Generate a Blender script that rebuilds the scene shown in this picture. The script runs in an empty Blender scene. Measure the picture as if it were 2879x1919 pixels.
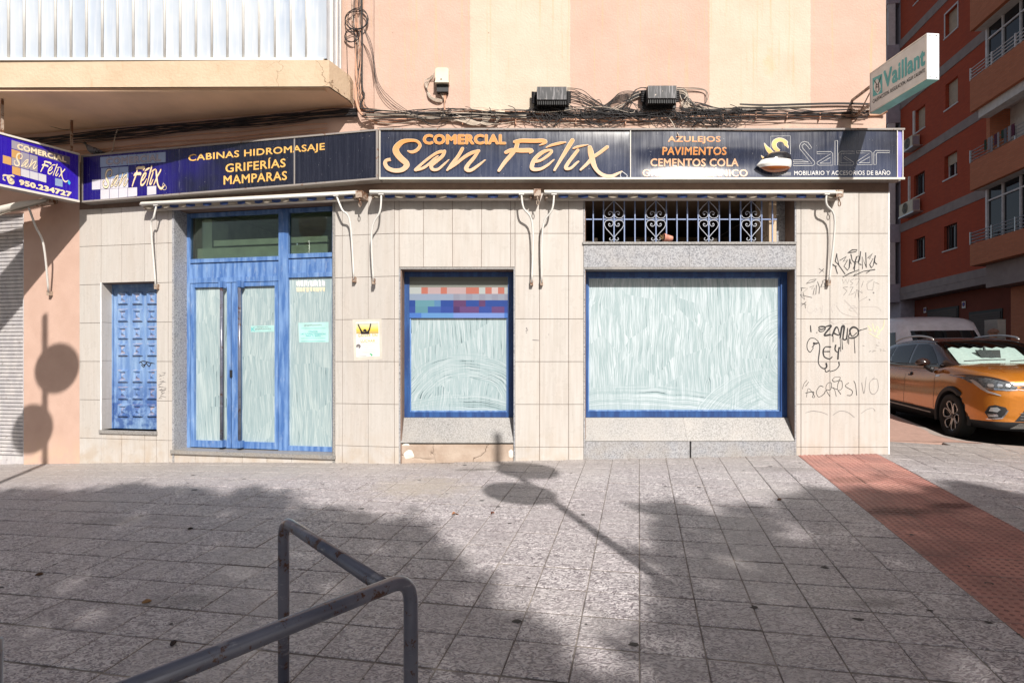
import bpy, math, random
from mathutils import Vector, Matrix
from mathutils.bvhtree import BVHTree
R = random.Random(7)
S = bpy.context.scene
COL = S.collection
# ------------------------------------------------------------------ camera, sky, sun, exposure
F = 1640.0            # focal length in photo pixels (2879 wide)
CX, HY = 1439.5, 1010.0
CAMZ = 1.54
cam = bpy.data.cameras.new('camera'); camo = bpy.data.objects.new('camera', cam); COL.objects.link(camo)
camo.location = (0, 0, CAMZ); camo.rotation_euler = (math.pi/2, 0, 0)
cam.sensor_width = 36; cam.lens = 36*F/2879; cam.shift_y = (HY-959.5)/2879
cam.clip_start = .05; cam.clip_end = 600
S.camera = camo
T, K = .325, .80      # sun travels (-T, 1, -K)
az = math.atan2(T, -1.0); el = math.atan(K/math.hypot(T, 1))
w = bpy.data.worlds.new('World'); S.world = w; w.use_nodes = True
nt = w.node_tree; nt.nodes.clear()
sky = nt.nodes.new('ShaderNodeTexSky'); sky.sky_type = 'NISHITA'; sky.sun_disc = False
sky.sun_elevation = el; sky.sun_rotation = az; sky.air_density = 1.0; sky.dust_density = 2.5; sky.ozone_density = 1.0
bg = nt.nodes.new('ShaderNodeBackground'); bg.inputs[1].default_value = .068
wo = nt.nodes.new('ShaderNodeOutputWorld')
hs = nt.nodes.new('ShaderNodeHueSaturation'); hs.inputs['Saturation'].default_value = .62; nt.links.new(sky.outputs[0], hs.inputs['Color']); nt.links.new(hs.outputs[0], bg.inputs[0]); nt.links.new(bg.outputs[0], wo.inputs[0])
sl = bpy.data.lights.new('sun', 'SUN'); sl.energy = 5.0; sl.angle = math.radians(.8); sl.color = (1, .95, .885)
so = bpy.data.objects.new('sun', sl); COL.objects.link(so)
so.rotation_euler = Vector((-T, 1, -K)).to_track_quat('-Z', 'Y').to_euler()
so.location = (8, -20, 20)
S.view_settings.view_transform = 'Standard'; S.view_settings.look = 'None'
S.view_settings.exposure = 0.27; S.view_settings.gamma = 1; S.view_settings.use_curve_mapping = False
S.cycles.max_bounces = 6; S.cycles.transparent_max_bounces = 12
# ------------------------------------------------------------------ node helper
class NB:
    def __init__(s, name):
        s.m = bpy.data.materials.new(name); s.m.use_nodes = True
        s.t = s.m.node_tree; s.n = s.t.nodes; s.b = s.n['Principled BSDF']
        s.g = s.n.new('ShaderNodeNewGeometry').outputs['Position']
        s._oi = None
    def L(s, a, b): s.t.links.new(a, b)
    def put(s, sock, v):
        if v is None: return
        if isinstance(v, bpy.types.NodeSocket): s.L(v, sock)
        elif isinstance(v, (tuple, list)):
            sock.default_value = tuple(v)+((1,) if len(v) == 3 and sock.type == 'RGBA' else ())
        else: sock.default_value = v
    def rnd(s):
        if s._oi is None: s._oi = s.n.new('ShaderNodeObjectInfo').outputs['Random']
        return s._oi
    def obj(s): return s.n.new('ShaderNodeTexCoord').outputs['Object']
    def vmul(s, v, k):
        q = s.n.new('ShaderNodeVectorMath'); q.operation = 'MULTIPLY'; s.put(q.inputs[0], v); q.inputs[1].default_value = k; return q.outputs[0]
    def vadd(s, v, k):
        q = s.n.new('ShaderNodeVectorMath'); q.operation = 'ADD'; s.put(q.inputs[0], v); s.put(q.inputs[1], k); return q.outputs[0]
    def sep(s, v):
        q = s.n.new('ShaderNodeSeparateXYZ'); s.put(q.inputs[0], v); return q.outputs
    def comb(s, x, y, z):
        q = s.n.new('ShaderNodeCombineXYZ')
        for i, v in enumerate((x, y, z)): s.put(q.inputs[i], v)
        return q.outputs[0]
    def noise(s, sc, det=4, v=None, rough=.55, dist=0):
        q = s.n.new('ShaderNodeTexNoise'); s.put(q.inputs['Vector'], s.g if v is None else v)
        q.inputs['Scale'].default_value = sc; q.inputs['Detail'].default_value = det
        q.inputs['Roughness'].default_value = rough; q.inputs['Distortion'].default_value = dist; return q.outputs[0]
    def vor(s, sc, v=None, feat='F1', out=0):
        q = s.n.new('ShaderNodeTexVoronoi'); s.put(q.inputs['Vector'], s.g if v is None else v)
        q.feature = feat; q.inputs['Scale'].default_value = sc; return q.outputs[out]
    def ma(s, op, a, b=None, c=None, clamp=False):
        q = s.n.new('ShaderNodeMath'); q.operation = op; q.use_clamp = clamp
        s.put(q.inputs[0], a); s.put(q.inputs[1], b); s.put(q.inputs[2], c); return q.outputs[0]
    def mr(s, v, a, b, c=0., d=1., kind='LINEAR'):
        q = s.n.new('ShaderNodeMapRange'); q.interpolation_type = kind
        s.put(q.inputs[0], v)
        for i, k in enumerate((a, b, c, d)): q.inputs[i+1].default_value = k
        return q.outputs[0]
    def ramp(s, f, stops, const=False):
        q = s.n.new('ShaderNodeValToRGB'); s.put(q.inputs[0], f); e = q.color_ramp.elements
        if const: q.color_ramp.interpolation = 'CONSTANT'
        while len(e) < len(stops): e.new(.5)
        for i, (p, c) in enumerate(stops): e[i].position = p; e[i].color = tuple(c)+(1,)
        return q.outputs[0]
    def mix(s, f, a, b, mode='MIX'):
        q = s.n.new('ShaderNodeMix'); q.data_type = 'RGBA'; q.blend_type = mode
        s.put(q.inputs[0], f); s.put(q.inputs[6], a); s.put(q.inputs[7], b); return q.outputs[2]
    def bump(s, h, st=.3, d=.01, nrm=None):
        q = s.n.new('ShaderNodeBump'); q.inputs['Strength'].default_value = st; q.inputs['Distance'].default_value = d
        s.put(q.inputs['Height'], h); s.put(q.inputs['Normal'], nrm); s.L(q.outputs[0], s.b.inputs['Normal']); return q.outputs[0]
    def done(s, col=None, rough=.6, metal=0., spec=.5, coat=0., coatr=.05):
        s.put(s.b.inputs['Base Color'], col); s.put(s.b.inputs['Roughness'], rough); s.put(s.b.inputs['Metallic'], metal)
        s.put(s.b.inputs['Specular IOR Level'], spec); s.b.inputs['Coat Weight'].default_value = coat
        s.b.inputs['Coat Roughness'].default_value = coatr
        return s.m
def simple(name, col, rough=.5, metal=0., coat=0., var=.12, sc=6., bump=0., bsc=120., spec=.5):
    k = NB(name); n = k.noise(sc, 5)
    c = k.mix(k.mr(n, .3, .7), tuple(x*(1-var) for x in col), tuple(min(1, x*(1+var)) for x in col))
    if bump: k.bump(k.noise(bsc, 3), bump, .004)
    return k.done(c, rough, metal, spec, coat)
MT = {}
def streaks(k, sx=45, sz=1.6, det=4):       # vertical dirt streaks, world space
    return k.noise(1, det, k.vmul(k.g, (sx, sx, sz)))
# facade tile
k = NB('cream_tile'); st = streaks(k, 34, 2.2); b = k.noise(1, 3, k.vmul(k.g, (5, 5, .8)))
c = k.mix(k.mr(st, .35, .7), (.53, .495, .462), (.465, .428, .39))
c = k.mix(k.mr(b, .45, .75, 0, .3), c, (.50, .41, .34))
c = k.mix(k.mr(k.rnd(), 0, 1, 0, .30), c, (.57, .54, .50))
sp = k.mr(k.noise(90, 2), .70, .76, 0, .35); c = k.mix(sp, c, (.33, .26, .2))
zz = k.sep(k.g)[2]; low = k.ma('MULTIPLY', k.mr(zz, .25, .75, .55, 0), k.mr(k.noise(7, 5), .4, .65)); c = k.mix(low, c, (.42, .32, .22))
k.bump(k.noise(14, 3), .12, .01); MT['tile'] = k.done(c, k.mr(k.noise(9, 3), .3, .7, .22, .42), spec=.45)
MT['grout'] = simple('grout', (.20, .135, .105), .9, sc=14)
# painted render, pink and cream bands
k = NB('painted_wall'); x, y, z = k.sep(k.g)
edge = k.ma('ADD', x, k.mr(k.noise(40, 2), 0, 1, -.012, .012))
def band(a, b): return k.ma('MULTIPLY', k.ma('GREATER_THAN', edge, a), k.ma('LESS_THAN', edge, b))
XU = lambda px: (px-CX)*6.893/F
cr = k.ma('ADD', band(XU(1322), XU(1603)), band(XU(1995), XU(2279)))
cr = k.ma('MULTIPLY', cr, k.ma('GREATER_THAN', k.ma('ADD', z, k.mr(k.noise(6, 2), 0, 1, -.03, .03)), 4.49))
pn = k.noise(3, 6); pink = k.mix(k.mr(pn, .3, .7), (.575, .405, .33), (.525, .36, .285))
crm = k.mix(k.mr(pn, .3, .7), (.60, .515, .415), (.55, .455, .355))
c = k.mix(cr, pink, crm)
dr = k.ma('MULTIPLY', k.mr(k.noise(1, 5, k.vmul(k.g, (26, 26, .7))), .56, .72, 0, .75), k.mr(z, 4.1, 5.0))
c = k.mix(dr, c, (.62, .40, .24))
c = k.mix(k.mr(k.vor(3.3), .015, .035, .6, 0), c, (.3, .17, .11))
c = k.mix(k.mr(k.noise(60, 2), .74, .78, 0, .5), c, (.45, .28, .19))
dx = k.ma('SUBTRACT', x, 3.05); dz = k.ma('SUBTRACT', z, 5.02)
rr = k.ma('ADD', k.ma('SQRT', k.ma('ADD', k.ma('MULTIPLY', k.ma('MULTIPLY', dx, dx), 3.2), k.ma('MULTIPLY', dz, dz))), k.mr(k.noise(9, 5), 0, 1, -.22, .22))
c = k.mix(k.mr(rr, .05, .17, .45, 0), c, (.62, .42, .24))
scuf = k.ma('MULTIPLY', k.mr(z, 4.15, 4.45, 1, 0), k.mr(k.noise(4.5, 6), .52, .62, 0, .55)); c = k.mix(scuf, c, (.70, .57, .42))
k.bump(k.ma('ADD', k.noise(45, 5), k.ma('MULTIPLY', k.noise(5, 3), 1.6)), .35, .012); MT['pink'] = k.done(c, .9)
k = NB('pink_wall_lower'); pn = k.noise(4, 6)
c = k.mix(k.mr(pn, .3, .7), (.56, .385, .31), (.50, .335, .265)); c = k.mix(k.mr(k.noise(50, 2), .72, .78, 0, .5), c, (.4, .25, .18))
c = k.mix(k.ma('MULTIPLY', k.mr(k.sep(k.g)[2], .15, .6, .8, 0), k.mr(k.noise(8, 5), .4, .6)), c, (.60, .42, .3))
k.bump(k.noise(60, 5), .3, .008); MT['pink2'] = k.done(c, .9)
k = NB('balcony_render'); pn = k.noise(3, 6)
c = k.mix(k.mr(pn, .3, .7), (.61, .475, .34), (.52, .39, .265)); c = k.mix(k.mr(k.noise(1, 5, k.vmul(k.g, (14, 14, 3))), .58, .75, 0, .6), c, (.5, .33, .2))
ck = k.vor(2.3, k.vadd(k.g, k.vmul(k.noise(3, 4), (.5, .5, .5))), 'DISTANCE_TO_EDGE'); cm = k.ma('MULTIPLY', k.mr(ck, .004, .012, 1, 0), k.mr(k.sep(k.g)[0], -2.9, -2.3)); c = k.mix(cm, c, (.16, .09, .05))
k.bump(k.noise(30, 5), .5, .012); MT['balc'] = k.done(c, .9)
MT['soffit'] = simple('soffit_render', (.78, .53, .35), .95, sc=2, var=.12, bump=.3, bsc=60)
# granite
def granite(name, lo, mid, hi):
    k = NB(name); v = k.noise(62, 4, rough=.8); v2 = k.noise(2.5, 5)
    c = k.ramp(v, [(.33, lo), (.47, mid), (.6, hi)]); c = k.mix(k.mr(v2, .45, .7, 0, .4), c, (.38, .345, .31)); c = k.mix(k.mr(k.rnd(), 0, 1, 0, .25), c, mid)
    c = k.mix(k.ma('MULTIPLY', k.mr(k.sep(k.g)[2], .25, .7, .5, 0), k.mr(k.noise(6, 5), .35, .6)), c, (.33, .28, .22))
    k.bump(v, .1, .003); return k.done(c, .42)
MT['gran'] = granite('grey_granite', (.06, .06, .07), (.27, .275, .295), (.44, .445, .47))
MT['gran2'] = granite('worn_granite', (.09, .082, .078), (.24, .23, .222), (.35, .34, .33))
# worn blue paint
def blue(name, a, b, wear=.55, ledge=False):
    k = NB(name); n = k.noise(1, 7, k.vmul(k.g, (16, 16, 5)), .7); n2 = streaks(k, 18, 2.2, 6)
    c = k.mix(k.mr(n2, .4, .65), a, b); c = k.mix(k.mr(n, wear, wear+.2, 0, .5), c, (.42, .50, .60))
    c = k.mix(k.mr(k.noise(22, 6, rough=.7), .66, .73, 0, .55), c, (.40, .31, .27)); k.bump(k.noise(35, 4), .15, .004)
    if ledge:
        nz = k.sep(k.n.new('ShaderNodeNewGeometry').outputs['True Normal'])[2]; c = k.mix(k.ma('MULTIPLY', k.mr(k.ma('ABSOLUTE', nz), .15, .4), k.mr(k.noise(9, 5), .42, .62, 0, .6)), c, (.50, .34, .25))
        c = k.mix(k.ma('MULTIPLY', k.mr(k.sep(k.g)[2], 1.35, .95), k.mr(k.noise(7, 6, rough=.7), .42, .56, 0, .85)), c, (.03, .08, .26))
    return k.done(c, .45)
MT['blue'] = blue('sun_bleached_blue_paint', (.06, .145, .37), (.175, .30, .55))
MT['blue2'] = blue('shade_darkened_window_blue', (.012, .045, .165), (.025, .09, .27), .66)  # recess shade mixed into the window frame blue
MT['blue3'] = blue('pale_blue_door_paint', (.12, .22, .44), (.24, .36, .55), .56, True)
MT['bluebar'] = simple('blue_grille_paint', (.19, .25, .42), .45, sc=20)
# whitewashed glass
def wash(name, dens, arcs, tint=(.50, .555, .58)):
    k = NB(name); x, y, z = k.sep(k.g)
    warp = k.mr(k.noise(1.6, 3), 0, 1, -.10, .10)
    xs = k.ma('ADD', k.ma('ADD', x, k.ma('MULTIPLY', y, .2)), k.ma('MULTIPLY', warp, k.mr(k.noise(.9, 2), .3, .7)))
    cell = k.vor(3.2, k.comb(xs, 0, k.ma('MULTIPLY', z, .62)), 'F1', 1)
    cs = k.sep(cell)
    zc = k.ma('ADD', z, k.ma('MULTIPLY', cs[0], 3.)); xc = k.ma('ADD', xs, k.ma('MULTIPLY', k.ma('SUBTRACT', cs[1], .5), k.ma('MULTIPLY', z, .16)))
    f = k.noise(1, 3, k.comb(k.ma('MULTIPLY', xc, 92), 0, k.ma('MULTIPLY', zc, 2.4)), .6)
    g2 = k.noise(1, 4, k.comb(k.ma('MULTIPLY', xc, 20), 3, k.ma('MULTIPLY', zc, 1.3)), .6)
    h = k.ma('ADD', k.ma('MULTIPLY', f, .62), k.ma('MULTIPLY', g2, .38))
    for (ax, az_, r0, r1, sx, zmax) in arcs:
        ddx = k.ma('SUBTRACT', x, ax); ddz = k.ma('SUBTRACT', z, az_)
        r = k.ma('SQRT', k.ma('ADD', k.ma('MULTIPLY', k.ma('MULTIPLY', ddx, ddx), sx), k.ma('MULTIPLY', ddz, ddz)))
        an = k.ma('ARCTAN2', ddz, ddx)
        rw = k.ma('ADD', r, k.mr(k.noise(5, 3), 0, 1, -.07, .07))
        m = k.ma('MULTIPLY', k.ma('MULTIPLY', k.ma('GREATER_THAN', rw, r0), k.ma('LESS_THAN', rw, r1)), k.ma('LESS_THAN', k.ma('ADD', z, k.mr(k.noise(4, 2), 0, 1, -.1, .1)), zmax))
        fa = k.noise(1, 3, k.comb(k.ma('MULTIPLY', k.ma('ADD', r, k.mr(k.noise(2.2, 3), 0, 1, -.05, .05)), 95), k.ma('MULTIPLY', an, 1.1), 7), .6)
        h = k.mix(k.ma('MULTIPLY', m, k.mr(k.noise(2.5, 3), .35, .6, .25, .85)), h, fa)
    cov = k.mr(h, .50-dens, .60-dens)
    cov2 = k.mr(k.noise(1.4, 4), .3, .7, .55, 1.)
    c = k.mix(k.ma('MULTIPLY', cov, cov2), (.29, .38, .40), tint)
    c = k.mix(k.mr(h, .430-dens, .395-dens, 0, .9), c, (.05, .09, .10))
    k.m.node_tree  # noqa
    return k.done(c, .5, coat=.55, coatr=.03)
MT['wash1'] = wash('whitewashed_glass_narrow', .01, [(-.55, 1.0, .32, .60, .50, 1.66), (-.62, -1.2, 2.0, 2.32, 1., 1.12)])
MT['wash2'] = wash('whitewashed_glass_wide', .035, [(1.5, -3.6, 4.4, 4.83, 1., 1.30), (3.3, .55, .0, .92, .62, 1.46), (3.3, 1.55, .0, .62, 1.5, 2.36)], (.54, .60, .635))
MT['wash3'] = wash('whitewashed_glass_door', .03, [], (.475, .55, .545))
# thin clear glass
def thin(name, tint, ior=1.5):
    k = NB(name); tr = k.n.new('ShaderNodeBsdfTransparent'); tr.inputs[0].default_value = tint+(1,)
    gl = k.n.new('ShaderNodeBsdfGlossy'); gl.inputs['Roughness'].default_value = .02
    fr = k.n.new('ShaderNodeFresnel'); fr.inputs[0].default_value = ior; mx = k.n.new('ShaderNodeMixShader')
    k.L(fr.outputs[0], mx.inputs[0]); k.L(tr.outputs[0], mx.inputs[1]); k.L(gl.outputs[0], mx.inputs[2])
    k.L(mx.outputs[0], k.n['Material Output'].inputs[0]); return k.m
MT['clear'] = thin('clear_glass', (.90, .97, .90))
MT['carglass'] = thin('car_glass', (.82, .90, .88))
MT['dark_glass'] = simple('dark_glass', (.012, .014, .018), .04, sc=2)
# metals, plastics
def rusty(name, col, th=.66, rough=.42, sc=18):
    k = NB(name); n = k.noise(sc, 6, rough=.7); c = k.mix(k.mr(k.noise(3, 4), .3, .7), col, tuple(v*.86 for v in col))
    c = k.mix(k.mr(n, th, th+.04), c, (.17, .075, .035)); k.bump(n, .15, .003); return k.done(c, rough)
MT['white_arm'] = rusty('white_enamel_with_rust', (.74, .72, .68), .68)
MT['scroll'] = rusty('pale_blue_iron_scroll', (.50, .52, .58), .68)
MT['case'] = rusty('aged_white_awning_metal', (.70, .66, .59), .67, sc=11)
MT['rust'] = rusty('rusted_bracket', (.42, .33, .26), .50)
k = NB('grey_blue_tube_paint'); n = k.noise(1, 6, k.vmul(k.g, (9, 9, 30)), .7); c = k.mix(k.mr(k.noise(5, 4), .35, .65), (.10, .108, .15), (.165, .17, .215))
c = k.mix(k.mr(k.noise(16, 6, rough=.78), .555, .59), c, (.085, .038, .022)); c = k.mix(k.mr(n, .60, .66, 0, .55), c, (.34, .33, .35)); c = k.mix(k.mr(k.noise(45, 4), .70, .74, 0, .7), c, (.03, .02, .02))
k.bump(k.noise(30, 4), .15, .003); MT['tube'] = k.done(c, .30, metal=.2, coat=.35, coatr=.18)
MT['black_plastic'] = simple('black_plastic', (.02, .02, .022), .55, var=.2)
MT['cable'] = simple('black_cable', (.018, .016, .018), .6)
MT['cablew'] = simple('pale_cable', (.52, .44, .36), .6)
MT['conduit'] = simple('painted_conduit', (.58, .33, .22), .8, sc=9)
k = NB('dusty_black_box'); c = k.mix(k.mr(streaks(k, 50, 6), .5, .66), (.028, .028, .032), (.22, .21, .22)); c = k.mix(k.mr(k.noise(24, 5), .68, .72), c, (.6, .5, .42)); MT['jbox'] = k.done(c, .55)
MT['ivory'] = simple('ivory_plastic', (.66, .59, .46), .5)
MT['alu'] = simple('aluminium', (.55, .55, .56), .35, .8)
k = NB('white_corrugated_metal'); n = k.noise(1.3, 4); c = k.mix(k.mr(n, .35, .65), (.52, .56, .61), (.40, .46, .55)); c = k.mix(k.mr(streaks(k, 30, 1.5), .5, .75, 0, .5), c, (.72, .72, .72))
k.bump(k.noise(4, 2), .12, .03); MT['clad'] = k.done(c, .32, spec=.6)
MT['clad_trim'] = simple('white_aluminium_trim', (.72, .70, .66), .4)
k = NB('grey_shutter_metal'); c = k.mix(k.mr(streaks(k, 12, 5), .4, .65), (.46, .44, .45), (.58, .55, .54)); c = k.mix(k.mr(k.noise(20, 5), .6, .72, 0, .6), c, (.2, .16, .14)); MT['shut'] = k.done(c, .42)
# sign faces
def signmat(name, base, fade, dust, rough=.16):
    k = NB(name); z = k.sep(k.g)[2]; s1 = k.noise(1, 6, k.vmul(k.g, (38, 38, 1.1)), .75)
    c = k.mix(k.mr(k.noise(1, 3, k.vmul(k.g, (1.2, 1.2, 3))), .35, .65), base, fade)
    if name[0] == 'w': c = k.mix(k.mr(k.ma('ADD', k.sep(k.g)[0], k.mr(k.noise(1.5, 3), .3, .7, -.5, .5)), -4.5, -3.4), base, (.010, .011, .022))  # paints a dark reflection over the right of the violet sign
    if name[0] == 'f': c = k.mix(k.mr(k.ma('ADD', z, k.mr(k.noise(1.1, 3), .3, .7, -.12, .12)), 3.95, 3.62, 0, 1), c, (.05, .062, .11))  # paler bottom painted in for the sky mirrored in the navy panels
    c = k.mix(k.mr(s1, .45, .85, 0, dust), c, (.12, .13, .18))
    c = k.mix(k.mr(k.noise(1, 4, k.vmul(k.g, (30, 30, .8)), .7), .69, .73, 0, .6), c, (.5, .5, .56))
    c = k.mix(k.mr(k.noise(75, 2), .745, .77), c, (.8, .8, .82)); k.bump(k.noise(2.2, 2), .25, .03)
    return k.done(c, k.mr(s1, .3, .7, rough, rough+.2), spec=.55)
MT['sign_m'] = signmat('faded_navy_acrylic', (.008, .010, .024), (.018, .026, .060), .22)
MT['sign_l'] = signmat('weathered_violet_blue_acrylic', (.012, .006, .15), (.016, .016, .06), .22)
MT['sign_b'] = signmat('bright_violet_blue_acrylic', (.025, .008, .34), (.03, .012, .38), .10)
MT['orange'] = simple('faded_orange_film', (.70, .25, .06), .35, sc=2)
k = NB('orange_film_fading'); z = k.sep(k.g)[2]; c = k.mix(k.mr(z, 3.62, 4.10), (.78, .50, .36), (.76, .25, .035)); MT['orange2'] = k.done(c, .35)
MT['cream_film'] = simple('cream_film', (.82, .68, .46), .4, sc=3)
MT['ochre_film'] = simple('ochre_film', (.80, .46, .13), .4, sc=2)
MT['white_film'] = simple('white_film', (.78, .77, .76), .4)
MT['tile_blue'] = simple('pale_blue_square_film', (.28, .37, .55), .3, sc=2)
MT['tile_grey'] = simple('grey_square_film', (.33, .30, .36), .35, sc=2)
MT['tile_pale'] = simple('faded_pale_square_film', (.60, .58, .62), .35, sc=2)
MT['tile_tan'] = simple('tan_square_film', (.58, .33, .12), .35, sc=2)
MT['dark_film'] = simple('dark_film', (.02, .02, .025), .4)
MT['grey_film'] = simple('grey_film', (.36, .33, .38), .4)
MT['frame_dirty'] = rusty('dirty_sign_trim', (.30, .27, .25), .60, .6)
MT['teal'] = simple('turquoise_print', (.08, .46, .48), .4)
MT['teal_edge'] = simple('turquoise_sign_edge', (.22, .52, .50), .4)
MT['sign_white'] = simple('white_light_box_plastic', (.78, .76, .74), .35)
MT['white_metal'] = simple('white_sheet_metal', (.80, .82, .84), .35)
MT['ink'] = simple('black_marker_ink', (.018, .016, .018), .5)
MT['ink2'] = simple('thin_grey_marker_ink', (.17, .155, .155), .6)
MT['ink3'] = simple('almost_washed_off_marker', (.47, .43, .41), .6)
MT['yellow_ink'] = simple('pale_yellow_scribble', (.64, .57, .38), .6)
# pavement
k = NB('grey_paving'); n = k.noise(26, 3, rough=.6, dist=1.2); wv = k.noise(1, 1, k.vmul(k.g, (19, 31, 30)), .5, 3.2)
h = k.ma('ADD', k.ma('MULTIPLY', n, .4), k.ma('MULTIPLY', wv, .6))
c = k.ramp(h, [(.40, (.15, .128, .14)), (.48, (.36, .325, .345)), (.555, (.68, .64, .65))])
c = k.mix(k.mr(k.noise(1.1, 5), .35, .7, 0, .35), c, (.35, .30, .32)); c = k.mix(k.mr(k.rnd(), 0, 1, 0, .42), c, (.36, .325, .335)); c = k.mix(k.mr(k.noise(.9, 3), .5, .66, 0, .3), c, (.55, .52, .50))
c = k.mix(k.mr(k.noise(9, 6, rough=.7), .62, .72, 0, .55), c, (.12, .10, .095))
c = k.mix(k.mr(k.sep(k.g)[1], 6.1, 6.9, 0, .45), c, (.36, .32, .27))
for st_ in ((-.42, 6.45, .28, .07, (.10, .09, .08), .7), (-1.9, 3.4, .25, .12, (.10, .09, .085), .5), (-.9, 5.8, .6, .5, (.46, .40, .33), .6), (2.0, 3.2, .2, .08, (.11, .10, .10), .5), (1.1, 2.4, .1, .05, (.06, .05, .05), .7), (2.9, 6.2, .5, .2, (.20, .18, .17), .4), (-3.3, 5.0, .4, .15, (.16, .145, .14), .5)):
    x, y, z = k.sep(k.g); a = k.ma('MULTIPLY', k.ma('SUBTRACT', x, st_[0]), 1/st_[2]); b = k.ma('MULTIPLY', k.ma('SUBTRACT', y, st_[1]), 1/st_[3])
    d = k.ma('ADD', k.ma('SQRT', k.ma('ADD', k.ma('MULTIPLY', a, a), k.ma('MULTIPLY', b, b))), k.mr(k.noise(8, 5), 0, 1, -.7, .7)); c = k.mix(k.mr(d, .3, 1.05, st_[5], 0), c, st_[4])
k.bump(h, 1., .026); MT['pave'] = k.done(c, k.mr(n, .3, .7, .42, .62), spec=.6)
k = NB('pavement_joint'); c = k.mix(k.mr(k.noise(5, 5), .4, .65), (.15, .13, .12), (.32, .285, .255)); MT['joint'] = k.done(c, .9)
k = NB('red_tactile_paving'); n = k.noise(2.4, 6); c = k.mix(k.mr(n, .4, .68), (.44, .205, .17), (.25, .125, .11)); c = k.mix(k.mr(k.rnd(), 0, 1, 0, .3), c, (.54, .30, .24))
c = k.mix(k.mr(k.noise(70, 3), .6, .75, 0, .5), c, (.2, .1, .08))
def stain(k, c, x0, y0, rx, ry, col, am=.8):
    x, y, z = k.sep(k.g); a = k.ma('MULTIPLY', k.ma('SUBTRACT', x, x0), 1/rx); b = k.ma('MULTIPLY', k.ma('SUBTRACT', y, y0), 1/ry)
    d = k.ma('ADD', k.ma('SQRT', k.ma('ADD', k.ma('MULTIPLY', a, a), k.ma('MULTIPLY', b, b))), k.mr(k.noise(8, 5), 0, 1, -.7, .7)); return k.mix(k.mr(d, .4, 1.05, am, 0), c, col)
c = stain(k, c, 3.15, 4.72, .42, .16, (.07, .03, .025)); c = stain(k, c, 3.65, 4.85, .25, .10, (.09, .03, .025)); c = stain(k, c, 3.3, 5.7, .3, .15, (.14, .07, .05), .6)
k.bump(k.noise(90, 4), .3, .004); MT['tact'] = k.done(c, .62)
k = NB('asphalt'); v = k.noise(160, 3, rough=.7); c = k.ramp(v, [(.35, (.03, .03, .032)), (.65, (.085, .083, .082))]); k.bump(v, .5, .008); MT['asph'] = k.done(c, .85)
MT['dome'] = simple('darker_red_dome', (.22, .095, .08), .5, sc=9, var=.3)  # dome tops a darker red than the tile
MT['kerb'] = simple('kerb_stone', (.34, .29, .26), .8, sc=12, bump=.3)
MT['pinkpave'] = simple('pink_paving', (.42, .27, .22), .8, sc=12, bump=.4)
MT['earth'] = simple('bare_ground', (.15, .13, .11), .9)
k = NB('cracked_plaster'); v = k.vadd(k.g, k.vmul(k.noise(4, 5), (.35, .35, .35))); e = k.vor(1.9, v, 'DISTANCE_TO_EDGE')
c = k.mix(k.mr(k.noise(5, 6), .35, .65), (.36, .27, .21), (.46, .37, .30)); c = k.mix(k.ma('MULTIPLY', k.mr(e, .002, .010, 1, 0), k.mr(k.noise(3, 2), .45, .55)), c, (.09, .06, .04))
k.bump(k.ma('ADD', k.mr(e, 0, .03), k.noise(30, 5)), .6, .01); MT['plaster'] = k.done(c, .95)
MT['whiteplaster'] = simple('exposed_white_plaster', (.72, .66, .58), .95, bump=.7, bsc=50)
# ------------------------------------------------------------------ geometry helpers
class MB:
    def __init__(s): s.v = []; s.f = []; s.mi = []
    def add(s, V, Fc, mi=0):
        b = len(s.v); s.v += [tuple(p) for p in V]; s.f += [tuple(b+i for i in f) for f in Fc]; s.mi += [mi]*len(Fc); return s
    def box(s, a, b, mi=0):
        x0, y0, z0 = a; x1, y1, z1 = b
        return s.add([(x0,y0,z0),(x1,y0,z0),(x1,y1,z0),(x0,y1,z0),(x0,y0,z1),(x1,y0,z1),(x1,y1,z1),(x0,y1,z1)], BOXF, mi)
    def hexa(s, P, mi=0): return s.add(P, BOXF, mi)
    def tube(s, pts, r, n=8, caps=True, mi=0):
        V, Fc = tube_geo(pts, r, n, caps); return s.add(V, Fc, mi)
BOXF = [(0,3,2,1),(4,5,6,7),(0,1,5,4),(1,2,6,5),(2,3,7,6),(3,0,4,7)]
def tube_geo(pts, r, n=8, caps=True):
    pts = [Vector(p) for p in pts]; V = []; Fc = []; up = None; m = len(pts)
    rr = r if isinstance(r, (list, tuple)) else [r]*m
    for i, p in enumerate(pts):
        t = (pts[min(i+1, m-1)]-pts[max(i-1, 0)])
        if t.length < 1e-9: t = Vector((0, 0, 1))
        t.normalize()
        if up is None: up = Vector((0, 0, 1)) if abs(t.z) < .9 else Vector((1, 0, 0))
        a = t.cross(up)
        if a.length < 1e-6: a = t.cross(Vector((1, .3, 0)))
        a.normalize(); b = a.cross(t).normalized(); up = b
        for j in range(n):
            an = 2*math.pi*j/n; V.append(p+(a*math.cos(an)+b*math.sin(an))*rr[i])
    for i in range(m-1):
        for j in range(n):
            j2 = (j+1) % n; Fc.append((i*n+j, i*n+j2, (i+1)*n+j2, (i+1)*n+j))
    if caps: Fc.append(tuple(range(n-1, -1, -1))); Fc.append(tuple((m-1)*n+j for j in range(n)))
    return V, Fc
def catmull(P, sub=6):
    P = [tuple(p) for p in P]; out = []; n = len(P)
    if n < 3: return P
    for i in range(n-1):
        p0, p1, p2, p3 = P[max(i-1, 0)], P[i], P[i+1], P[min(i+2, n-1)]
        for s in range(sub):
            t = s/sub
            out.append(tuple(.5*((2*b)+(-a+c)*t+(2*a-5*b+4*c-d)*t*t+(-a+3*b-3*c+d)*t**3) for a, b, c, d in zip(p0, p1, p2, p3)))
    out.append(P[-1]); return out
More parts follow.
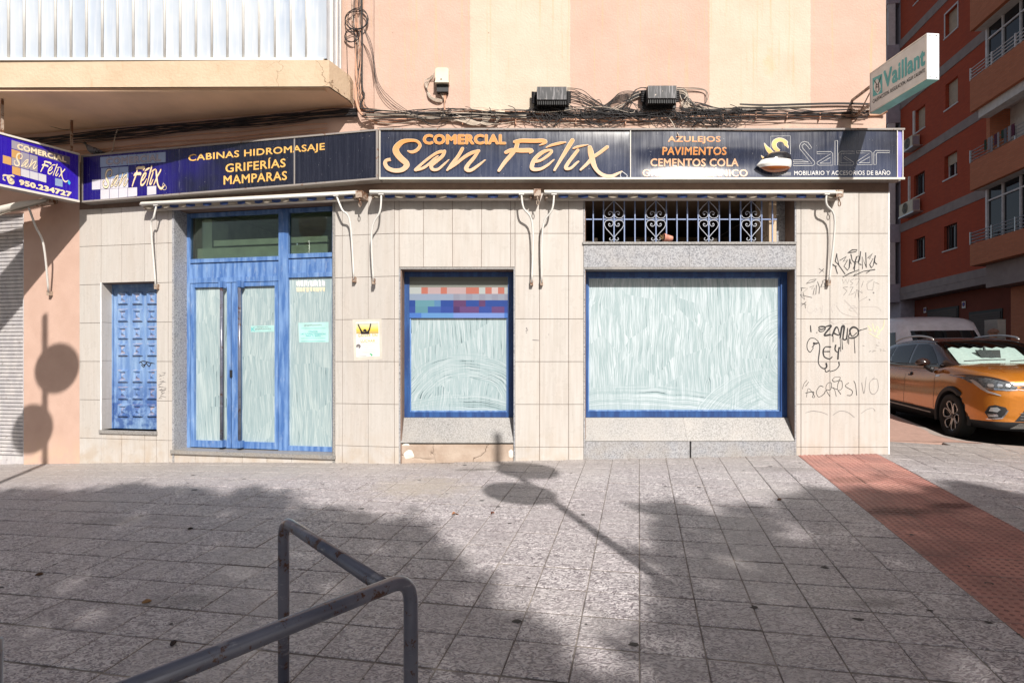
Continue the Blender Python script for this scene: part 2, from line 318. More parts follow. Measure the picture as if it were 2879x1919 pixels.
def wloc(o):
    v = Vector((0, 0, 0))
    while o is not None: v += o.location; o = o.parent
    return v
def make(name, V, Fc, mat, parent=None, smooth=False, local=False, mi=None):
    me = bpy.data.meshes.new(name)
    off = Vector((0, 0, 0)) if (local or parent is None) else wloc(parent)
    me.from_pydata([tuple(Vector(p)-off) for p in V], [], Fc)
    mats = mat if isinstance(mat, (list, tuple)) else [mat]
    for m in mats: me.materials.append(m)
    if mi is not None and len(mats) > 1: me.polygons.foreach_set('material_index', mi)
    if smooth: me.polygons.foreach_set('use_smooth', [True]*len(me.polygons))
    me.update()
    o = bpy.data.objects.new(name, me); COL.objects.link(o)
    if parent is not None: o.parent = parent
    return o
def mk(name, mb, mat, parent=None, **kw): return make(name, mb.v, mb.f, mat, parent, mi=mb.mi, **kw)
def inst(name, me, parent, loc, rotz=0., rot=None):
    o = bpy.data.objects.new(name, me); COL.objects.link(o); o.parent = parent
    o.location = Vector(loc)-(wloc(parent) if parent is not None else Vector((0, 0, 0)))
    if rot is not None: o.rotation_mode = 'QUATERNION'; o.rotation_quaternion = rot
    else: o.rotation_euler = (0, 0, rotz)
    return o
def thing(name, label, cat, loc=(0, 0, 0), group=None, rotz=0):
    o = bpy.data.objects.new(name, None); COL.objects.link(o); o.location = loc; o.rotation_euler = (0, 0, rotz); o.empty_display_size = .1
    o['label'] = label; o['category'] = cat
    if group: o['group'] = group
    return o
def tag(o, label, cat, group=None):
    o['label'] = label; o['category'] = cat
    if group: o['group'] = group
    return o
def copy_tree(o, parent=None):
    c = o.copy(); COL.objects.link(c); c.parent = parent
    for ch in list(o.children): copy_tree(ch, c)
    return c
class VP:                     # vertical plane; u runs to the right, q towards the viewer
    def __init__(s, o, d):
        L = math.hypot(*d); s.o = o; s.d = (d[0]/L, d[1]/L); n = (s.d[1], -s.d[0]); s.n = n
    def pt(s, u, z, q=0.): return (s.o[0]+s.d[0]*u+s.n[0]*q, s.o[1]+s.d[1]*u+s.n[1]*q, z)
    def px(s, x, y, q=0.):    # photo pixel -> (u, z) on the plane offset by q
        a = (x-CX)/F; no = s.n[0]*s.o[0]+s.n[1]*s.o[1]+q
        t = no/(s.n[0]*a+s.n[1]); X, Y = a*t, t
        return ((X-s.o[0])*s.d[0]+(Y-s.o[1])*s.d[1], CAMZ+(HY-y)*t/F)
    def U(s, x, q=0.): return s.px(x, HY, q)[0]
    def box(s, mb, u0, u1, z0, z1, q0, q1, mi=0):   # q0 back, q1 front
        P = [s.pt(u0,z0,q1), s.pt(u1,z0,q1), s.pt(u1,z0,q0), s.pt(u0,z0,q0), s.pt(u0,z1,q1), s.pt(u1,z1,q1), s.pt(u1,z1,q0), s.pt(u0,z1,q0)]
        mb.hexa(P, mi); return mb
    def rot(s): return math.atan2(s.d[1], s.d[0])
C0 = (-1.377, 6.833)
PM = VP(C0, (1, 0)); PL = VP(C0, (.9827, -.1852))
def PZ(y, d): return CAMZ+(HY-y)*d/F
ZM = lambda y: CAMZ+(HY-y)/240.
def wb(name, plane, u0, u1, z0, z1, q0, q1, mat, parent=None): mb = MB(); plane.box(mb, u0, u1, z0, z1, q0, q1); return mk(name, mb, mat, parent)
# flat print: text and brush strokes
_tc = {}
def text_geo(body, bold=0.):
    key = (body, bold)
    if key not in _tc:
        cu = bpy.data.curves.new('t', 'FONT'); cu.body = body; cu.size = 1; cu.resolution_u = 3; cu.space_character = 1.06
        o = bpy.data.objects.new('t', cu); COL.objects.link(o)
        me = bpy.data.meshes.new_from_object(o)
        V = [(v.co.x, v.co.y) for v in me.vertices]; Fc = [tuple(p.vertices) for p in me.polygons]
        bpy.data.objects.remove(o); bpy.data.curves.remove(cu); bpy.data.meshes.remove(me)
        if bold:
            n0 = len(V); V1, F1 = V, Fc; V, Fc = [], []; b_ = bold*1.0
            for i, (dx, dy) in enumerate(((0, 0), (b_, 0), (-b_, 0), (0, b_), (0, -b_), (b_*.7, b_*.7), (-b_*.7, b_*.7), (b_*.7, -b_*.7), (-b_*.7, -b_*.7))):
                V += [(x+dx, y+dy) for x, y in V1]; Fc += [tuple(j+i*n0 for j in f) for f in F1]
        _tc[key] = (V, Fc)
    return _tc[key]
def quadmap(Q, s, t):         # Q: TL TR BR BL pixels; s right, t up
    (ax, ay), (bx, by), (cx, cy), (dx, dy) = Q
    return ((1-s)*(1-t)*dx+s*(1-t)*cx+s*t*bx+(1-s)*t*ax, (1-s)*(1-t)*dy+s*(1-t)*cy+s*t*by+(1-s)*t*ay)
def tq(cr, pts):              # crop transform (x0, y0, scale) -> photo pixels
    return [(cr[0]+x/cr[2], cr[1]+y/cr[2]) for x, y in pts]
def text_on(name, plane, body, Q, mat, parent, q, bold=.01, outline=None, thick=.0, qf=None):
    V0, F0 = text_geo(body, bold)
    x0 = min(v[0] for v in V0); x1 = max(v[0] for v in V0); y0 = min(v[1] for v in V0); y1 = max(v[1] for v in V0)
    def put(V, qq): 
        out = []
        for k_, (vx, vy) in enumerate(V):
            px, py = quadmap(Q, (vx-x0)/(x1-x0), (vy-y0)/(y1-y0)); u, z = plane.px(px, py, q)
            out.append(plane.pt(u, z, qq+(k_*9//len(V))*.00007+(qf(u, z) if qf else 0)))
        return out
    o = make(name, put(V0, q), F0, mat, parent)
    if outline:
        Vo, Fo = text_geo(body, bold+outline[1]); make(name, put(Vo, q-.0012), Fo, outline[0], parent)
    return o
def stroke_geo(P, sub=6, minw=.0, smooth=True):
    P = [(p[0], p[1], (p[2] if len(p) > 2 else 5)) for p in P]
    Cc = catmull(P, sub) if smooth else P
    V = []; Fc = []; n = len(Cc)
    for i in range(n):
        a = Cc[max(i-1, 0)]; b = Cc[min(i+1, n-1)]; tx, ty = b[0]-a[0], b[1]-a[1]; L = math.hypot(tx, ty) or 1
        nx, ny = -ty/L, tx/L; wd = max(Cc[i][2], 0)*.5+minw
        V += [(Cc[i][0]+nx*wd, Cc[i][1]+ny*wd), (Cc[i][0]-nx*wd, Cc[i][1]-ny*wd)]
        if i: Fc.append((2*i-2, 2*i-1, 2*i+1, 2*i))
    for e, sg in ((0, 1), (n-1, -1)):      # round caps
        x, y, wd = Cc[e]; wd = max(wd, 0)*.5+minw; b = len(V); V.append((x, y)); m = 7
        o2 = Cc[1] if sg else Cc[n-2]; th = math.atan2(y-o2[1], x-o2[0])
        for j in range(m): a_ = th-math.pi/2+math.pi*j/(m-1); V.append((x+wd*math.cos(a_), y+wd*math.sin(a_)))
        for j in range(m-1): Fc.append((b, b+1+j, b+2+j))
    return V, Fc
def strokes_on(name, plane, strokes, fn, mat, parent, q, grow=0., smooth=True, dq=.00012, qf=None):
    mb = MB()
    for i, s in enumerate(strokes):
        V, Fc = stroke_geo(s, 6, grow, smooth); out = []
        for k_, (x, y) in enumerate(V): px, py = fn(x, y); u, z = plane.px(px, py, q); out.append(plane.pt(u, z, q+dq*i+k_*9e-6+(qf(u, z) if qf else 0)))
        mb.add(out, Fc)
    return mk(name, mb, mat, parent)
def quad_on(name, plane, Q, mat, parent, q):
    P = []
    for x, y in Q: u, z = plane.px(x, y, q); P.append(plane.pt(u, z, q))
    return make(name, P[::-1], [(0, 1, 2, 3)], mat, parent)
Z1 = (0, 0, 2.351); Z2 = (940, 0, 2.351); Z3 = (1879, 0, 2.351); Z4 = (0, 600, 2.351); Z5 = (940, 600, 2.351); Z6 = (1879, 600, 2.351)
YA = (1060, 360, 3.268); YB = (2110, 360, 5.229); YC = (2230, 680, 3.136); YD = (1630, 530, 3.795); YE = (1450, 220, 3.922); YF = (0, 360, 4.902); YV = (2439, 0, 3.5636); YR = (2439, 400, 2.8); YG = (2439, 880, 3.92)
def X(cr, x): return cr[0]+x/cr[2]
def Yp(cr, y): return cr[1]+y/cr[2]
# ------------------------------------------------------------------ ground
def gz(x, y):
    z = .05*y+.02*x+.01*min(y, 7)/7
    if x < 0: z -= .0004*x*x*max(y, 0)
    if x > 4.2: z -= (x-4.2)*.04*min(max(y, 0)/6, 1.2)
    return z
def ray_ground(px, py):
    a = (px-CX)/F; b = -(py-HY)/F; lo, hi = .3, 40
    for _ in range(60):
        m = (lo+hi)/2
        if CAMZ+b*m > gz(a*m, m): lo = m
        else: hi = m
    return (a*m, m)
# ------------------------------------------------------------------ pavement, road, kerb
def struct(o): o['kind'] = 'structure'; return o
KERB = [(16, 7.35), (9.5, 7.42), (7.4, 7.5), (6.75, 7.58), (6.38, 7.70), (6.17, 7.92), (6.15, 8.3), (6.42, 9.1), (6.95, 10.8), (8.6, 16.3), (14.5, 36), (30, 88)]
def kerbx(Y):
    pts = KERB[5:]
    if Y <= pts[0][1]: return pts[0][0]
    for (x0, y0), (x1, y1) in zip(pts, pts[1:]):
        if Y <= y1: return x0+(x1-x0)*(Y-y0)/(y1-y0)
    return pts[-1][0]
def kerby(Xx):
    pts = KERB[:6][::-1]
    for (x0, y0), (x1, y1) in zip(pts, pts[1:]):
        if Xx <= x1: return y0+(y1-y0)*(max(Xx, x0)-x0)/(x1-x0)
    return pts[-1][1]
mb = MB(); xs = [-16+i*.5 for i in range(65)]
for i in range(len(xs)-1):
    xa, xb = xs[i], xs[i+1]; ym = 9.5 if xa < 4.2 else None
    def top(x): return 10.2 if x < 4.3 else (7.75 if x < 6.25 else kerby(x))
    ys0 = [-9+j*.5 for j in range(34)]
    ya = [min(y, top(xa)) for y in ys0]; yb = [min(y, top(xb)) for y in ys0]
    for j in range(len(ys0)-1):
        if ya[j] == ya[j+1] and yb[j] == yb[j+1]: continue
        mb.add([(xa, ya[j], gz(xa, ya[j])-.0055), (xb, yb[j], gz(xb, yb[j])-.0055), (xb, yb[j+1], gz(xb, yb[j+1])-.0055), (xa, ya[j+1], gz(xa, ya[j+1])-.0055)], [(0, 1, 2, 3)])
pav = struct(mk('pavement', mb, MT['joint']))
# pink side-street pavement
mb = MB(); ys = [7.75, 7.92, 8.1, 8.3, 8.7, 9.1, 9.6, 10.2, 10.8, 12, 14, 16.3, 20, 26, 36]
for a, b in zip(ys, ys[1:]):
    mb.add([(4.2, a, gz(4.2, a)), (kerbx(a)-.10 if a > 7.8 else 6.25, a, gz(6, a)), (kerbx(b)-.10, b, gz(6, b)), (4.2+(b-7)*.14, b, gz(4.2, b))], [(0, 1, 2, 3)])
mb.add([(4.2, 7.751, gz(4.2, 7.75)-.05), (6.25, 7.751, gz(6.25, 7.75)-.05), (6.25, 7.749, gz(6.25, 7.75)+.001), (4.2, 7.749, gz(4.2, 7.75)+.001)], [(0, 1, 2, 3)])
sidep = struct(mk('side_street_pavement', mb, MT['pinkpave']))
TS = .303; AD = Vector((.2174, 1, 0)).normalized(); BD = Vector((AD.y, -AD.x, 0))
O0 = Vector((*ray_ground(1784, 1669), 0)); LE = Vector((2.478, 2.823, 0))
shift = (LE-O0).dot(BD); cL = round(shift/TS); O0 = O0+BD*(shift-cL*TS)
def proj(p):
    if p[1] < .2: return None
    return (CX+F*p[0]/p[1], HY-F*(p[2]-CAMZ)/p[1])
def slab_mesh(name, mat, sz, dome=False, sy=1.):
    mb = MB(); h = sz/2; bv = .004
    V = []
    for z, e in ((-.03, 0), (-.004, 0), (0, bv)):
        V += [(-h+e, -h+e, z), (h-e, -h+e, z), (h-e, h-e, z), (-h+e, h-e, z)]
    Fc = [(8, 9, 10, 11)]
    for r in (0, 1):
        for j in range(4): j2 = (j+1) % 4; Fc.append((r*4+j, r*4+j2, r*4+4+j2, r*4+4+j))
    mb.add(V, Fc[:1]+Fc[5:]); mb.add(V, Fc[1:5], 2)
    if dome:
        n = 6; st = sz/n
        for a in range(n):
            for b in range(n):
                cx, cy = -h+st*(a+.5), -h+st*(b+.5); V = []
                for r, z in ((.0175, 0), (.0135, .005)):
                    for j in range(8): V.append((cx+r*math.cos(j*math.pi/4), cy+r*math.sin(j*math.pi/4), z))
                Fc = [(j, (j+1) % 8, 8+(j+1) % 8, 8+j) for j in range(8)]
                mb.add(V, Fc); mb.add(V, [tuple(range(8, 16))], 1)
    me = bpy.data.meshes.new(name); me.from_pydata([(x, y*sy, z) for x, y, z in mb.v], [], mb.f); me.materials.append(mat)
    me.materials.append(MT['dome']); me.materials.append(MT['joint']); me.polygons.foreach_set('material_index', mb.mi)
    me.update(); return me
tile_me = slab_mesh('paving_tile', MT['pave'], TS-.006, sy=(TS-.013)/(TS-.006)); tact_me = slab_mesh('tactile_tile', MT['tact'], TS-.004, True, (TS-.010)/(TS-.004))
cand = []; tcand = []
for i in range(-45, 40):
    for j in range(-14, 30):
        c = O0+BD*((i+.5)*TS)+AD*((j+.5)*TS)
        if c.y < .9 or c.x > 9.5: continue
        if c.x < C0[0] and c.y > C0[1]-.1885*(c.x-C0[0])+.12: continue
        if C0[0] <= c.x < 4.42 and c.y > 6.95: continue
        if c.x >= 4.42 and c.y > (7.70 if c.x < 6.1 else kerby(c.x)-.12): continue
        z = gz(c.x, c.y); p = proj((c.x, c.y, z))
        if p is None or p[0] < -500 or p[0] > 3400 or p[1] > 2400: continue
        inside = -120 < p[0] < 3000 and p[1] < 2060
        (tcand if cL <= i < cL+3 else cand).append((0 if inside else 1, c.y, c, z))
def tile_rot(c):
    e = .05; nx = -(gz(c.x+e, c.y)-gz(c.x-e, c.y))/(2*e); ny = -(gz(c.x, c.y+e)-gz(c.x, c.y-e))/(2*e)
    up = Vector((nx+R.uniform(-.004, .004), ny+R.uniform(-.004, .004), 1)).normalized(); a = (AD-up*AD.dot(up)).normalized(); b = a.cross(up)
    return Matrix((b, a, up)).transposed().to_quaternion()
cand.sort(key=lambda t: (t[0], t[1])); rest = MB()
for n, (_, _, c, z) in enumerate(cand):
    q = tile_rot(c); zz = z+R.uniform(-.0018, .0018)
    if n < 300: inst('paving_tile', tile_me, pav, (c.x, c.y, zz), rot=q)
    else:
        m = q.to_matrix(); P = Vector((c.x, c.y, zz)); rest.add([m@v.co+P for v in tile_me.vertices], [tuple(p.vertices) for p in tile_me.polygons])
rs = mk('paving_tiles_far', rest, MT['pave'], pav); rs.name = 'distant_paving'; rs['kind'] = 'stuff'
for (_, _, c, z) in tcand: inst('tactile_tile', tact_me, pav, (c.x, c.y, z+R.uniform(-.001, .001)), rot=tile_rot(c))
# road
mb = MB(); gx = [5.4+i*1.2 for i in range(30)]; gy = [6.9, 7.3, 7.7, 8.2, 9, 10, 12, 15, 20, 28, 40, 60, 95]
for a, b in zip(gx, gx[1:]):
    for c, d in zip(gy, gy[1:]): mb.add([(x, y, min(gz(x, y), 1.0)-.12) for x, y in ((a, c), (b, c), (b, d), (a, d))], [(0, 1, 2, 3)])
struct(mk('road', mb, MT['asph']))
kb = thing('kerb', 'pale stone kerb curving round the street corner by the orange car', 'kerb', (6.1, 7.9, 0))
def kerb_run():
    pts = []
    for (x0, y0), (x1, y1) in zip(KERB[:10], KERB[1:10]):
        L = math.hypot(x1-x0, y1-y0); n = max(1, round(L/.7))
        for k_ in range(n): pts.append((x0+(x1-x0)*k_/n, y0+(y1-y0)*k_/n))
    pts.append(KERB[9]); return pts
kp = kerb_run()
for a, b in zip(kp, kp[1:]):
    d = Vector((b[0]-a[0], b[1]-a[1], 0)); L = d.length; d.normalize(); n = Vector((-d.y, d.x, 0))*-1   # n to pavement side
    A = Vector((*a, 0))+d*.003; B = Vector((*b, 0))-d*.003; n = -n if n.y > 0 and a[0] > 6.7 and b[1] < 7.8 else n
    if b[1] > 7.9: n = Vector((-1, .3, 0)).normalized()
    P = []
    for dz in (-.25, .004):
        for p, o in ((A, 0), (B, 0), (B, .13), (A, .13)): q_ = p+n*o; P.append((q_.x, q_.y, gz(q_.x, q_.y)+dz))
    make('kerb_stone', P, BOXF, MT['kerb'], kb)
mb = MB(); mb.add([(-90, -90, -1.9), (120, -90, -1.9), (120, 200, -1.9), (-90, 200, -1.9)], [(0, 1, 2, 3)]); struct(mk('ground', mb, MT['earth']))
mb = MB(); mb.add([(-60, -9, gz(-16, -9)-.01), (60, -9, gz(16, -9)-.01), (60, -60, -1.8), (-60, -60, -1.8)], [(3, 2, 1, 0)]); struct(mk('street', mb, MT['asph']))
# ------------------------------------------------------------------ corner building with the shops
B = thing('corner_building', 'pink and cream corner block with tiled shop front and blue doors', 'building', (0, 6.9, .35))
def U(x, q=0.): return PM.U(x, q)
def UL(x, q=0.): return PL.U(x, q)
QB = -.0085
mb = MB()
for x0, x1 in ((1109, 1129), (1444, 1647), (2234, 2500)): PM.box(mb, U(x0), U(x1), -.3, 3.52, -.40, QB)
PM.box(mb, U(1129), U(1444), ZM(757), 3.52, -.40, QB); PM.box(mb, U(1109), U(2500), 3.521, 4.12, -.40, QB)
PM.box(mb, U(1647), U(2234), ZM(751), ZM(687), -.40, QB)
for x0, x1 in ((223, 284), (440, 485)): PL.box(mb, UL(x0), UL(x1), -.3, 3.52, -.40, QB)
zd0 = PL.px(300, 1208)[1]; zd1 = PL.px(300, 795)[1]
PL.box(mb, UL(284), UL(440), -.3, zd0, -.40, QB); PL.box(mb, UL(284), UL(440), zd1, 3.52, -.40, QB)
PL.box(mb, UL(942), -.0006, -.3, 3.52, -.40, QB); PL.box(mb, UL(223), -.0006, 3.521, 4.12, -.40, QB)
PL.box(mb, UL(485), UL(942), 3.44, 3.52, -.40, QB); PL.box(mb, UL(485), UL(942), -.3, PL.px(700, 1290)[1], -.40, QB)
PM.box(mb, U(2500)-.35, U(2500)-.005, -.3, 4.1, -9, -.401)
mk('wall', mb, MT['grout'], B)
mb = MB(); PM.box(mb, -.25, PM.U(2491, -.06), 4.121, 9.5, -.45, -.06); PL.box(mb, -9.5, -.02, 4.121, 9.5, -.45, -.062)
PM.box(mb, PM.U(2491, -.06)-.4, PM.U(2491, -.06)-.004, 4.121, 9.5, -9, -.451)
mk('upper_wall', mb, MT['pink'], B)
mb = MB(); PL.box(mb, UL(66), UL(223)-.001, -.3, 4.1205, -.40, -.004); PL.box(mb, -9.5, UL(66), PL.px(40, 598)[1], 4.1205, -.40, -.004); PL.box(mb, -9.5, -8.4, -.3, 3.2, -.40, -.004)
mk('pink_pier', mb, MT['pink2'], B)
# facade tiles
_tm = {}
def tile_mesh(wd, ht):
    key = (round(wd, 3), round(ht, 3))
    if key not in _tm:
        m = MB(); a, b = key; e = .0015; V = []
        for y, g in ((.0085, 0), (.001, 0), (0, e)): V += [(g, y, g), (a-g, y, g), (a-g, y, b-g), (g, y, b-g)]
        Fc = [(8, 9, 10, 11)]
        for r in (0, 1):
            for j in range(4): j2 = (j+1) % 4; Fc.append((r*4+j, r*4+j2, r*4+4+j2, r*4+4+j))
        m.add(V, Fc); me = bpy.data.meshes.new('facade_tile'); me.from_pydata(m.v, [], m.f); me.materials.append(MT['tile']); me.update(); _tm[key] = me
    return _tm[key]
ROWZ = [ZM(1256.3)+.5*i for i in range(-1, 8)]
def tiles(plane, u0, u1, z0, z1, grid, rows=ROWZ):
    J = .0052; us = sorted([u0]+[g for g in grid if u0+.02 < g < u1-.02]+[u1]); zs = sorted([z0]+[r for r in rows if z0+.02 < r < z1-.02]+[z1])
    for a, b in zip(us, us[1:]):
        for c, d in zip(zs, zs[1:]):
            q = R.uniform(-.0008, .0008); p = plane.pt(a+J/2, c+J/2, q)
            inst('facade_tile', tile_mesh(b-a-J, d-c-J), B, p, rotz=plane.rot()+R.uniform(-.0006, .0006))
gm = [U(1109)+.34*i for i in range(7)]; gr = [U(2252)+.3395*i for i in range(4)]
gl = [UL(1109)-.34*i for i in range(0, 20)]; gl = [0-.329*i for i in range(0, 6)]; gll = [UL(485)-.062-.345*i for i in range(6)]
zb = 3.50
tiles(PM, 0.0, U(1122), .1, zb, []); tiles(PM, U(1122), U(1448), ZM(750.5), zb, gm); tiles(PM, U(1448), U(1641), .2, zb, gm)
tiles(PM, U(2238.5), U(2500), .25, zb, gr)
tiles(PL, UL(942), 0-.0006, .1, zb, gl)
tiles(PL, UL(223), UL(284), .0, zb, []); tiles(PL, UL(284), UL(440), zd1, zb, gll); tiles(PL, UL(284), UL(440), .0, zd0-.03, gll); tiles(PL, UL(440), UL(485), .0, zb, gll)
# reveal tiles of the small blue door
rz = [ZM(1256.3)+.5*i+.01 for i in range(0, 6)]; rz = [zd0]+[z_ for z_ in rz if zd0+.03 < z_ < zd1-.03]+[zd1]
for a, b in zip(rz, rz[1:]):
    mb = MB(); PL.box(mb, UL(284)-.001, UL(284)+.008, a+.002, b-.002, -.175, -.004); mk('facade_tile', mb, MT['tile'], B)
wb('tile_edge_trim', PL, UL(284)-.008, UL(284)+.0105, zd0, zd1+.008, -.003, .004, MT['white_film'], B)
wb('tile_edge_trim', PM, U(2500)-.012, U(2500)+.004, .25, 3.5, -.02, .003, MT['white_film'], B)
# ---- small door
D = make('panelled_door', [], [], MT['blue3'], B)
mb = MB(); du0 = PL.U(313, -.18); PL.box(mb, du0, UL(440)+.05, zd0-.01, zd1, -.24, -.18); PL.box(mb, du0, du0+.045, zd0-.01, zd1-.001, -.1795, -.155); PL.box(mb, du0+.0455, UL(440)+.05, zd1-.045, zd1-.002, -.1795, -.155)
mk('door_leaf', mb, MT['blue3'], D)
pw, ph = .158, .168; pan = MB(); rings = [(0, 0), (.012, .026), (.028, .026), (.044, .006), (.058, .012)]; V = []
for ins, h in rings: V += [(ins, -h, ins), (pw-ins, -h, ins), (pw-ins, -h, ph-ins), (ins, -h, ph-ins)]
V.append((pw/2, -.034, ph/2)); Fc = []
for r in range(4):
    for j in range(4): j2 = (j+1) % 4; Fc.append((r*4+j, r*4+j2, r*4+4+j2, r*4+4+j))
for j in range(4): Fc.append((16+j, 16+(j+1) % 4, 20))
pme = bpy.data.meshes.new('raised_panel'); pme.from_pydata(V, [], Fc); pme.materials.append(MT['blue3'])
for cx_ in (783, 878, 975):
    for cy_ in (602, 715, 830, 942, 1115, 1227, 1342):
        u_, z_ = PL.px(X(Z4, cx_), Yp(Z4, cy_), -.18); inst('raised_panel', pme, D, PL.pt(u_, z_, -.1798), rotz=PL.rot())
mb = MB(); PL.box(mb, UL(281), UL(443), zd0-.045, zd0, -.20, .02); mk('door_sill', mb, MT['gran2'], B)
strokes_on('scribble', PL, [[(920, 985, 4), (945, 975, 5), (990, 985, 5), (1020, 990, 3)], [(935, 1000, 5), (950, 1012, 5), (965, 990, 5), (985, 1010, 5), (1000, 985, 4)], [(930, 980, 4), (950, 1000, 5), (970, 985, 5)]], lambda x, y: tq(Z4, [(x, y)])[0], MT['ink'], D, -.176)
# ---- glazed shop doors (recessed)
G = make('shop_entrance', [], [], MT['blue'], B)
QR = -.215
def ub(name, x0, x1, y0, y1, q0, q1, mat=None, par=None):   # box from pixel rect on L plane, pixels read at front offset q1
    z0 = PL.px((x0+x1)/2, y1, q1)[1]; z1 = PL.px((x0+x1)/2, y0, q1)[1]; mb = MB(); PL.box(mb, PL.U(x0, q1), PL.U(x1, q1), z0, z1, q0, q1); return mk(name, mb, mat or MT['blue'], par or G)
zs = lambda y: PL.px(730, y, QR)[1]
zt_, zm_, zbm = 3.43, zs(722), zs(1263)
def lb(name, xa, xb, za, zb_, q0, q1, mat=None, par=None): mb = MB(); PL.box(mb, PL.U(xa, q1), PL.U(xb, q1), za, zb_, q0, q1); return mk(name, mb, mat or MT['blue'], par or G)
Z = lambda y, x=730: PL.px(x, y, QR)[1]
lb('frame_post', 519.5, 534, zbm, zt_, -.27, QR); lb('frame_post', 783, 810, zbm, zt_, -.27, QR+.012); lb('frame_post', 933.5, 944, zbm, zt_, -.27, QR)
lb('frame_rail', 534.4, 782.6, zt_-.05, zt_, -.27, QR+.002); lb('frame_rail', 810.4, 933.2, zt_-.05, zt_, -.27, QR+.002)
lb('frame_rail', 534.4, 782.6, Z(733), Z(722), -.27, QR+.012); lb('frame_rail', 810.4, 933.2, Z(729), Z(717), -.27, QR+.012)
lb('kick_panel', 534.4, 782.6, Z(776), Z(733.5), -.27, QR-.006); lb('kick_panel', 810.4, 933.2, Z(770), Z(729.5), -.27, QR-.006)
lb('frame_rail', 534.4, 782.6, Z(791), Z(776.5), -.27, QR+.008); lb('frame_rail', 810.4, 933.2, Z(783), Z(770.5), -.27, QR+.008)
lb('frame_rail', 810.4, 933.2, zbm, Z(1250), -.27, QR+.004)
lb('transom_pane', 534.5, 782.5, Z(721.5), zt_-.051, -.245, -.24, MT['clear']); lb('transom_pane', 810.5, 933.1, Z(716.5), zt_-.051, -.245, -.24, MT['clear'])
for xa, xb, ga, gb, bar in ((535.5, 648.5, 546, 638, 623.5), (651.5, 781.5, 676, 772, 674)):
    dl = make('door_leaf', [], [], MT['blue'], G)
    lb('stile', xa, ga, zbm+.01, Z(793), -.255, QR+.015, par=dl); lb('stile', gb, xb, zbm+.01, Z(793), -.255, QR+.015, par=dl)
    lb('rail', ga+.3, gb-.3, Z(804), Z(793), -.255, QR+.013, par=dl); lb('rail', ga+.3, gb-.3, zbm+.01, Z(1242), -.255, QR+.013, par=dl)
    lb('whitewashed_pane', ga, gb, Z(1242), Z(804), -.245, -.235, MT['wash3'], dl)
    u_ = PL.U(bar, QR+.07); mb = MB(); mb.tube([PL.pt(u_, Z(1236), QR+.075), PL.pt(u_, Z(806), QR+.075)], .019, 12); mk('pull_bar', mb, MT['tube'], dl, smooth=True)
    mb = MB()
    for za, zb_ in ((Z(808), Z(790)), (Z(1257), Z(1238))): PL.box(mb, u_-.026, u_+.026, za, zb_, QR+.014, QR+.10)
    mk('bar_bracket', mb, MT['blue'], dl)
lb('whitewashed_pane', 811, 933, Z(1250), Z(783), -.245, -.235, MT['wash3'])
lb('lock', 645.5, 651.5, Z(1060), Z(1040), QR+.015, QR+.03, MT['black_plastic'])
# door granite: reveal, head, step
lb('granite_jamb', 485, 519, .1, 3.44, -.21, .004, MT['gran']) if False else None
mb = MB(); PL.box(mb, UL(485), UL(485)+.028, .2, 3.44, -.30, .006); mk('granite_jamb', mb, MT['gran'], B)
mb = MB(); PL.box(mb, UL(942)-.03, UL(942)+.002, .2, 3.44, -.30, .006); mk('granite_jamb', mb, MT['gran2'], B)
mb = MB(); z0a = PL.px(485, 1284)[1]; z0b = PL.px(942, 1296)[1]
P = []
for (u_, zz0) in ((UL(485)-.01, PL.px(487, 1288, .03)[1]), (UL(942)+.01, PL.px(940, 1296, .03)[1])): P.append((u_, zz0))
(ua, za), (ubb, zb2) = P; zt2 = zbm-.002
mb.hexa([PL.pt(ua, zt2-.045, .03), PL.pt(ubb, zt2-.045, .03), PL.pt(ubb, zt2-.045, -.35), PL.pt(ua, zt2-.045, -.35), PL.pt(ua, zt2, .03), PL.pt(ubb, zt2, .03), PL.pt(ubb, zt2, -.35), PL.pt(ua, zt2, -.35)]); mk('door_step', mb, MT['gran2'], B)
tiles(PL, UL(485), UL(942), .0, zt2-.047, [UL(485)+.33*i for i in range(1, 6)], rows=[])
# stickers on the shop doors
st = thing('door_sticker', 'small faded turquoise sticker on the middle door pane', 'sticker', PL.pt(PL.U(733, -.22), Z(925), -.23))
Q = tq(Z4, [(1658, 742), (1812, 738), (1812, 782), (1658, 784)]); quad_on('backing', PL, Q, simple('sticker_film', (.36, .58, .56), .4), st, -.2335)
text_on('lettering', PL, 'grupoKassandra', tq(Z4, [(1688, 756), (1790, 754), (1790, 769), (1688, 771)]), MT['ink2'], st, -.2325, 0)
text_on('lettering', PL, 'Distribuidor oficial', tq(Z4, [(1702, 746), (1772, 745), (1772, 752), (1702, 753)]), MT['ink2'], st, -.2325, 0)
text_on('lettering', PL, 'K', tq(Z4, [(1662, 752), (1686, 751), (1686, 777), (1662, 778)]), MT['teal'], st, -.2325, .01)
st = thing('shop_poster', 'turquoise bathroom trends poster on the right-hand door pane', 'poster', PL.pt(PL.U(880, -.22), Z(930), -.23))
Q = tq(Z4, [(1972, 722), (2172, 716), (2172, 850), (1978, 852)]); quad_on('sheet', PL, Q, simple('poster_film', (.42, .66, .64), .4), st, -.2335)
text_on('lettering', PL, 'grupoKassandra', tq(Z4, [(2012, 732), (2125, 729), (2125, 744), (2012, 747)]), MT['ink2'], st, -.2325, .0)
for t_, a, b, c, d in (('CONOCER', 2040, 2100, 775, 786), ('LAS ÚLTIMAS TENDENCIAS', 1988, 2152, 787, 801), ('PARA TU BAÑO', 2022, 2120, 801, 814)): text_on('lettering', PL, t_, tq(Z4, [(a, c), (b, c), (b, d), (a, d)]), MT['teal'], st, -.2325, .02)
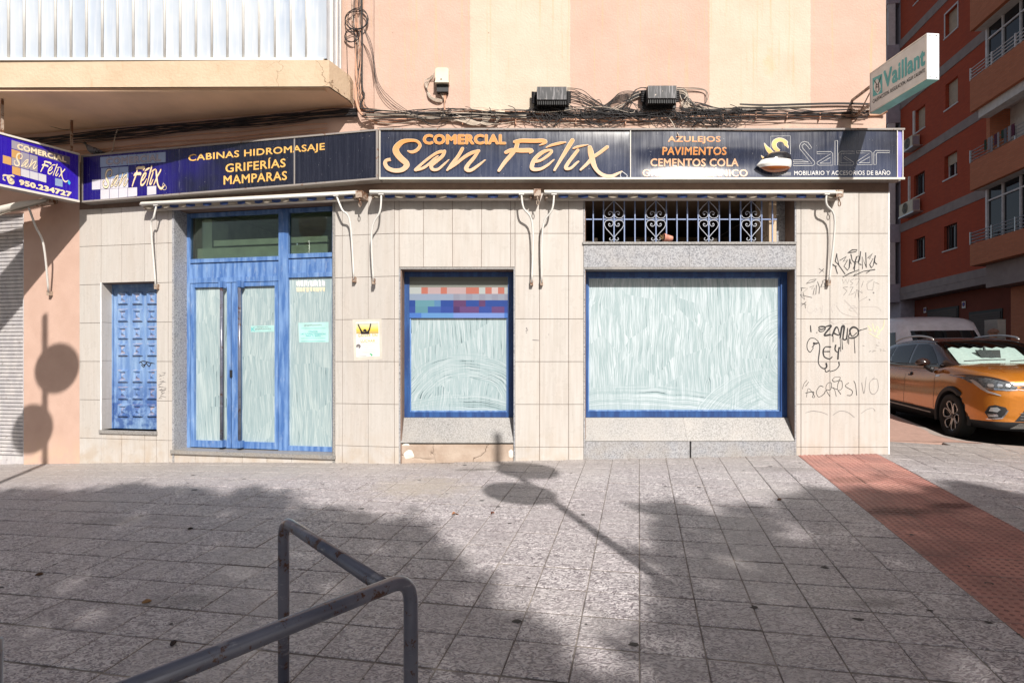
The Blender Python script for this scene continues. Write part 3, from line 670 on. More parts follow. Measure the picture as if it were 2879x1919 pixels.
for yy in (757, 823, 842): quad_on('small_print', PL, tq(Z4, [(1988, yy), (2152, yy-1), (2152, yy+3), (1988, yy+4)]), MT['teal_edge'], st, -.2325)
st = thing('sticker_scraps', 'torn white lettering sticker peeling off the top of the right-hand door pane', 'sticker', PL.pt(PL.U(870, -.22), Z(790), -.23))
for k_ in range(16):
    bx = 1960+k_*12+R.uniform(-2, 2); top = 438+R.uniform(0, 8)
    quad_on('scrap', PL, tq(Z4, [(bx, top), (bx+9, top+R.uniform(-4, 6)), (bx+11+R.uniform(-3, 3), 482), (bx+3+R.uniform(-4, 4), 484-R.uniform(0, 14))]), MT['white_film'], st, -.2328)
for k_ in range(9):
    bx = 1960+k_*21.5; quad_on('scrap', PL, tq(Z4, [(bx, 488), (bx+17, 488+R.uniform(-3, 3)), (bx+15+R.uniform(-5, 4), 517), (bx+2, 515+R.uniform(-8, 4))]), MT['cream_film'], st, -.2328)
# room seen through the transom
mb = MB(); PL.box(mb, UL(485), UL(942), .2, 3.7, -3.0, -2.9); PL.box(mb, UL(485)-.12, UL(485)-.02, .2, 3.7, -2.9, -.41); PL.box(mb, UL(942)+.02, UL(942)+.12, .2, 3.7, -2.9, -.41); PL.box(mb, UL(485), UL(942), 3.6, 3.7, -2.9, -.41)
PL.box(mb, UL(485)-.1, UL(942)+.1, .1, .2, -2.9, -.41)
mk('shop_interior', mb, simple('pale_green_interior_paint', (.66, .73, .57), .8), B)
mb = MB(); PL.box(mb, PL.U(548, -.28), PL.U(575, -.28), 2.3, 3.4, -.75, -.42)
PL.box(mb, PL.U(575, -.4), PL.U(935, -.4), 2.5, Z(692)+.01, -.30, -.27); PL.box(mb, PL.U(620, -.4), PL.U(935, -.4), Z(684), Z(668), -.30, -.27)
mk('interior_shelf', mb, simple('pale_green_board', (.78, .86, .72), .7), B)
# ---- window one (narrow) and window two (wide)
def window(x0, x1, gx0, gx1, gy0, gy1, wash, banner=False):
    W = make('shop_window', [], [], MT['blue2'], B); q = -.225
    zt = ZM(757); zo = 1.54-(1172-HY)*7.03/F
    g = lambda x: PM.U(x, q+.03)
    zz0 = CAMZ-(gy1-HY)*(6.833-q-.01)/F; zz1 = CAMZ-(gy0-HY)*(6.833-q-.01)/F
    zz1 = zt-.062
    ua_, ub_ = U(x0)+.0165, U(x1)-.0165
    mb = MB(); PM.box(mb, ua_, g(gx0), zo, zt-.002, q-.04, q+.04); PM.box(mb, g(gx1), ub_, zo, zt-.002, q-.04, q+.04)
    PM.box(mb, g(gx0)+.0004, g(gx1)-.0004, zz1, zt-.002, q-.04, q+.038); PM.box(mb, g(gx0)+.0004, g(gx1)-.0004, zo, zz0, q-.04, q+.038)
    mk('frame', mb, MT['blue2'], W)
    mb = MB()
    for a, b, c, d in ((g(gx0)+.001, g(gx0)+.016, zz0, zz1), (g(gx1)-.016, g(gx1)-.001, zz0, zz1), (g(gx0)+.0165, g(gx1)-.0165, zz0, zz0+.014), (g(gx0)+.0165, g(gx1)-.0165, zz1-.014, zz1)): PM.box(mb, a, b, c, d, q-.02, q+.018)
    mk('glazing_bead', mb, MT['blue'], W)
    wb('whitewashed_pane', PM, g(gx0)+.002, g(gx1)-.002, zz0+.002, zz1-.002, q-.012, q+.002, wash, W)
    return W, ua_, ub_, zo
W1, a1, b1, zo1 = window(1122, 1448, 1151.4, 1428, 775.7, 1157, MT['wash1'])
W2, a2, b2, zo2 = window(1641, 2238, 1653, 2194, 774, 1155, MT['wash2'])
for x0, x1 in ((1122, 1448), (1641, 2238)):
    mb = MB(); PM.box(mb, U(x0), U(x0)+.016, .2, ZM(757), -.30, .006); mk('granite_jamb', mb, MT['gran'], B)
    mb = MB(); PM.box(mb, U(x1)-.016, U(x1), .2, ZM(757), -.30, .006); mk('granite_jamb', mb, MT['gran'], B)
    mb = MB(); PM.box(mb, U(x0)-.0005, U(x1)+.0005, ZM(757)+.0005, ZM(751), -.30, .0065); mk('granite_lintel', mb, MT['gran2'], B)
mb = MB(); PM.box(mb, U(2197), U(2238)-.0165, ZM(685), 3.5, -.32, -.24); mk('granite_jamb', mb, MT['gran'], B)
wb('granite_jamb', PM, U(2238)-.0158, U(2238), ZM(687), 3.5, -.3, .006, MT['gran'], B); wb('granite_jamb', PM, U(1641), U(1641)+.012, ZM(687), 3.5, -.3, .006, MT['gran'], B)
def apron(x0, x1, zt, zb_, seams, lip=.0):
    us = [U(x0)+.018]+[U(s) for s in seams]+[U(x1)-.018]
    for a, b in zip(us, us[1:]):
        a += .001; b -= .001
        P = [PM.pt(a, zb_, .004), PM.pt(b, zb_, .004), PM.pt(b, zb_, -.24), PM.pt(a, zb_, -.24), PM.pt(a, zt, -.155), PM.pt(b, zt, -.155), PM.pt(b, zt, -.24), PM.pt(a, zt, -.24)]
        make('granite_sill_slab', P, BOXF, MT['gran2'], B)
apron(1122, 1448, zo1-.003, ZM(1244), []); apron(1641, 2238, zo2-.003, ZM(1239), [1932])
for a, b in ((1641, 1939), (1939, 2238)): wb('granite_base_slab', PM, U(a)+.018, U(b)-(.018 if b > 2000 else .003), .2, ZM(1240.5), -.1, .006, MT['gran'], B)
wb('bare_plaster_base', PM, U(1122)+.017, U(1448)-.017, .2, ZM(1249), -.12, -.012, MT['plaster'], B)
mb = MB()
for (cx_, cy_, sw, sh) in ((1149, 1277, 16, 13), (1437, 1275, 8, 12), (1141, 1250, 12, 4)):
    n = 12; u0, z0 = U(cx_), ZM(cy_); V = [PM.pt(u0, z0, -.004)]
    for j in range(n): rr_ = R.uniform(.75, 1.15); V.append(PM.pt(u0+sw/240*rr_*math.cos(j*math.pi*2/n), z0+sh/240*rr_*math.sin(j*math.pi*2/n), -.0115))
    mb.add(V, [(0, 1+j, 1+(j+1) % n) for j in range(n)])
mk('plaster_patch', mb, MT['whiteplaster'], B)
for a, b in ((1641, 1938), (1938, 2238)): wb('granite_band_slab', PM, U(a)+.001, U(b)-.0015, ZM(750.5), ZM(687.5), -.1, .004, MT['gran'], B)
wb('granite_ledge', PM, U(1638), U(2238), ZM(687), ZM(680.5), -.45, .022, MT['gran2'], B)
# ventilation space behind the grille
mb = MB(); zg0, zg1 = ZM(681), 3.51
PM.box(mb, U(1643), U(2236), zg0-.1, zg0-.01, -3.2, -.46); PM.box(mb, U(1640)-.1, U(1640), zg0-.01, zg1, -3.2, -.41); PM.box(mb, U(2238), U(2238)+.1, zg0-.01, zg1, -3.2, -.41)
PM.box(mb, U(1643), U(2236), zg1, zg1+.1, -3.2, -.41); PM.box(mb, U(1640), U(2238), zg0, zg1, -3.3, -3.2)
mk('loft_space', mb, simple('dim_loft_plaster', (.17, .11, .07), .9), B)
mb = MB()
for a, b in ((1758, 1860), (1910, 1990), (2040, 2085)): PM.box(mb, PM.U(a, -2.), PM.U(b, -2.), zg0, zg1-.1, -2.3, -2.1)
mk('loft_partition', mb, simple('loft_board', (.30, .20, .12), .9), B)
mb = MB(); PM.box(mb, U(2174), U(2196), zg0, zg1, -.5, -.12); mk('loft_post', mb, MT['balc'], B)
mb = MB()
for k_ in range(24):
    u0 = U(1650+k_*22); PM.box(mb, u0, u0+R.uniform(.03, .07), zg0, zg0+R.uniform(.06, .22), -.9, -.8) if R.random() < .75 else None
mk('stored_slats', mb, simple('bleached_slats', (.60, .52, .42), .8), B)
# iron grille
GR = make('window_grille', [], [], MT['bluebar'], B); qg = -.06
bx = [143, 253, 365, 475, 588, 700, 812, 924, 1036, 1147, 1262, 1375, 1487, 1600, 1715, 1828, 1940, 2055]
for b_ in bx: u_ = PM.U(X(YD, b_), qg); wb('bar', PM, u_-.0065, u_+.0065, ZM(681)+.001, zg1-.002, qg-.008, qg+.008, MT['bluebar'], GR)
zc = PM.px(1900, Yp(YD, 325), qg)[1]
wb('cross_bar', PM, U(1645), U(2192), zc-.008, zc+.006, qg-.018, qg-.0085, MT['bluebar'], GR)
def spiral(P): return catmull(P, 6)
for c_ in (365, 812, 1375, 1828):
    for sg in (-1, 1):
        lo = [(6, 545), (30, 552), (48, 535), (38, 522), (26, 530)]
        heart = [(30, 400), (55, 402), (58, 380), (38, 372)] if False else None
        pts = [(38, 385), (50, 372), (58, 388), (45, 403), (22, 398), (8, 370), (20, 345), (55, 338), (90, 350), (103, 385), (85, 425), (45, 470), (8, 515), (10, 540), (30, 555), (48, 540), (38, 524)]
        mb = MB(); P3 = []
        for dx_, yy in catmull(pts, 4): u_, z_ = PM.px(X(YD, c_+sg*dx_), Yp(YD, yy), qg); P3.append(PM.pt(u_, z_, qg))
        mb.tube(P3, .0046, 6); mk('scroll', mb, MT['scroll'], GR, smooth=True)
        pts = [(38, 268), (50, 280), (60, 262), (45, 245), (20, 252), (8, 280), (20, 305), (55, 318), (90, 305), (103, 270), (98, 240), (60, 190), (10, 140), (12, 115), (34, 105), (48, 118)]
        mb = MB(); P3 = []
        for dx_, yy in catmull(pts, 4): u_, z_ = PM.px(X(YD, c_+sg*dx_), Yp(YD, yy), qg); P3.append(PM.pt(u_, z_, qg))
        mb.tube(P3, .0046, 6); mk('scroll', mb, MT['scroll'], GR, smooth=True)
# ---- balcony over the left part
BA = make('balcony', [], [], MT['balc'], B)
foot = [(-10.5, 6.54), (-2.03, 6.48), (-1.90, 6.84), (-1.9, 7.15), (-10.5, 8.9)]
V = [(x, y, 4.57) for x, y in foot]+[(x, y, 4.862) for x, y in foot]; n = 5
mb = MB(); mb.add(V, [(9, 8, 7, 6, 5)][::-1]+[(i, (i+1) % n, n+(i+1) % n, n+i) for i in range(n)]); mk('slab_edge', mb, MT['balc'], BA)
mb = MB(); mb.add([(x, y, 4.5695) for x, y in [(-10.5, 6.56), (-2.045, 6.50), (-1.915, 6.84), (-1.9, 7.15), (-10.5, 8.9)]], [(4, 3, 2, 1, 0)]); mk('soffit', mb, MT['soffit'], BA)
mb = MB(); mb.box((-10.5, 6.53, 4.54), (-2.09, 6.575, 4.569)); mk('drip_edge', mb, MT['soffit'], BA)
ribx = [x/2.351 for x in (-51, 52, 155, 258, 362, 465, 568, 672, 773, 877, 980, 1085, 1188, 1292, 1397, 1500, 1605, 1710, 1815, 1920, 2022)]
bxx = lambda p: (p-CX)*6.50/F
yb_ = 6.515; zc0, zc1 = 4.895, 6.3; xs_ = [bxx(p) for p in ribx]
xs_ = [xs_[0]-.1745*i for i in range(22, 0, -1)]+xs_+[bxx(904)]
cme = None
for i, (a, b) in enumerate(zip(xs_, xs_[1:])):
    if b < -7.4: continue
    wd = b-a-.0; V = []; n = 6
    for z in (zc0, zc1):
        for j in range(n+1): t = j/n; V.append((a+wd*t, yb_+.012-.012*abs(2*t-1)**3 - (.0 if j not in (0, n) else .0), z))
    make('cladding_panel', V, [(j, j+1, n+2+j, n+1+j) for j in range(n)], MT['clad'], BA, smooth=True)
    if i < len(xs_)-2: mb = MB(); mb.tube([(b, yb_-.003, zc0), (b, yb_-.003, zc1)], .014, 8); mk('cladding_rib', mb, MT['clad_trim'], BA, smooth=True)
mb = MB(); mb.box((-10.5, 6.485, 4.864), (bxx(910), 6.545, 4.892)); mk('bottom_rail', mb, MT['clad_trim'], BA)
mb = MB(); mb.add([(bxx(904), 6.515, 4.89), (bxx(918), 6.50, 4.89), (bxx(918), 6.50, 6.3), (bxx(904), 6.515, 6.3)], [(0, 1, 2, 3)])
xe = bxx(918); mb.add([(xe, 6.5, 4.89), (xe+.03, 6.97, 4.89), (xe+.03, 6.97, 6.3), (xe, 6.5, 6.3)], [(0, 1, 2, 3)]); mb.box((-10.5, 7.0, 4.87), (xe-.3, 7.05, 6.28)); mk('end_panel', mb, MT['clad'], BA)
for yv in (6.62, 6.80, 6.93): mb = MB(); mb.box((xe+.004, yv-.012, 4.89), (xe+.035, yv+.012, 6.3)); mk('end_post', mb, MT['clad_trim'], BA)
mb = MB(); mb.box((-10.4, 6.56, 6.28), (xe, 6.99, 6.32)); mk('top_rail', mb, MT['clad_trim'], BA)
# ---- roller shutter on the far left
SH = thing('roller_shutter', 'closed grey roller shutter at the far left behind the pink pier', 'shutter', PL.pt(UL(20), .2, -.1))
zt_s = PL.px(30, 600)[1]; z_ = .24; k_ = 0
while z_ < zt_s-.02:
    P = []
    for u_ in (-8.4, UL(68)):
        for (dz, q) in ((0, -.075), (.012, -.062), (.038, -.058), (.047, -.072)): P.append(PL.pt(u_, z_+dz, q))
    make('shutter_slat', P, [(0, 4, 5, 1)[::1], (1, 5, 6, 2), (2, 6, 7, 3)], MT['shut'], SH); z_ += .0505
mb = MB(); PL.box(mb, -8.4, UL(68), .0, .235, -.09, -.05); mk('bottom_bar', mb, MT['shut'], SH)
mb = MB(); PL.box(mb, -8.4, UL(68)+.02, -.1, zt_s+.3, -.30, -.09); mk('shutter_back', mb, MT['black_plastic'], SH)
mb = MB(); PL.box(mb, UL(60), UL(68)-.002, .15, zt_s, -.055, -.02); mk('guide_rail', mb, MT['shut'], SH)
# ------------------------------------------------------------------ shop signs
SB_ = (-1.522, 6.70); SA = (-5.52, 7.475); SR_ = (4.50, 6.70)
SM = VP(SB_, (1, 0)); SL = VP(SB_, (SB_[0]-SA[0], SB_[1]-SA[1])); ulen = math.hypot(SB_[0]-SA[0], SB_[1]-SA[1])
zt_a, zb_a, zt_b, zb_b = 4.150, 3.548, 4.185, 3.607
def zed(t): return zt_a+(zt_b-zt_a)*t, zb_a+(zb_b-zb_a)*t
# left sign box (angled part)
s1 = thing('shop_sign', 'weathered violet-blue fascia sign reading CABINAS HIDROMASAJE over the blue entrance', 'sign', (-3.6, 7.2, 3.57), 'fascia signs over the shop')
def lbox(name, t0, t1, f0, f1, q0, q1, mat, par=s1):   # f: 0 bottom .. 1 top of the sign
    P = []
    for f in (f0, f1):
        for t, q in ((t0, q1), (t1, q1), (t1, q0), (t0, q0)):
            a, b = zed(t); P.append(SL.pt(-ulen*(1-t), b+(a-b)*f, q))
    return make(name, P, BOXF, mat, par)
lbox('sign_case', 0, 1-.004, 0.001, .999, -.14, -.012, MT['frame_dirty'])
def panel(name, plane, u0, u1, zf, mat, par, bulge=None, nu=24, nz=10):
    V = []
    for j in range(nz+1):
        for i in range(nu+1):
            a = i/nu; b = j/nz; u_ = u0+(u1-u0)*a; zb2, zt2 = zf(a); q = bulge(a, b) if bulge else 0
            V.append(plane.pt(u_, zb2+(zt2-zb2)*b, q-.006))
    Fc = [(j*(nu+1)+i, j*(nu+1)+i+1, (j+1)*(nu+1)+i+1, (j+1)*(nu+1)+i) for j in range(nz) for i in range(nu)]
    return make(name, V, Fc, mat, par, smooth=True)
tj = .735
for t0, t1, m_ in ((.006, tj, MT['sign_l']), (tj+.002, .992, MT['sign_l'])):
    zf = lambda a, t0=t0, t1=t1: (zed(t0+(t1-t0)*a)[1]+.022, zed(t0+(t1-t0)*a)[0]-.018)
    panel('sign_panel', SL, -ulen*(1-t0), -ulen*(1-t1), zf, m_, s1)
lbox('trim', 0, .996, 0, .035, -.011, .006, MT['frame_dirty']); lbox('trim', 0, .996, .968, 1, -.011, .006, MT['frame_dirty'])
lbox('trim', 0, .005, .036, .967, -.011, .006, MT['frame_dirty']); lbox('trim', tj-.001, tj+.003, .036, .967, -.0055, -.002, MT['frame_dirty']); lbox('trim', .990, .996, .036, .967, -.011, .006, MT['frame_dirty'])
MO = MT['ochre_film']; q0 = -.0035
for t_, TL, TR, BR, BL in (('CABINAS HIDROMASAJE', (1245, 1022), (2147, 945), (2147, 1005), (1245, 1080)), ('GRIFERÍAS', (1490, 1070), (1888, 1033), (1888, 1105), (1490, 1142)), ('MAMPARAS', (1478, 1162), (1897, 1130), (1897, 1190), (1478, 1222))):
    text_on('lettering', SL, t_, tq(Z1, [TL, TR, BR, BL]), MO, s1, q0, .018, (MT['dark_film'], .012))
def sq_row(plane, xs, f_top, f_bot, mat, par, q, cr=YF, gap=2.5):
    for a, b in zip(xs, xs[1:]): quad_on('printed_square', plane, tq(cr, [(a+gap, f_top(a)), (b-gap, f_top(b)), (b-gap, f_bot(b)), (a+gap, f_bot(a))]), mat, par, q)
lin = lambda x0, y0, x1, y1: (lambda x: y0+(y1-y0)*(x-x0)/(x1-x0))
sq_row(SL, [1378, 1503, 1625, 1755, 1885, 2013, 2150, 2285], lin(1378, 402, 2285, 330), lin(1378, 540, 2285, 468), MT['tile_blue'], s1, -.0045)
sq_row(SL, [1390, 1518, 1640, 1770], lin(1390, 553, 1770, 530), lin(1390, 698, 1770, 680), MT['tile_blue'], s1, -.0045)
sq_row(SL, [1265, 1390, 1518, 1638, 1768], lin(1265, 714, 1768, 684), lin(1265, 850, 1768, 822), MT['tile_pale'], s1, -.0045)
sq_row(SL, [1383, 1508, 1635, 1760, 1892], lin(1383, 848, 1892, 816), lin(1383, 985, 1892, 935), MT['tile_pale'], s1, -.0045)
sq_row(SL, [2025, 2155], lin(2025, 806, 2155, 795), lin(2025, 925, 2155, 912), MT['tile_pale'], s1, -.0045)
text_on('lettering', SL, 'COMERCIAL', tq(YF, [(1458, 415), (2220, 358), (2220, 455), (1458, 512)]), MT['grey_film'], s1, q0, .045, (MT['dark_film'], .02))
SAN = [[(285,212,10),(320,222,24),(365,205,26),(395,160,24),(365,122,22),(300,115,26),(230,130,40),(178,180,52),(178,225,54),(215,275,52),(265,320,50),(270,350,46),(230,385,38),(160,392,34),(100,370,34),(75,330,30),(85,300,26),(125,290,26)],
 [(615,225,20),(590,218,26),(540,235,22),(460,290,20),(390,350,22),(355,385,26)], [(355,385,26),(420,370,22),(480,330,20),(520,290,18),(560,258,8)], [(620,215,26),(600,260,26),(540,310,30),(500,345,30),(510,380,26),(560,380,20),(620,330,14),(662,290,3)],
 [(785,190,26),(745,260,26),(690,330,26),(645,388,14)], [(645,388,10),(720,335,22),(800,270,26),(870,230,28),(935,210,22)], [(935,210,18),(890,275,26),(835,340,30),(820,378,34),(860,390,26),(930,345,20),(995,293,6)]]
FEL = [[(1265,128,26),(1330,118,34),(1440,120,34),(1520,118,34),(1550,128,26),(1520,150,14),(1490,160,3)], [(1290,135,34),(1275,190,32),(1230,250,32),(1170,320,30),(1120,392,22)], [(1185,225,28),(1240,205,34),(1330,208,38),(1420,208,34),(1400,235,6)],
 [(1440,310,26),(1500,300,20),(1570,255,22),(1605,215,20),(1580,205,18),(1520,225,30),(1455,280,32),(1425,340,34),(1430,378,30),(1500,378,24),(1570,340,18),(1625,292,8)], [(1555,180,6),(1600,160,18),(1680,140,22),(1735,132,5)],
 [(1795,115,34),(1755,180,34),(1700,270,26),(1630,388,16)], [(1845,205,22),(1810,250,26),(1750,330,26),(1735,372,26),(1780,370,20),(1830,325,16),(1855,305,8)], [(1805,188,12),(1850,172,18),(1938,155,4)],
 [(1955,180,34),(1965,230,48),(1985,320,44),(2020,390,30),(2080,435,30),(2150,445,28),(2210,420,18),(2250,398,5)], [(2115,175,26),(2050,225,26),(1985,270,26),(1930,330,24),(1870,385,14)]]
def drop(): return [[(2250,398,4),(2298,435,4),(2285,458,4),(2250,458,4),(2235,430,4),(2250,400,4)]]
def rng(x0, x1, y0, y1, Q):     # map YA stroke coordinates into a photo quad
    return lambda x, y: quadmap(Q, (x-x0)/(x1-x0), 1-(y-y0)/(y1-y0))
Qs = tq(YF, [(1415, 565), (1775, 545), (1775, 800), (1415, 832)]); fs = rng(60, 1000, 100, 405, Qs)
Qf = tq(YF, [(1815, 540), (2290, 505), (2290, 845), (1815, 862)]); ff = rng(1100, 2300, 100, 460, Qf)
strokes_on('script_outline', SL, SAN, fs, MT['dark_film'], s1, q0, 7); strokes_on('script_lettering', SL, SAN, fs, MT['cream_film'], s1, q0+.0012, -2)
strokes_on('script_outline', SL, FEL, ff, MT['ochre_film'], s1, q0, 5); strokes_on('script_lettering', SL, FEL, ff, MT['cream_film'], s1, q0+.0016, 0)
strokes_on('drop_outline', SL, [[(x-2250, y-398, w_) for x, y, w_ in drop()[0]]], lambda x, y: tq(YF, [(2250+x*.9, 757+y*1.5)])[0], MT['cream_film'], s1, q0)
# frontal sign: three acrylic panels
s2 = thing('shop_sign', 'navy fascia sign with big orange script San Félix above the windows', 'sign', (1.5, 6.7, 3.6), 'fascia signs over the shop')
mb = MB(); SM.box(mb, .012, SR_[0]-SB_[0], zb_b+.001, zt_b-.001, -.14, -.055); mk('sign_case', mb, MT['frame_dirty'], s2)
us_ = [0, SM.U(X(Z2, 1957)), SM.U(X(Z3, 1512)), SR_[0]-SB_[0]-.018]
zf = lambda a: (zb_b+.020, zt_b-.018)
def b2(a, b): return .018*math.sin(math.pi*b)*math.sin(math.pi*min(1, a*8 if a < .0625*2 else 1)) if False else .012*math.sin(math.pi*b)**.8
def b3(a, b):
    e = min(1, a*6, (1-a)*10); lower = -.030*math.sin(math.pi*min(1, b/.62))**1.3 if b < .62 else 0
    up = 0
    ww = math.exp(-((a-.12)/.34)**2)
    return e*(lower*ww*1.0+up*(.6+.4*ww)+.004*math.sin(math.pi*b))+.004*math.sin(a*9)
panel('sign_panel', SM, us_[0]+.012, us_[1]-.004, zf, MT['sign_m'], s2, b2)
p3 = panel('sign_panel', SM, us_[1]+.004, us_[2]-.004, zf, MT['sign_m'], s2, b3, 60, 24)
panel('sign_panel', SM, us_[2]+.006, us_[3]-.002, zf, simple('faded_lilac_acrylic', (.22, .20, .52), .25, sc=4), s2, lambda a, b: .010*math.sin(math.pi*b), 4, 8)
mb = MB()
for z0, z1 in ((zb_b-.004, zb_b+.018), (zt_b-.016, zt_b+.004)): wb('trim', SM, .0, SR_[0]-SB_[0]+.004, z0, z1, -.011, .016, MT['case'] if z0 < 3.7 else MT['frame_dirty'], s2)
for a in (us_[0]+.006, us_[1], us_[2], us_[3]+.004): wb('trim', SM, a-.005, a+.005, zb_b+.0185, zt_b-.0165, -.011, .008, MT['case'], s2)
strokes_on('script_outline', SM, SAN+FEL, lambda x, y: tq(YA, [(x, y)])[0], MT['cream_film'], s2, .0125, 2.6)
strokes_on('script_lettering', SM, SAN+FEL, lambda x, y: tq(YA, [(x, y)])[0], MT['orange2'], s2, .0155, 0)
strokes_on('drop_outline', SM, drop(), lambda x, y: tq(YA, [(x, y)])[0], MT['white_film'], s2, .0135)
text_on('lettering', SM, 'COMERCIAL', tq(YA, [(421, 57), (1186, 57), (1186, 152), (421, 152)]), MT['orange'], s2, .0145, .05, (MT['cream_film'], .012))
def qf3(u, z):
    a = (u-us_[1])/(us_[2]-us_[1]); b = (z-zb_b-.02)/(zt_b-zb_b-.038); return b3(min(.999, max(.001, a)), min(.999, max(.001, b)))-.006
for t_, xa, xb, ya, yb2 in (('AZULEJOS', 1878, 2026, 383, 404), ('PAVIMENTOS', 1863, 2043, 413.5, 435), ('CEMENTOS COLA', 1830, 2078, 444.5, 466.5), ('GRES PORCELÁNICO', 1807, 2103, 470, 496)):
    text_on('lettering', SM, t_, [(xa, ya), (xb, ya), (xb, yb2), (xa, yb2)], MT['orange'] if ya < 440 else MT['orange2'], s2, .0035, .014, (MT['cream_film'], .012), qf=qf3)
yb = lambda P: tq(YB, P)
fb = lambda x, y: yb([(x, y)])[0]
sal = [[(635,550),(920,550),(950,525),(945,495),(765,290),(760,255),(795,230),(825,250),(875,312),(905,290),(850,212),(800,195),(750,212),(722,260),(730,305),(905,520),(635,520),(635,550)], [(635,497),(635,468),(755,468),(855,497),(635,497)],
 [(980,347),(1180,347),(1210,375),(1212,547),(1010,547),(980,525),(985,500),(1180,380),(980,380),(980,347)], [(1025,517),(1178,430),(1178,517),(1025,517)], [(1280,185),(1243,185),(1243,547),(1280,547),(1280,185)],
 [(1300,547),(1295,370),(1330,343),(1525,343),(1525,375),(1330,375),(1330,515),(1480,515),(1365,440),(1385,420),(1515,505),(1520,530),(1500,547),(1300,547)],
 [(1555,340),(1755,338),(1785,365),(1787,540),(1580,540),(1555,520),(1560,495),(1750,370),(1555,370),(1555,340)], [(1598,512),(1752,425),(1752,512),(1598,512)], [(1812,538),(1812,360),(1840,332),(2045,332),(2045,362),(1870,362),(1848,375),(1848,538),(1812,538)]]
strokes_on('outlined_lettering', SM, [[(x, y, 4.5) for x, y in s] for s in sal], fb, MT['white_film'], s2, .0030, smooth=False, qf=qf3)
text_on('lettering', SM, 'MOBILIARIO Y ACCESORIOS DE BAÑO', yb([(648, 612), (2058, 612), (2058, 690), (648, 690)]), MT['white_film'], s2, .0030, .008, qf=qf3)
strokes_on('emblem_frame', SM, [[(303,330,4),(303,118,4),(592,112,4),(592,380,4)], [(330,655,4),(600,650,4)], [(325,672,4),(600,668,4)], [(330,690,4),(600,688,4)]], fb, MT['white_film'], s2, .0030, smooth=False, qf=qf3)
swan = [[(520,210,60),(480,178,48),(420,170,52),(365,200,60),(350,250,62),(375,300,56),(430,335,30)], [(515,235,34),(545,262,24),(556,290,4)], [(208,222,3),(235,275,34),(280,330,60),(330,375,50)], [(166,402,3),(190,430,22),(215,445,20)]]
strokes_on('swan_outline', SM, swan, fb, MT['white_film'], s2, .0035, 5, qf=qf3); strokes_on('swan_emblem', SM, swan, fb, MT['ochre_film'], s2, .0050, qf=qf3)
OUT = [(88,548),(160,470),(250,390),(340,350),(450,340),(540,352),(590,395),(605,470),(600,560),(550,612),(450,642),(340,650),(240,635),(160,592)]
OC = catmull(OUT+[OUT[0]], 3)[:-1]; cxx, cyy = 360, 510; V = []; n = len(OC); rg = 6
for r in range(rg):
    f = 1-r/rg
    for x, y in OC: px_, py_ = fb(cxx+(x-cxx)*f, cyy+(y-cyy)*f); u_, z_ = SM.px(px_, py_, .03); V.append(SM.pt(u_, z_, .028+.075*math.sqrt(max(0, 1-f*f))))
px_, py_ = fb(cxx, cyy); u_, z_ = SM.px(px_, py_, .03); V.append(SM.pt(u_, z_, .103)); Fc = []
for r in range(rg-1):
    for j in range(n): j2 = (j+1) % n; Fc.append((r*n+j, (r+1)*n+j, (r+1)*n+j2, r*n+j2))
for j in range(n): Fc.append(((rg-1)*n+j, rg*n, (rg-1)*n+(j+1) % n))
k = NB('swan_blister_painted_reflection'); x, y, z = k.sep(k.g); zt3 = 1.54+(HY-Yp(YB, 455))*6.66/F; zm3 = 1.54+(HY-Yp(YB, 575))*6.66/F  # blister's reflection painted on as black, white and orange zones
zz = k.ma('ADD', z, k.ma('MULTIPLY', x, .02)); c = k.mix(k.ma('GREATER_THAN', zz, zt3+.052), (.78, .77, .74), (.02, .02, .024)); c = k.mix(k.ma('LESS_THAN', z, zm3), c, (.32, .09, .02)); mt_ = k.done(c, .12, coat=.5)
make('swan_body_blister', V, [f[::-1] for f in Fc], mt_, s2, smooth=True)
# blade sign on the left, seen along its right face
BE = (-5.487, 7.40); BN = (-6.42, 5.78)
SBL = VP(BN, (BE[0]-BN[0], BE[1]-BN[1])); bl = math.hypot(BE[0]-BN[0], BE[1]-BN[1])
s3 = thing('projecting_sign', 'bright violet-blue projecting sign reading 950.234727 at the left edge', 'sign', (-5.6, 6.3, 3.53))
mb = MB(); SBL.box(mb, 0, bl, 3.535, 4.145, -.15, -.012); mk('sign_case', mb, MT['frame_dirty'], s3)
panel('sign_panel', SBL, .0, bl-.012, lambda a: (3.557, 4.128), MT['sign_b'], s3)
for z0, z1 in ((3.53, 3.556), (4.129, 4.15)): wb('trim', SBL, 0, bl, z0, z1, -.011, .006, MT['case'], s3)
wb('trim', SBL, bl-.012, bl, 3.5565, 4.1285, -.011, .006, MT['frame_dirty'], s3)
text_on('lettering', SBL, 'COMERCIAL', tq(YF, [(235, 210), (915, 405), (915, 478), (235, 290)]), MT['cream_film'], s3, q0, .05)
text_on('lettering', SBL, '950.234727', tq(YF, [(262, 703), (988, 882), (988, 958), (262, 782)]), MT['cream_film'], s3, q0, .06, (MT['dark_film'], .006))
def tq_rowB(xs, top, bot, mat): sq_row(SBL, xs, top, bot, mat, s3, -.0045)
tb = lin(157, 165, 967, 400)
tq_rowB([157, 283, 405], tb, lambda x: tb(x)+112, MT['tile_grey']); tq_rowB([405, 522, 640, 755, 865, 967], tb, lambda x: tb(x)+108, simple('dark_square_film', (.13, .11, .17), .35))
t2 = lin(157, 288, 520, 392); tq_rowB([157, 283], t2, lambda x: t2(x)+112, MT['tile_tan']); tq_rowB([283, 405, 520], t2, lambda x: t2(x)+112, MT['tile_grey'])
t3 = lin(36, 372, 520, 500); tq_rowB([36, 160], t3, lambda x: t3(x)+110, MT['tile_tan']); tq_rowB([160, 283, 405, 520], t3, lambda x: t3(x)+108, MT['tile_grey'])
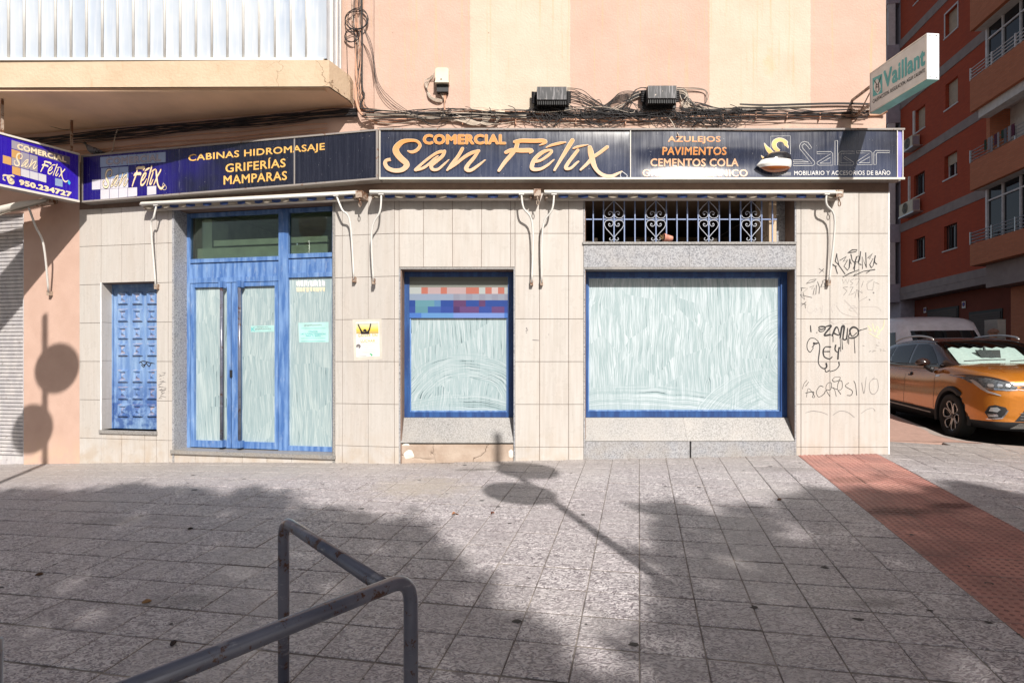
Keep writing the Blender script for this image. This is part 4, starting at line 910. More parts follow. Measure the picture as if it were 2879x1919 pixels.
t4 = lin(165, 522, 640, 650); tq_rowB([165, 287], t4, lambda x: t4(x)+108, MT['tile_tan']); tq_rowB([287, 410, 527, 640], t4, lambda x: t4(x)+104, MT['tile_pale']); tq_rowB([757, 865], lin(757, 688, 865, 712), lin(757, 790, 865, 812), MT['tile_blue'])
fs2 = rng(60, 1000, 100, 405, tq(YF, [(190, 325), (522, 400), (522, 578), (190, 522)])); ff2 = rng(1100, 2300, 100, 460, tq(YF, [(555, 432), (955, 540), (955, 765), (555, 640)]))
strokes_on('script_lettering', SBL, SAN, fs2, MT['cream_film'], s3, q0+.0005, 0); strokes_on('script_lettering', SBL, FEL, ff2, MT['cream_film'], s3, q0+.0005, 2)
strokes_on('water_drop', SBL, [[(940, 715, 4), (948, 735, 26), (955, 760, 34), (958, 775, 14)]], lambda x, y: tq(YF, [(x, y)])[0], simple('sky_blue_film', (.05, .40, .72), .4), s3, q0)
fy = lambda x, y: tq(YF, [(x, y)])[0]
strokes_on('telephone_emblem', SBL, [[(45,660,22),(60,650,26),(120,655,16),(170,655,24),(190,668,20)], [(50,680,10),(45,705,16),(70,722,14)], [(115,680,50),(150,730,80),(165,745,70)]], fy, MT['cream_film'], s3, q0)
strokes_on('dial', SBL, [[(150+26*math.cos(a/8*math.pi), 712+28*math.sin(a/8*math.pi), 4) for a in range(17)]], fy, MT['dark_film'], s3, q0+.0008)
for uu in (bl-.05, bl-.75): wb('hanger', SBL, uu-.012, uu+.012, 4.15, 4.57, -.10, -.075, MT['rust'], s3)
# heating-firm blade sign on the right
VA = (4.00, 6.52); VBn = (4.067, 5.72)
SV = VP(VA, (VBn[0]-VA[0], VBn[1]-VA[1])); vl = math.hypot(VBn[0]-VA[0], VBn[1]-VA[1]); zv0, zv1 = 4.285, 4.735
s4 = thing('projecting_sign', 'white projecting light-box sign with turquoise lettering at the right corner', 'sign', (4.05, 6.1, 4.28))
mb = MB(); SV.box(mb, .0, vl, zv0+.001, zv1-.001, -.125, -.004); mk('sign_case', mb, MT['sign_white'], s4)
wb('sign_face', SV, .012, vl-.010, zv0+.012, zv1-.012, -.0035, -.001, MT['sign_white'], s4)
for a, b, c_, d in ((0, vl, zv1-.012, zv1), (0, vl, zv0, zv0+.012), (0, .012, zv0+.0122, zv1-.0122), (vl-.010, vl, zv0+.0122, zv1-.0122)): wb('trim', SV, a, b, c_, d, -.01, .003, MT['alu'], s4)
wb('end_cap', SV, vl+.0005, vl+.004, zv0, zv1, -.126, .002, MT['white_metal'], s4); wb('underside', SV, 0, vl, zv0-.004, zv0-.0005, -.125, -.001, MT['teal_edge'], s4)
for dq, dz in ((-.03, .02), (-.095, .02), (-.03, -.02), (-.095, -.02)):
    z_ = (zv0+dz) if dz > 0 else (zv1+dz); wb('screw', SV, vl+.0042, vl+.0065, z_-.005, z_+.005, dq-.005, dq+.005, MT['black_plastic'], s4)
tv = lambda P: tq(YV, P)
text_on('lettering', SV, 'Vaillant', tv([(158, 716), (577, 455), (575, 655), (160, 897)]), MT['teal'], s4, .0006, .038)
text_on('lettering', SV, 'CALEFACCION. REGULACION. AGUA CALIENTE', tv([(52, 1000), (573, 683), (573, 722), (52, 1040)]), MT['ink'], s4, .0006, .012)
quad_on('emblem_square', SV, tv([(50, 787), (146, 740), (148, 930), (54, 972)]), MT['teal'], s4, .0004)
fv = lambda x, y: tv([(x, y)])[0]
strokes_on('emblem_oval', SV, [[(97, 800, 20), (97, 850, 66), (100, 900, 60), (103, 935, 16)]], fv, MT['sign_white'], s4, .0008)
strokes_on('hare_emblem', SV, [[(62, 805, 3), (72, 815, 9), (95, 850, 8)], [(133, 762, 3), (125, 795, 10), (105, 850, 9)], [(88, 850, 8), (84, 880, 7), (86, 905, 4)], [(108, 845, 9), (114, 880, 7), (110, 905, 4)], [(66, 918, 3), (88, 912, 4), (100, 920, 6), (128, 885, 3)], [(92, 868, 6), (94, 880, 5)], [(104, 866, 6), (105, 878, 5)]], fv, MT['ink'], s4, .0016)
mb = MB(); mb.tube([(4.06, 6.885, 4.36), (4.02, 6.53, 4.55)], .008, 6); mk('bracket', mb, MT['rust'], s4)
for zz2 in (4.40, 4.60): mb = MB(); mb.box((4.01, 6.51, zz2-.012), (4.035, 6.89, zz2+.012)); mk('bracket', mb, MT['rust'], s4)
mb = MB(); mb.box((3.98, 6.84, 4.46), (4.22, 6.86, 4.475)); mb.box((3.99, 6.845, 4.42), (4.005, 6.892, 4.50)); mb.box((4.19, 6.845, 4.42), (4.205, 6.892, 4.50)); mk('cable_hook_bar', mb, MT['rust'], s4)
# ------------------------------------------------------------------ awnings
def awning(plane, xa, xb, yc_, arms, label, gear=None, thick=1.0, q=.15, loc=None, slab=True):
    t = thing('awning', label, 'awning', loc, 'rolled-up awnings over the windows')
    ya, yb_ = yc_ if isinstance(yc_, tuple) else (yc_, yc_)
    ua, za = plane.px(xa, ya, q); ub2, zb2 = plane.px(xb, yb_, q); L_ = ub2-ua
    def at(u, dz, qq): return plane.pt(u, za+(zb2-za)*(u-ua)/L_+dz, qq)
    prof = [(q+.004, -.022), (q+.014, .0), (q+.004, .020), (q-.02, .030), (.01, .034), (.01, -.002), (q-.04, -.012), (q-.03, -.026)]
    V = [at(ua, dz, qq) for qq, dz in prof]+[at(ub2, dz, qq) for qq, dz in prof]; n = len(prof)
    make('case', V, [(i, n+i, n+(i+1) % n, (i+1) % n)[::-1] for i in range(n)]+[tuple(range(n)), tuple(range(2*n-1, n-1, -1))], MT['case'], t)
    mb = MB(); mb.tube([at(ua+.004, -.012, q+.012), at(ub2-.004, -.012, q+.012)], .014, 10); mk('front_rail', mb, MT['white_arm'], t, smooth=True)
    mb = MB(); mb.tube([at(ua+.03, -.045, .075), at(ub2-.03, -.045, .075)], .034, 10); mk('rolled_canvas', mb, MT['canvas'], t, smooth=True)
    # striped valance, each stripe a scallop
    sw = .112; n = int((L_-.1)/sw); sw = (L_-.1)/n
    for k_ in range(n):
        u0 = ua+.05+k_*sw; V = []; m = 5
        for j in range(m+1):
            uu = u0+sw*j/m; wav = .006*math.sin(uu*23); sc = .010*math.sin(math.pi*j/m)
            V += [at(uu, -.024, q-.020+wav), at(uu, -.052-sc, q-.022+wav*1.6)]
        make('valance_stripe', V, [(2*j, 2*j+1, 2*j+3, 2*j+2) for j in range(m)], MT['vblue'] if k_ % 2 else MT['vcream'], t)
    for P in arms:
        pts = []
        qs = [q, q, q-.01, q-.03, .05] if len(P) == 5 else [q, q-.005, .10, .045]
        for (x, y), qq in zip(P, qs): u_, z_ = plane.px(x, y, qq); pts.append(plane.pt(u_, z_, qq))
        mb = MB(); mb.tube(catmull(pts, 5), .0115, 8); a_ = mk('arm', mb, MT['white_arm'], t, smooth=True)
        u_, z_ = plane.px(P[-1][0], P[-1][1], .04)
        mb = MB(); plane.box(mb, u_-.016, u_+.016, z_-.03, z_+.035, -.004, .052); mb2 = mb; mk('wall_bracket', mb, MT['rust'], a_)
        u_, z_ = plane.px(P[0][0], P[0][1], q); mb = MB(); plane.box(mb, u_-.03, u_+.03, z_-.004, z_+.006, q-.02, q+.02); mk('arm_clamp', mb, MT['white_arm'], a_)
    if gear:
        x, y = gear; u_, z_ = plane.px(x, y, q)
        mb = MB(); plane.box(mb, u_-.045, u_+.035, z_-.035, z_+.045, .0, q+.02); gb = mk('gearbox', mb, MT['rust'], t)
        mb = MB(); mb.tube([plane.pt(u_-.005, z_-.034, q), plane.pt(u_-.003, z_-.075, q)], .010, 8); c0 = plane.pt(u_, z_-.11, q)
        pts = [plane.pt(u_+.014*math.cos(a), z_-.108+.030*math.sin(a), q) for a in [i*math.pi/7+math.pi/2 for i in range(15)]]; mb.tube(pts, .005, 6); mk('crank_loop', mb, MT['rust'], gb, smooth=True)
    for uu in (ua+.03, ub2-.03):
        mb = MB(); P = [at(uu-.012, -.06, -.004), at(uu+.012, -.06, -.004), at(uu+.012, -.06, q-.02), at(uu-.012, -.06, q-.02), at(uu-.012, .02, -.004), at(uu+.012, .02, -.004), at(uu+.012, .0, q-.02), at(uu-.012, .0, q-.02)]
        mb.hexa(P); mk('end_bracket', mb, MT['rust'], t)
    return t
MT['canvas'] = simple('dusty_canvas', (.42, .38, .34), .9); MT['vblue'] = simple('blue_canvas', (.035, .065, .19), .9, sc=20); MT['vcream'] = simple('cream_canvas', (.36, .31, .25), .9, sc=20)
awning(PL, 396, 1002, (573, 541), [[(440, 578), (432, 612), (426, 650), (429, 690), (438, 806)][:2]+[(425, 640), (438, 806)], [(946, 551), (962, 590), (984, 625), (995, 786)]], 'rolled white awning with scalloped valance above the blue entrance doors', (1012, 548), loc=PL.pt(PL.U(700), 3.3, .1))
awning(PM, 1039, 1500, 540, [[(1072, 547), (1068, 595), (1045, 650), (1049.7, 791)], [(1466, 547), (1472, 585), (1497, 632), (1495, 795)]], 'rolled white awning with short valance above the narrow shop window', (1512, 543), loc=(-.5, 6.7, 3.3))
awning(PM, 1530, 2366, 540, [[(1557.6, 547), (1552, 590), (1526, 640), (1522.7, 795)], [(2323.5, 547), (2324, 575), (2347, 622), (2330.7, 795)]], 'longest rolled awning, above the iron grille and the wide shop window', (2360, 546), loc=(2.3, 6.7, 3.3))
t = thing('awning', 'torn folded awning end over the roller shutter at the far left', 'awning', PL.pt(PL.U(60), 3.3, .2), 'rolled-up awnings over the windows')
pts = []
for x, y in ((-260, 640), (-60, 612), (0, 590), (60, 575), (130, 562)): u_, z_ = PL.px(x, y, .30); pts.append(PL.pt(u_, z_, .30))
mb = MB(); mb.tube(pts, [.05, .05, .05, .045, .02], 8); mk('front_rail', mb, MT['case'], t, smooth=True)
V = []
for x, ya_, yb_ in ((-260, 612, 660), (-60, 596, 628), (20, 574, 597), (60, 566, 590), (135, 557, 566)):
    for y, q in ((ya_, .22), (yb_, .31)): u_, z_ = PL.px(x, y, q); V.append(PL.pt(u_, z_, q))
make('folded_canvas', V, [(2*i, 2*i+1, 2*i+3, 2*i+2) for i in range(4)], MT['vcream'], t)
pts = [PL.pt(*PL.px(x, y, q)[:2], q) for x, y, q in ((81, 583, .30), (100, 636, .29), (123, 690, .22), (137, 821, .05))]
mb = MB(); mb.tube(catmull(pts, 5), .013, 8); a_ = mk('arm', mb, MT['white_arm'], t, smooth=True)
u_, z_ = PL.px(137, 824, .04); mb = MB(); PL.box(mb, u_-.018, u_+.02, z_-.03, z_+.03, -.0035, .055); mk('wall_bracket', mb, MT['rust'], a_)
mb = MB(); u_, z_ = PL.px(150, 568, .1); mb.tube([PL.pt(u_-.25, z_, .10), PL.pt(u_+.02, z_+.02, .10)], .05, 10); mk('roller_end', mb, MT['rust'], t)
# ------------------------------------------------------------------ wall boxes and cables
def jb(x0, x1, y0, y1, label):
    q = .05; t = thing('junction_box', label, 'junction box', PM.pt(PM.U((x0+x1)/2), ZM(y1), 0), 'black cable junction boxes on the wall')
    u0, z1 = PM.px(x0, y0, q+.06); u1, z0 = PM.px(x1, y1, q+.06); mb = MB()
    P = [PM.pt(u0, z0, q+.06), PM.pt(u1, z0, q+.06), PM.pt(u1+.0, z0-.04, -.055), PM.pt(u0, z0-.04, -.055), PM.pt(u0, z1, q+.06), PM.pt(u1, z1, q+.06), PM.pt(u1, z1, -.055), PM.pt(u0, z1, -.055)]
    mb.hexa(P); mk('case', mb, MT['jbox'], t); wb('base_plate', PM, u0-.03, u1+.03, z0-.055, z1+.005, -.058, -.03, MT['black_plastic'], t)
    for k_ in range(16): uu = u0+(u1-u0)*(k_+.5)/16; wb('cooling_fin', PM, uu-.004, uu+.004, z0-.052, z0-.004, -.02, q+.045, MT['black_plastic'], t)
    for sg, uu in ((-1, u0), (1, u1)):
        for k_ in range(6):
            zz_ = z0+(z1-z0)*(k_+.4)/6.3; mb = MB(); mb.tube([PM.pt(uu+sg*.002, zz_, .0), PM.pt(uu+sg*.06, zz_+.004, .0)], .012, 7); mk('cable_gland', mb, MT['cable'], t, smooth=True)
    return t
jb(1510, 1593, 244, 280, 'black ribbed junction box on the edge of the cream stripe, left of the pair'); jb(1822, 1902, 241, 276, 'black ribbed junction box with white scratches on the pink stripe, right of the pair')
t = thing('connection_box', 'small ivory rounded utility box with looped pale wires on the pink wall', 'utility box', PM.pt(PM.U(1241), ZM(255), 0))
u0, z1 = PM.px(1224, 190, .05); u1, z0 = PM.px(1261, 229, .05); mb = MB()
pr = [(u0, z0+.0), (u1, z0), (u1, z1-.02), (u1-.01, z1-.006), (u1-.03, z1), (u0+.03, z1), (u0+.01, z1-.006), (u0, z1-.02)]
V = [PM.pt(a, b, .05) for a, b in pr]+[PM.pt(a, b, -.058) for a, b in pr]; n = 8
mb.add(V, [tuple(range(n)), tuple(range(2*n-1, n-1, -1))]+[(i, n+i, n+(i+1) % n, (i+1) % n) for i in range(n)]); mk('cover', mb, MT['ivory'], t)
wb('open_base', PM, u0+.01, u1-.01, z0-.10, z0-.001, -.058, .01, MT['black_plastic'], t); wb('lip', PM, u0-.004, u1+.004, z0-.014, z0+.002, .0, .058, MT['ivory'], t)
mb = MB(); mb.tube([PM.pt((u0+u1)/2-.01, z0+.025, .049), PM.pt((u0+u1)/2-.01, z0+.025, .053)], .009, 10); mk('lock', mb, MT['black_plastic'], t)
QU = -.03
def wire(par, pts, r=.0045, mat=None, q=QU, plane=PM, sub=4, n=5, name='cable'):
    P = []
    for p in pts:
        qq = p[2] if len(p) > 2 else q; u_, z_ = plane.px(p[0], p[1], qq); P.append(plane.pt(u_, z_, qq))
    mb = MB(); mb.tube(catmull(P, sub), r, n, False); return mk(name, mb, mat or MT['cable'], par, smooth=True)
t = thing('wire_loops', 'pale looping wires hanging from the small ivory utility box', 'cable', PM.pt(PM.U(1241), ZM(290), 0))
for k_ in range(5): e = k_*8-6; wire(t, [(1222, 205+e*.6), (1205-e*.4, 225), (1199-e*.3+k_*2, 250), (1208+e*.3, 274), (1230, 285-e*.3), (1246, 280), (1240+e*.3, 262), (1232, 245)], .0036, MT['cablew'])
for k_ in range(4): wire(t, [(1242+k_*3, 255), (1248+k_*2, 275), (1250, 290), (1249+k_, 312)], .005, MT['conduit'])
# horizontal runs
CB = thing('cable_bundle', 'tangle of black cables and loose loops along the wall above the fascia sign', 'cables', (1.4, 6.88, 4.35))
rc = random.Random(11)
def hrun(x0, x1, y, amp, r, mat, q, seg=95):
    pts = []; x = x0; ph = rc.uniform(0, 6)
    while x < x1+1: pts.append((x, y+amp*(math.sin(x*.021+ph)*.6+rc.uniform(-.6, .6)), q+rc.uniform(-.012, .012))); x += rc.uniform(.7, 1.3)*seg
    pts.append((x1, y+rc.uniform(-3, 3), q)); wire(CB, pts, r, mat, sub=5)
for k_ in range(15): hrun(1015+rc.uniform(-5, 12), 2440, (303 if k_ > 8 else 308)+k_*1.8+rc.uniform(-3, 3), 4 if k_ > 4 else 8, rc.uniform(.003, .0055), MT['cable'], QU+rc.uniform(-.015, .03))
for k_ in range(14): x0 = rc.uniform(1000, 1900); hrun(x0, x0+rc.uniform(250, 600), rc.uniform(310, 345), 9, rc.uniform(.0025, .004), rc.choice([MT['cable']]*4+[MT['cablew']]), QU+rc.uniform(.0, .03), 60)
for k_ in range(3): hrun(1030, 1480, 322+k_*5, 4, .0045, MT['cablew'], QU+.02)
for k_ in range(70):
    xc = rc.choice([rc.uniform(1180, 1420), rc.uniform(1480, 1780), rc.uniform(1780, 2080), rc.uniform(1500, 2040)]); w_ = rc.uniform(25, 120); dp = rc.uniform(18, 44); y0 = rc.uniform(300, 326)
    wire(CB, [(xc-w_*.6, y0), (xc-w_*.5+rc.uniform(-8, 8), y0+dp*.45), (xc-w_*.15, min(358, y0+dp*.95)), (xc+w_*.2, min(359, y0+dp)), (xc+w_*.5, y0+dp*.5), (xc+w_*.45, y0+2), (xc+w_*.2, y0-rc.uniform(0, 8))], rc.uniform(.003, .0042), q=rc.uniform(-.04, .03))
# fans of wires from the junction boxes
for k_ in range(9):
    yy = 248+k_*3.6; wire(CB, [(1594, yy), (1612+k_*3, yy+3+k_+rc.uniform(-3, 3)), (1640+k_, 258+k_*5+rc.uniform(-4, 4)), (1668+k_*5, 278+k_*5), (1712+k_*7, 308+rc.uniform(-5, 5)), (1760+k_*9, 326+rc.uniform(-8, 9))], .0038)
for k_ in range(8):
    yy = 246+k_*3.8; wire(CB, [(1821, yy), (1800, yy+rc.uniform(-3, 3)), (1782-k_*2, yy+12), (1775-k_*4, 290+rc.uniform(-6, 6)), (1755-k_*8, 312), (1700-k_*9, 322+rc.uniform(-6, 8))], .0038, rc.choice([MT['cable'], MT['cable'], MT['cablew']]))
for k_ in range(9):
    wire(CB, [(1803, 262+k_), (1765, 256+k_*3.4), (1735-k_*3, 266+k_*3.4), (1714-k_*2, 300), (1712+k_*5, 314)], .0036)
for k_ in range(14):
    a_, b_ = rc.choice([(1640, 1760), (1900, 2010), (1480, 1640), (1700, 1830)]); x_ = rc.uniform(a_, b_); w_ = rc.uniform(30, 90); wire(CB, [(x_, 318), (x_+w_*.2, 318-rc.uniform(12, 34)), (x_+w_*.6, 318-rc.uniform(16, 40)), (x_+w_, 316)], .0034, q=.0)
for k_ in range(12):
    yy = 247+k_*2.6; wire(CB, [(1903, yy), (1922, yy+2), (1935+k_, 270+k_*2), (1925+k_*4, 292+rc.uniform(-4, 6)), (1950+k_*9, 306+rc.uniform(-3, 4)), (2060+k_*12, 302+rc.uniform(-2, 10))], .0042, rc.choice([MT['cable'], MT['cablew'], MT['cable']]))
for k_ in range(3): wire(CB, [(1903, 248+k_*3), (1950, 247+k_*2), (1982, 253+k_), (1991-k_*3, 270), (1985, 288), (1975, 300)], .003, MT['cablew'] if k_ == 1 else None)
for k_ in range(10): x_ = rc.uniform(1905, 1945); y_ = rc.uniform(262, 300); wire(CB, [(x_, y_), (x_+rc.uniform(-14, 14), y_+8), (x_+rc.uniform(-10, 16), y_+16)], .006, MT['cablew'])
for x0, w_ in ((1915, 40), (1990, 52)): wire(CB, [(x0, 320), (x0-20, 340), (x0+5, 357), (x0+w_, 352), (x0+w_+8, 330), (x0+w_-20, 318)], .0035)
for k_ in range(3): wire(CB, [(2008-k_*4, 308), (1985-k_*5, 328), (1960-k_*3, 345), (1945, 358)], .0035)
wire(CB, [(1880, 330), (1893, 350, .05), (1900, 366, .10), (1909, 383, .16)], .006, MT['cablew'])
for k_ in range(5): wire(CB, [(2080, 292+k_*.6), (2155, 294+k_), (2270, 291+k_), (2360, 289+k_), (2445, 291+k_)], .004)
# connectors with pale wires under them
for xa, n_ in ((1354, 6), (1393, 3)):
    wb('wire_connector', PM, PM.U(xa), PM.U(xa+26 if n_ < 6 else xa+28), ZM(314), ZM(306), -.05, -.02, MT['ivory'], CB)
    for j in range(n_): wire(CB, [(xa+3+j*4.4, 314), (xa+4+j*4, 330), (xa-2+j*2, 345), (xa-25-j*4, 352-j*3), (xa-60-j*10, 340-j*2), (xa-110, 322)], .005, MT['cablew'], q=-.02)
# conduits
CD = thing('conduit', 'painted pink conduit pipe clipped along the wall above the fascia sign', 'pipe', (1.4, 6.88, 4.33))
wire(CD, [(1000, 250), (1003, 290), (1020, 325), (1070, 345), (1120, 338), (1200, 328), (1300, 333), (1500, 337), (1800, 338), (2000, 326), (2200, 325), (2400, 324), (2470, 323), (2494, 312, .0)], .016, MT['conduit'], q=-.045, n=8, name='pipe')
wire(CD, [(1240, 322), (1330, 312), (1450, 314), (1520, 320), (1560, 322)], .011, MT['conduit'], q=-.03, n=8, name='pipe')
for x_ in (1300, 1450, 1620, 1760, 1900, 2035, 2128, 2216, 2309, 2403): y_ = 337 if x_ < 1850 else 324; wb('pipe_clip', PM, PM.U(x_)-.006, PM.U(x_)+.006, ZM(y_+9), ZM(y_-9), -.06, -.022, MT['conduit'], CD)
# vertical run near the balcony
VR = thing('cable_bundle', 'vertical bundle of cables and a coiled loop beside the balcony corner', 'cables', (-1.95, 6.9, 4.6))
PLu = VP((C0[0], C0[1]+.06), (.9827, -.1852))
for k_ in range(15):
    x = 998+rc.uniform(-6, 20); wire(VR, [(x+rc.uniform(-8, 8), -30), (x+rc.uniform(-5, 5), 60), (1004+rc.uniform(-6, 16), 150), (1003+rc.uniform(-4, 14), 230), (1006+rc.uniform(-4, 16), 280), (1022+rc.uniform(-8, 14), 305), (1080, 318+rc.uniform(-8, 10))], rc.uniform(.003, .006), rc.choice([MT['cable'], MT['cable'], MT['conduit'], MT['rust']]), q=.02, plane=PLu)
wire(VR, [(1003, -20), (1001, 100), (1003, 200), (1000, 270), (1010, 310)], .014, MT['conduit'], q=.01, plane=PLu, n=7)
wire(VR, [(1017, -20), (1018, 100), (1018, 240), (1024, 265), (1015, 290), (1012, 305)], .010, MT['cable'], q=.03, plane=PLu, n=7)
for rx, ry, cx_, cy_ in ((33, 28, 1003, 55), (30, 26, 1001, 58), (28, 29, 1006, 52), (20, 18, 990, 100), (16, 15, 985, 104)):
    wire(VR, [(cx_+rx*math.cos(a/12*2*math.pi), cy_+ry*math.sin(a/12*2*math.pi), .04+.01*math.sin(a)) for a in range(13)], .005, plane=PLu, q=.04)
for k_ in range(3): wire(VR, [(1022, 80), (1045, 150-k_*12), (1057+k_*3, 230), (1085+k_*9, 280), (1130+k_*8, 312)], .0032, plane=PM, q=-.01)
wire(VR, [(970, 50), (975, 120), (978, 210), (990, 270), (1005, 300)], .003, plane=PLu, q=.03)
# under the soffit
UC = thing('cable_bundle', 'dark cables clipped to the shaded wall under the balcony', 'cables', PL.pt(-3, 4.5, 0))
for k_ in range(12):
    pts = []; x = -60
    while x < 985: f = (x+60)/1045; y = 402-f*98+k_*2.1; pts.append((x, y+rc.uniform(-5, 5))); x += rc.uniform(60, 110)
    pts.append((1005, 306+k_*2)); wire(UC, pts, rc.uniform(.004, .008), q=-.03+rc.uniform(0, .04), plane=PL, sub=3)
for yo in (20, 36, 44):
    pts = [(110+k_*90, 396-k_*7.7+yo+rc.uniform(-3, 3)) for k_ in range(10)]; wire(UC, pts, .006, MT['conduit'], q=-.04, plane=PL, sub=3)
wire(UC, [(333, 360), (325, 380), (320, 405), (315, 425), (290, 435)], .008, MT['cablew'], q=.0, plane=PL)
for k_ in range(5): wire(UC, [(-60, 238+k_*3, .6), (10, 278+k_*4, .45), (70, 310+k_*5, .3), (130, 335+k_*4, .15), (178, 352+k_*3, .0), (215, 362, -.03)], .005, plane=PL)
# ------------------------------------------------------------------ posters, banner, graffiti
t = thing('paper_poster', 'white paper flyer reading GANAR SIN LUCHAR taped to the tiles', 'poster', PM.pt(PL.U(1030), ZM(1000), .01))
Pq = lambda P: tq(Z5, P)
quad_on('sheet', PL, Pq([(142, 718), (296, 714), (299, 944), (145, 948)]), simple('paper', (.74, .74, .72), .8), t, .0025)
quad_on('tape', PL, Pq([(120, 700), (312, 696), (318, 960), (130, 972)]), simple('cloudy_tape', (.60, .55, .48), .35), t, .0012)
k = NB('sunset_photo'); g_ = k.mr(k.sep(k.g)[2], PL.px(1030, Yp(Z5, 793))[1], PL.px(1030, Yp(Z5, 722))[1]); c = k.ramp(g_, [(0, (.45, .33, .14)), (.35, (.78, .56, .08)), (.7, (.74, .64, .34)), (1, (.42, .48, .50))]); quad_on('photo', PL, Pq([(144, 724), (291, 721), (292, 793), (145, 795)]), k.done(c, .5), t, .0032)
strokes_on('silhouette', PL, [[(158, 735, 8), (172, 765, 10), (185, 790, 16)], [(240, 730, 8), (232, 765, 10), (218, 790, 16)], [(202, 775, 24), (203, 780, 24)], [(180, 790, 14), (225, 790, 14)]], lambda x, y: Pq([(x, y)])[0], MT['ink'], t, .0038)
text_on('lettering', PL, 'GANAR SIN', Pq([(156, 796), (285, 794), (285, 814), (156, 816)]), MT['ochre_film'], t, .0038, .02); text_on('lettering', PL, 'LUCHAR', Pq([(174, 832), (270, 830), (270, 849), (174, 851)]), MT['ochre_film'], t, .0038, .02)
for yy, xa, xb in ((854, 175, 292), (868, 185, 262), (878, 182, 290), (890, 180, 288), (902, 176, 290), (912, 178, 285), (922, 170, 230), (938, 158, 215)): quad_on('small_print', PL, Pq([(xa, yy), (xb, yy), (xb, yy+2.2), (xa, yy+2.2)]), MT['ink3'] if yy != 938 else MT['ink2'], t, .0036)
strokes_on('portrait', PL, [[(159, 876, 30), (160, 877, 30)]], lambda x, y: Pq([(x, y)])[0], MT['ink2'], t, .0036); strokes_on('leaf_emblem', PL, [[(236, 926, 6), (248, 934, 10), (242, 940, 3)]], lambda x, y: Pq([(x, y)])[0], simple('green_print', (.08, .45, .2), .6), t, .0036)
t = thing('window_banner', 'grey and blue banner across the top of the narrow whitewashed window', 'banner', PM.pt(PM.U(1290, -.19), ZM(893), -.19))
gx = [497, 535, 575, 618, 661, 703, 744, 787, 828, 870, 913, 956, 998, 1040, 1082, 1124, 1147]; gy = [415, 447, 488, 531, 573, 615, 657, 690]
base = {0: (.13, .14, .12), 1: (.17, .18, .16), 2: (.36, .30, .30), 3: (.20, .25, .34), 4: (.012, .05, .26), 5: (.02, .05, .24), 6: (.12, .22, .50)}
cm = {}
for r in range(7):
    for c_ in range(16):
        b_ = base[r]
        if r == 2: b_ = (.36, .12, .09) if c_ in (2, 5, 9, 10, 12, 14) else ((.33, .36, .36) if c_ in (0, 1, 11, 15) else ((.42, .35, .35) if c_ in (13,) else (.36, .27, .28)))
        if r == 3 and c_ > 6: b_ = (.20, .21, .27) if c_ % 2 else (.22, .24, .30)
        if r == 4: b_ = (.09, .22, .27) if c_ in (1, 2, 3) else ((.07, .17, .32) if c_ == 4 else ((.08, .03, .10) if c_ in (7, 8, 11) else (.012, .045, .22)))
        if r == 5: b_ = (.08, .20, .25) if c_ in (1, 2) else ((.03, .08, .28) if c_ in (3, 4) else ((.05, .02, .09) if c_ in (7,) else ((.09, .04, .14) if c_ in (8, 9, 10, 13, 14) else (.02, .05, .24))))
        if r == 6: b_ = (.05, .14, .42) if c_ < 2 or c_ == 15 else (.14, .22, .50) if c_ > 6 else (.09, .22, .45)
        kk = tuple(round(v, 3) for v in b_); cm.setdefault(kk, MB())
        P = []
        for xx, yy in ((gx[c_], gy[r]), (gx[c_+1], gy[r]), (gx[c_+1], gy[r+1]), (gx[c_], gy[r+1])): u_, z_ = PM.px(X(Z5, xx), Yp(Z5, yy), -.194); P.append(PM.pt(u_, z_, -.1945))
        cm[kk].add(P[::-1], [(0, 1, 2, 3)])
mbb = MB(); mats = []
for i, (kk, m_) in enumerate(cm.items()): mbb.add(m_.v, m_.f, i); k = NB('printed_patch'); mats.append(k.done(kk, .35))
mk('banner_sheet', mbb, mats, t)
GF = thing('graffiti', 'black marker tags with a drippy name on the tiled corner pillar', 'graffiti', PM.pt(PM.U(2370), ZM(1000), 0))
fc = lambda x, y: tq(YC, [(x, y)])[0]
def W_(w_, *L_): return [[(x, y, w_*rc.uniform(.5, 1.4)) for x, y in s] for s in L_]
tag1 = W_(7, [(350,198),(372,215),(390,278)], [(352,205),(385,215)], [(372,168),(386,102),(392,150),(405,210)], [(370,170),(400,200),(457,282)], [(412,162),(470,128),(442,172),(480,158),(448,215),(480,250),(495,225),(500,150),(512,192)], [(510,110),(520,160),(550,190),(530,235)], [(540,250),(545,180),(560,130),(590,120),(570,180),(550,175)], [(595,85),(588,150),(575,190),(600,200)], [(612,235),(608,130),(645,225),(640,95)], [(660,140),(700,100),(672,150),(705,145),(675,200),(690,228),(705,210),(725,120),(718,180),(737,195)]) + W_(6, [(485,95),(520,70),(565,68),(555,85),(500,95)], [(440,308),(500,275),(580,245),(530,300),(620,258),(720,243)], [(645,275),(680,250),(720,243)])
strokes_on('tag', PM, tag1, fc, MT['ink'], GF, .0016, grow=1.0, smooth=False)
tag2 = W_(5, [(68,405),(130,408),(62,465),(165,490)], [(65,470),(100,508),(90,450)], [(145,400),(185,385),(160,415),(188,405),(175,465),(200,460),(205,380)], [(215,350),(232,400),(228,455)], [(240,400),(265,345),(285,390),(250,400),(262,340),(290,330)], [(115,368),(150,335),(205,328),(190,345),(125,365)], [(228,235),(268,262)], [(268,238),(230,275)], [(72,540),(112,552)], [(112,530),(72,562)], [(105,555),(108,582)], [(70,405),(75,430)])
strokes_on('tag', PM, tag2, fc, simple('worn_marker', (.05, .045, .045), .5), GF, .0016, smooth=False)
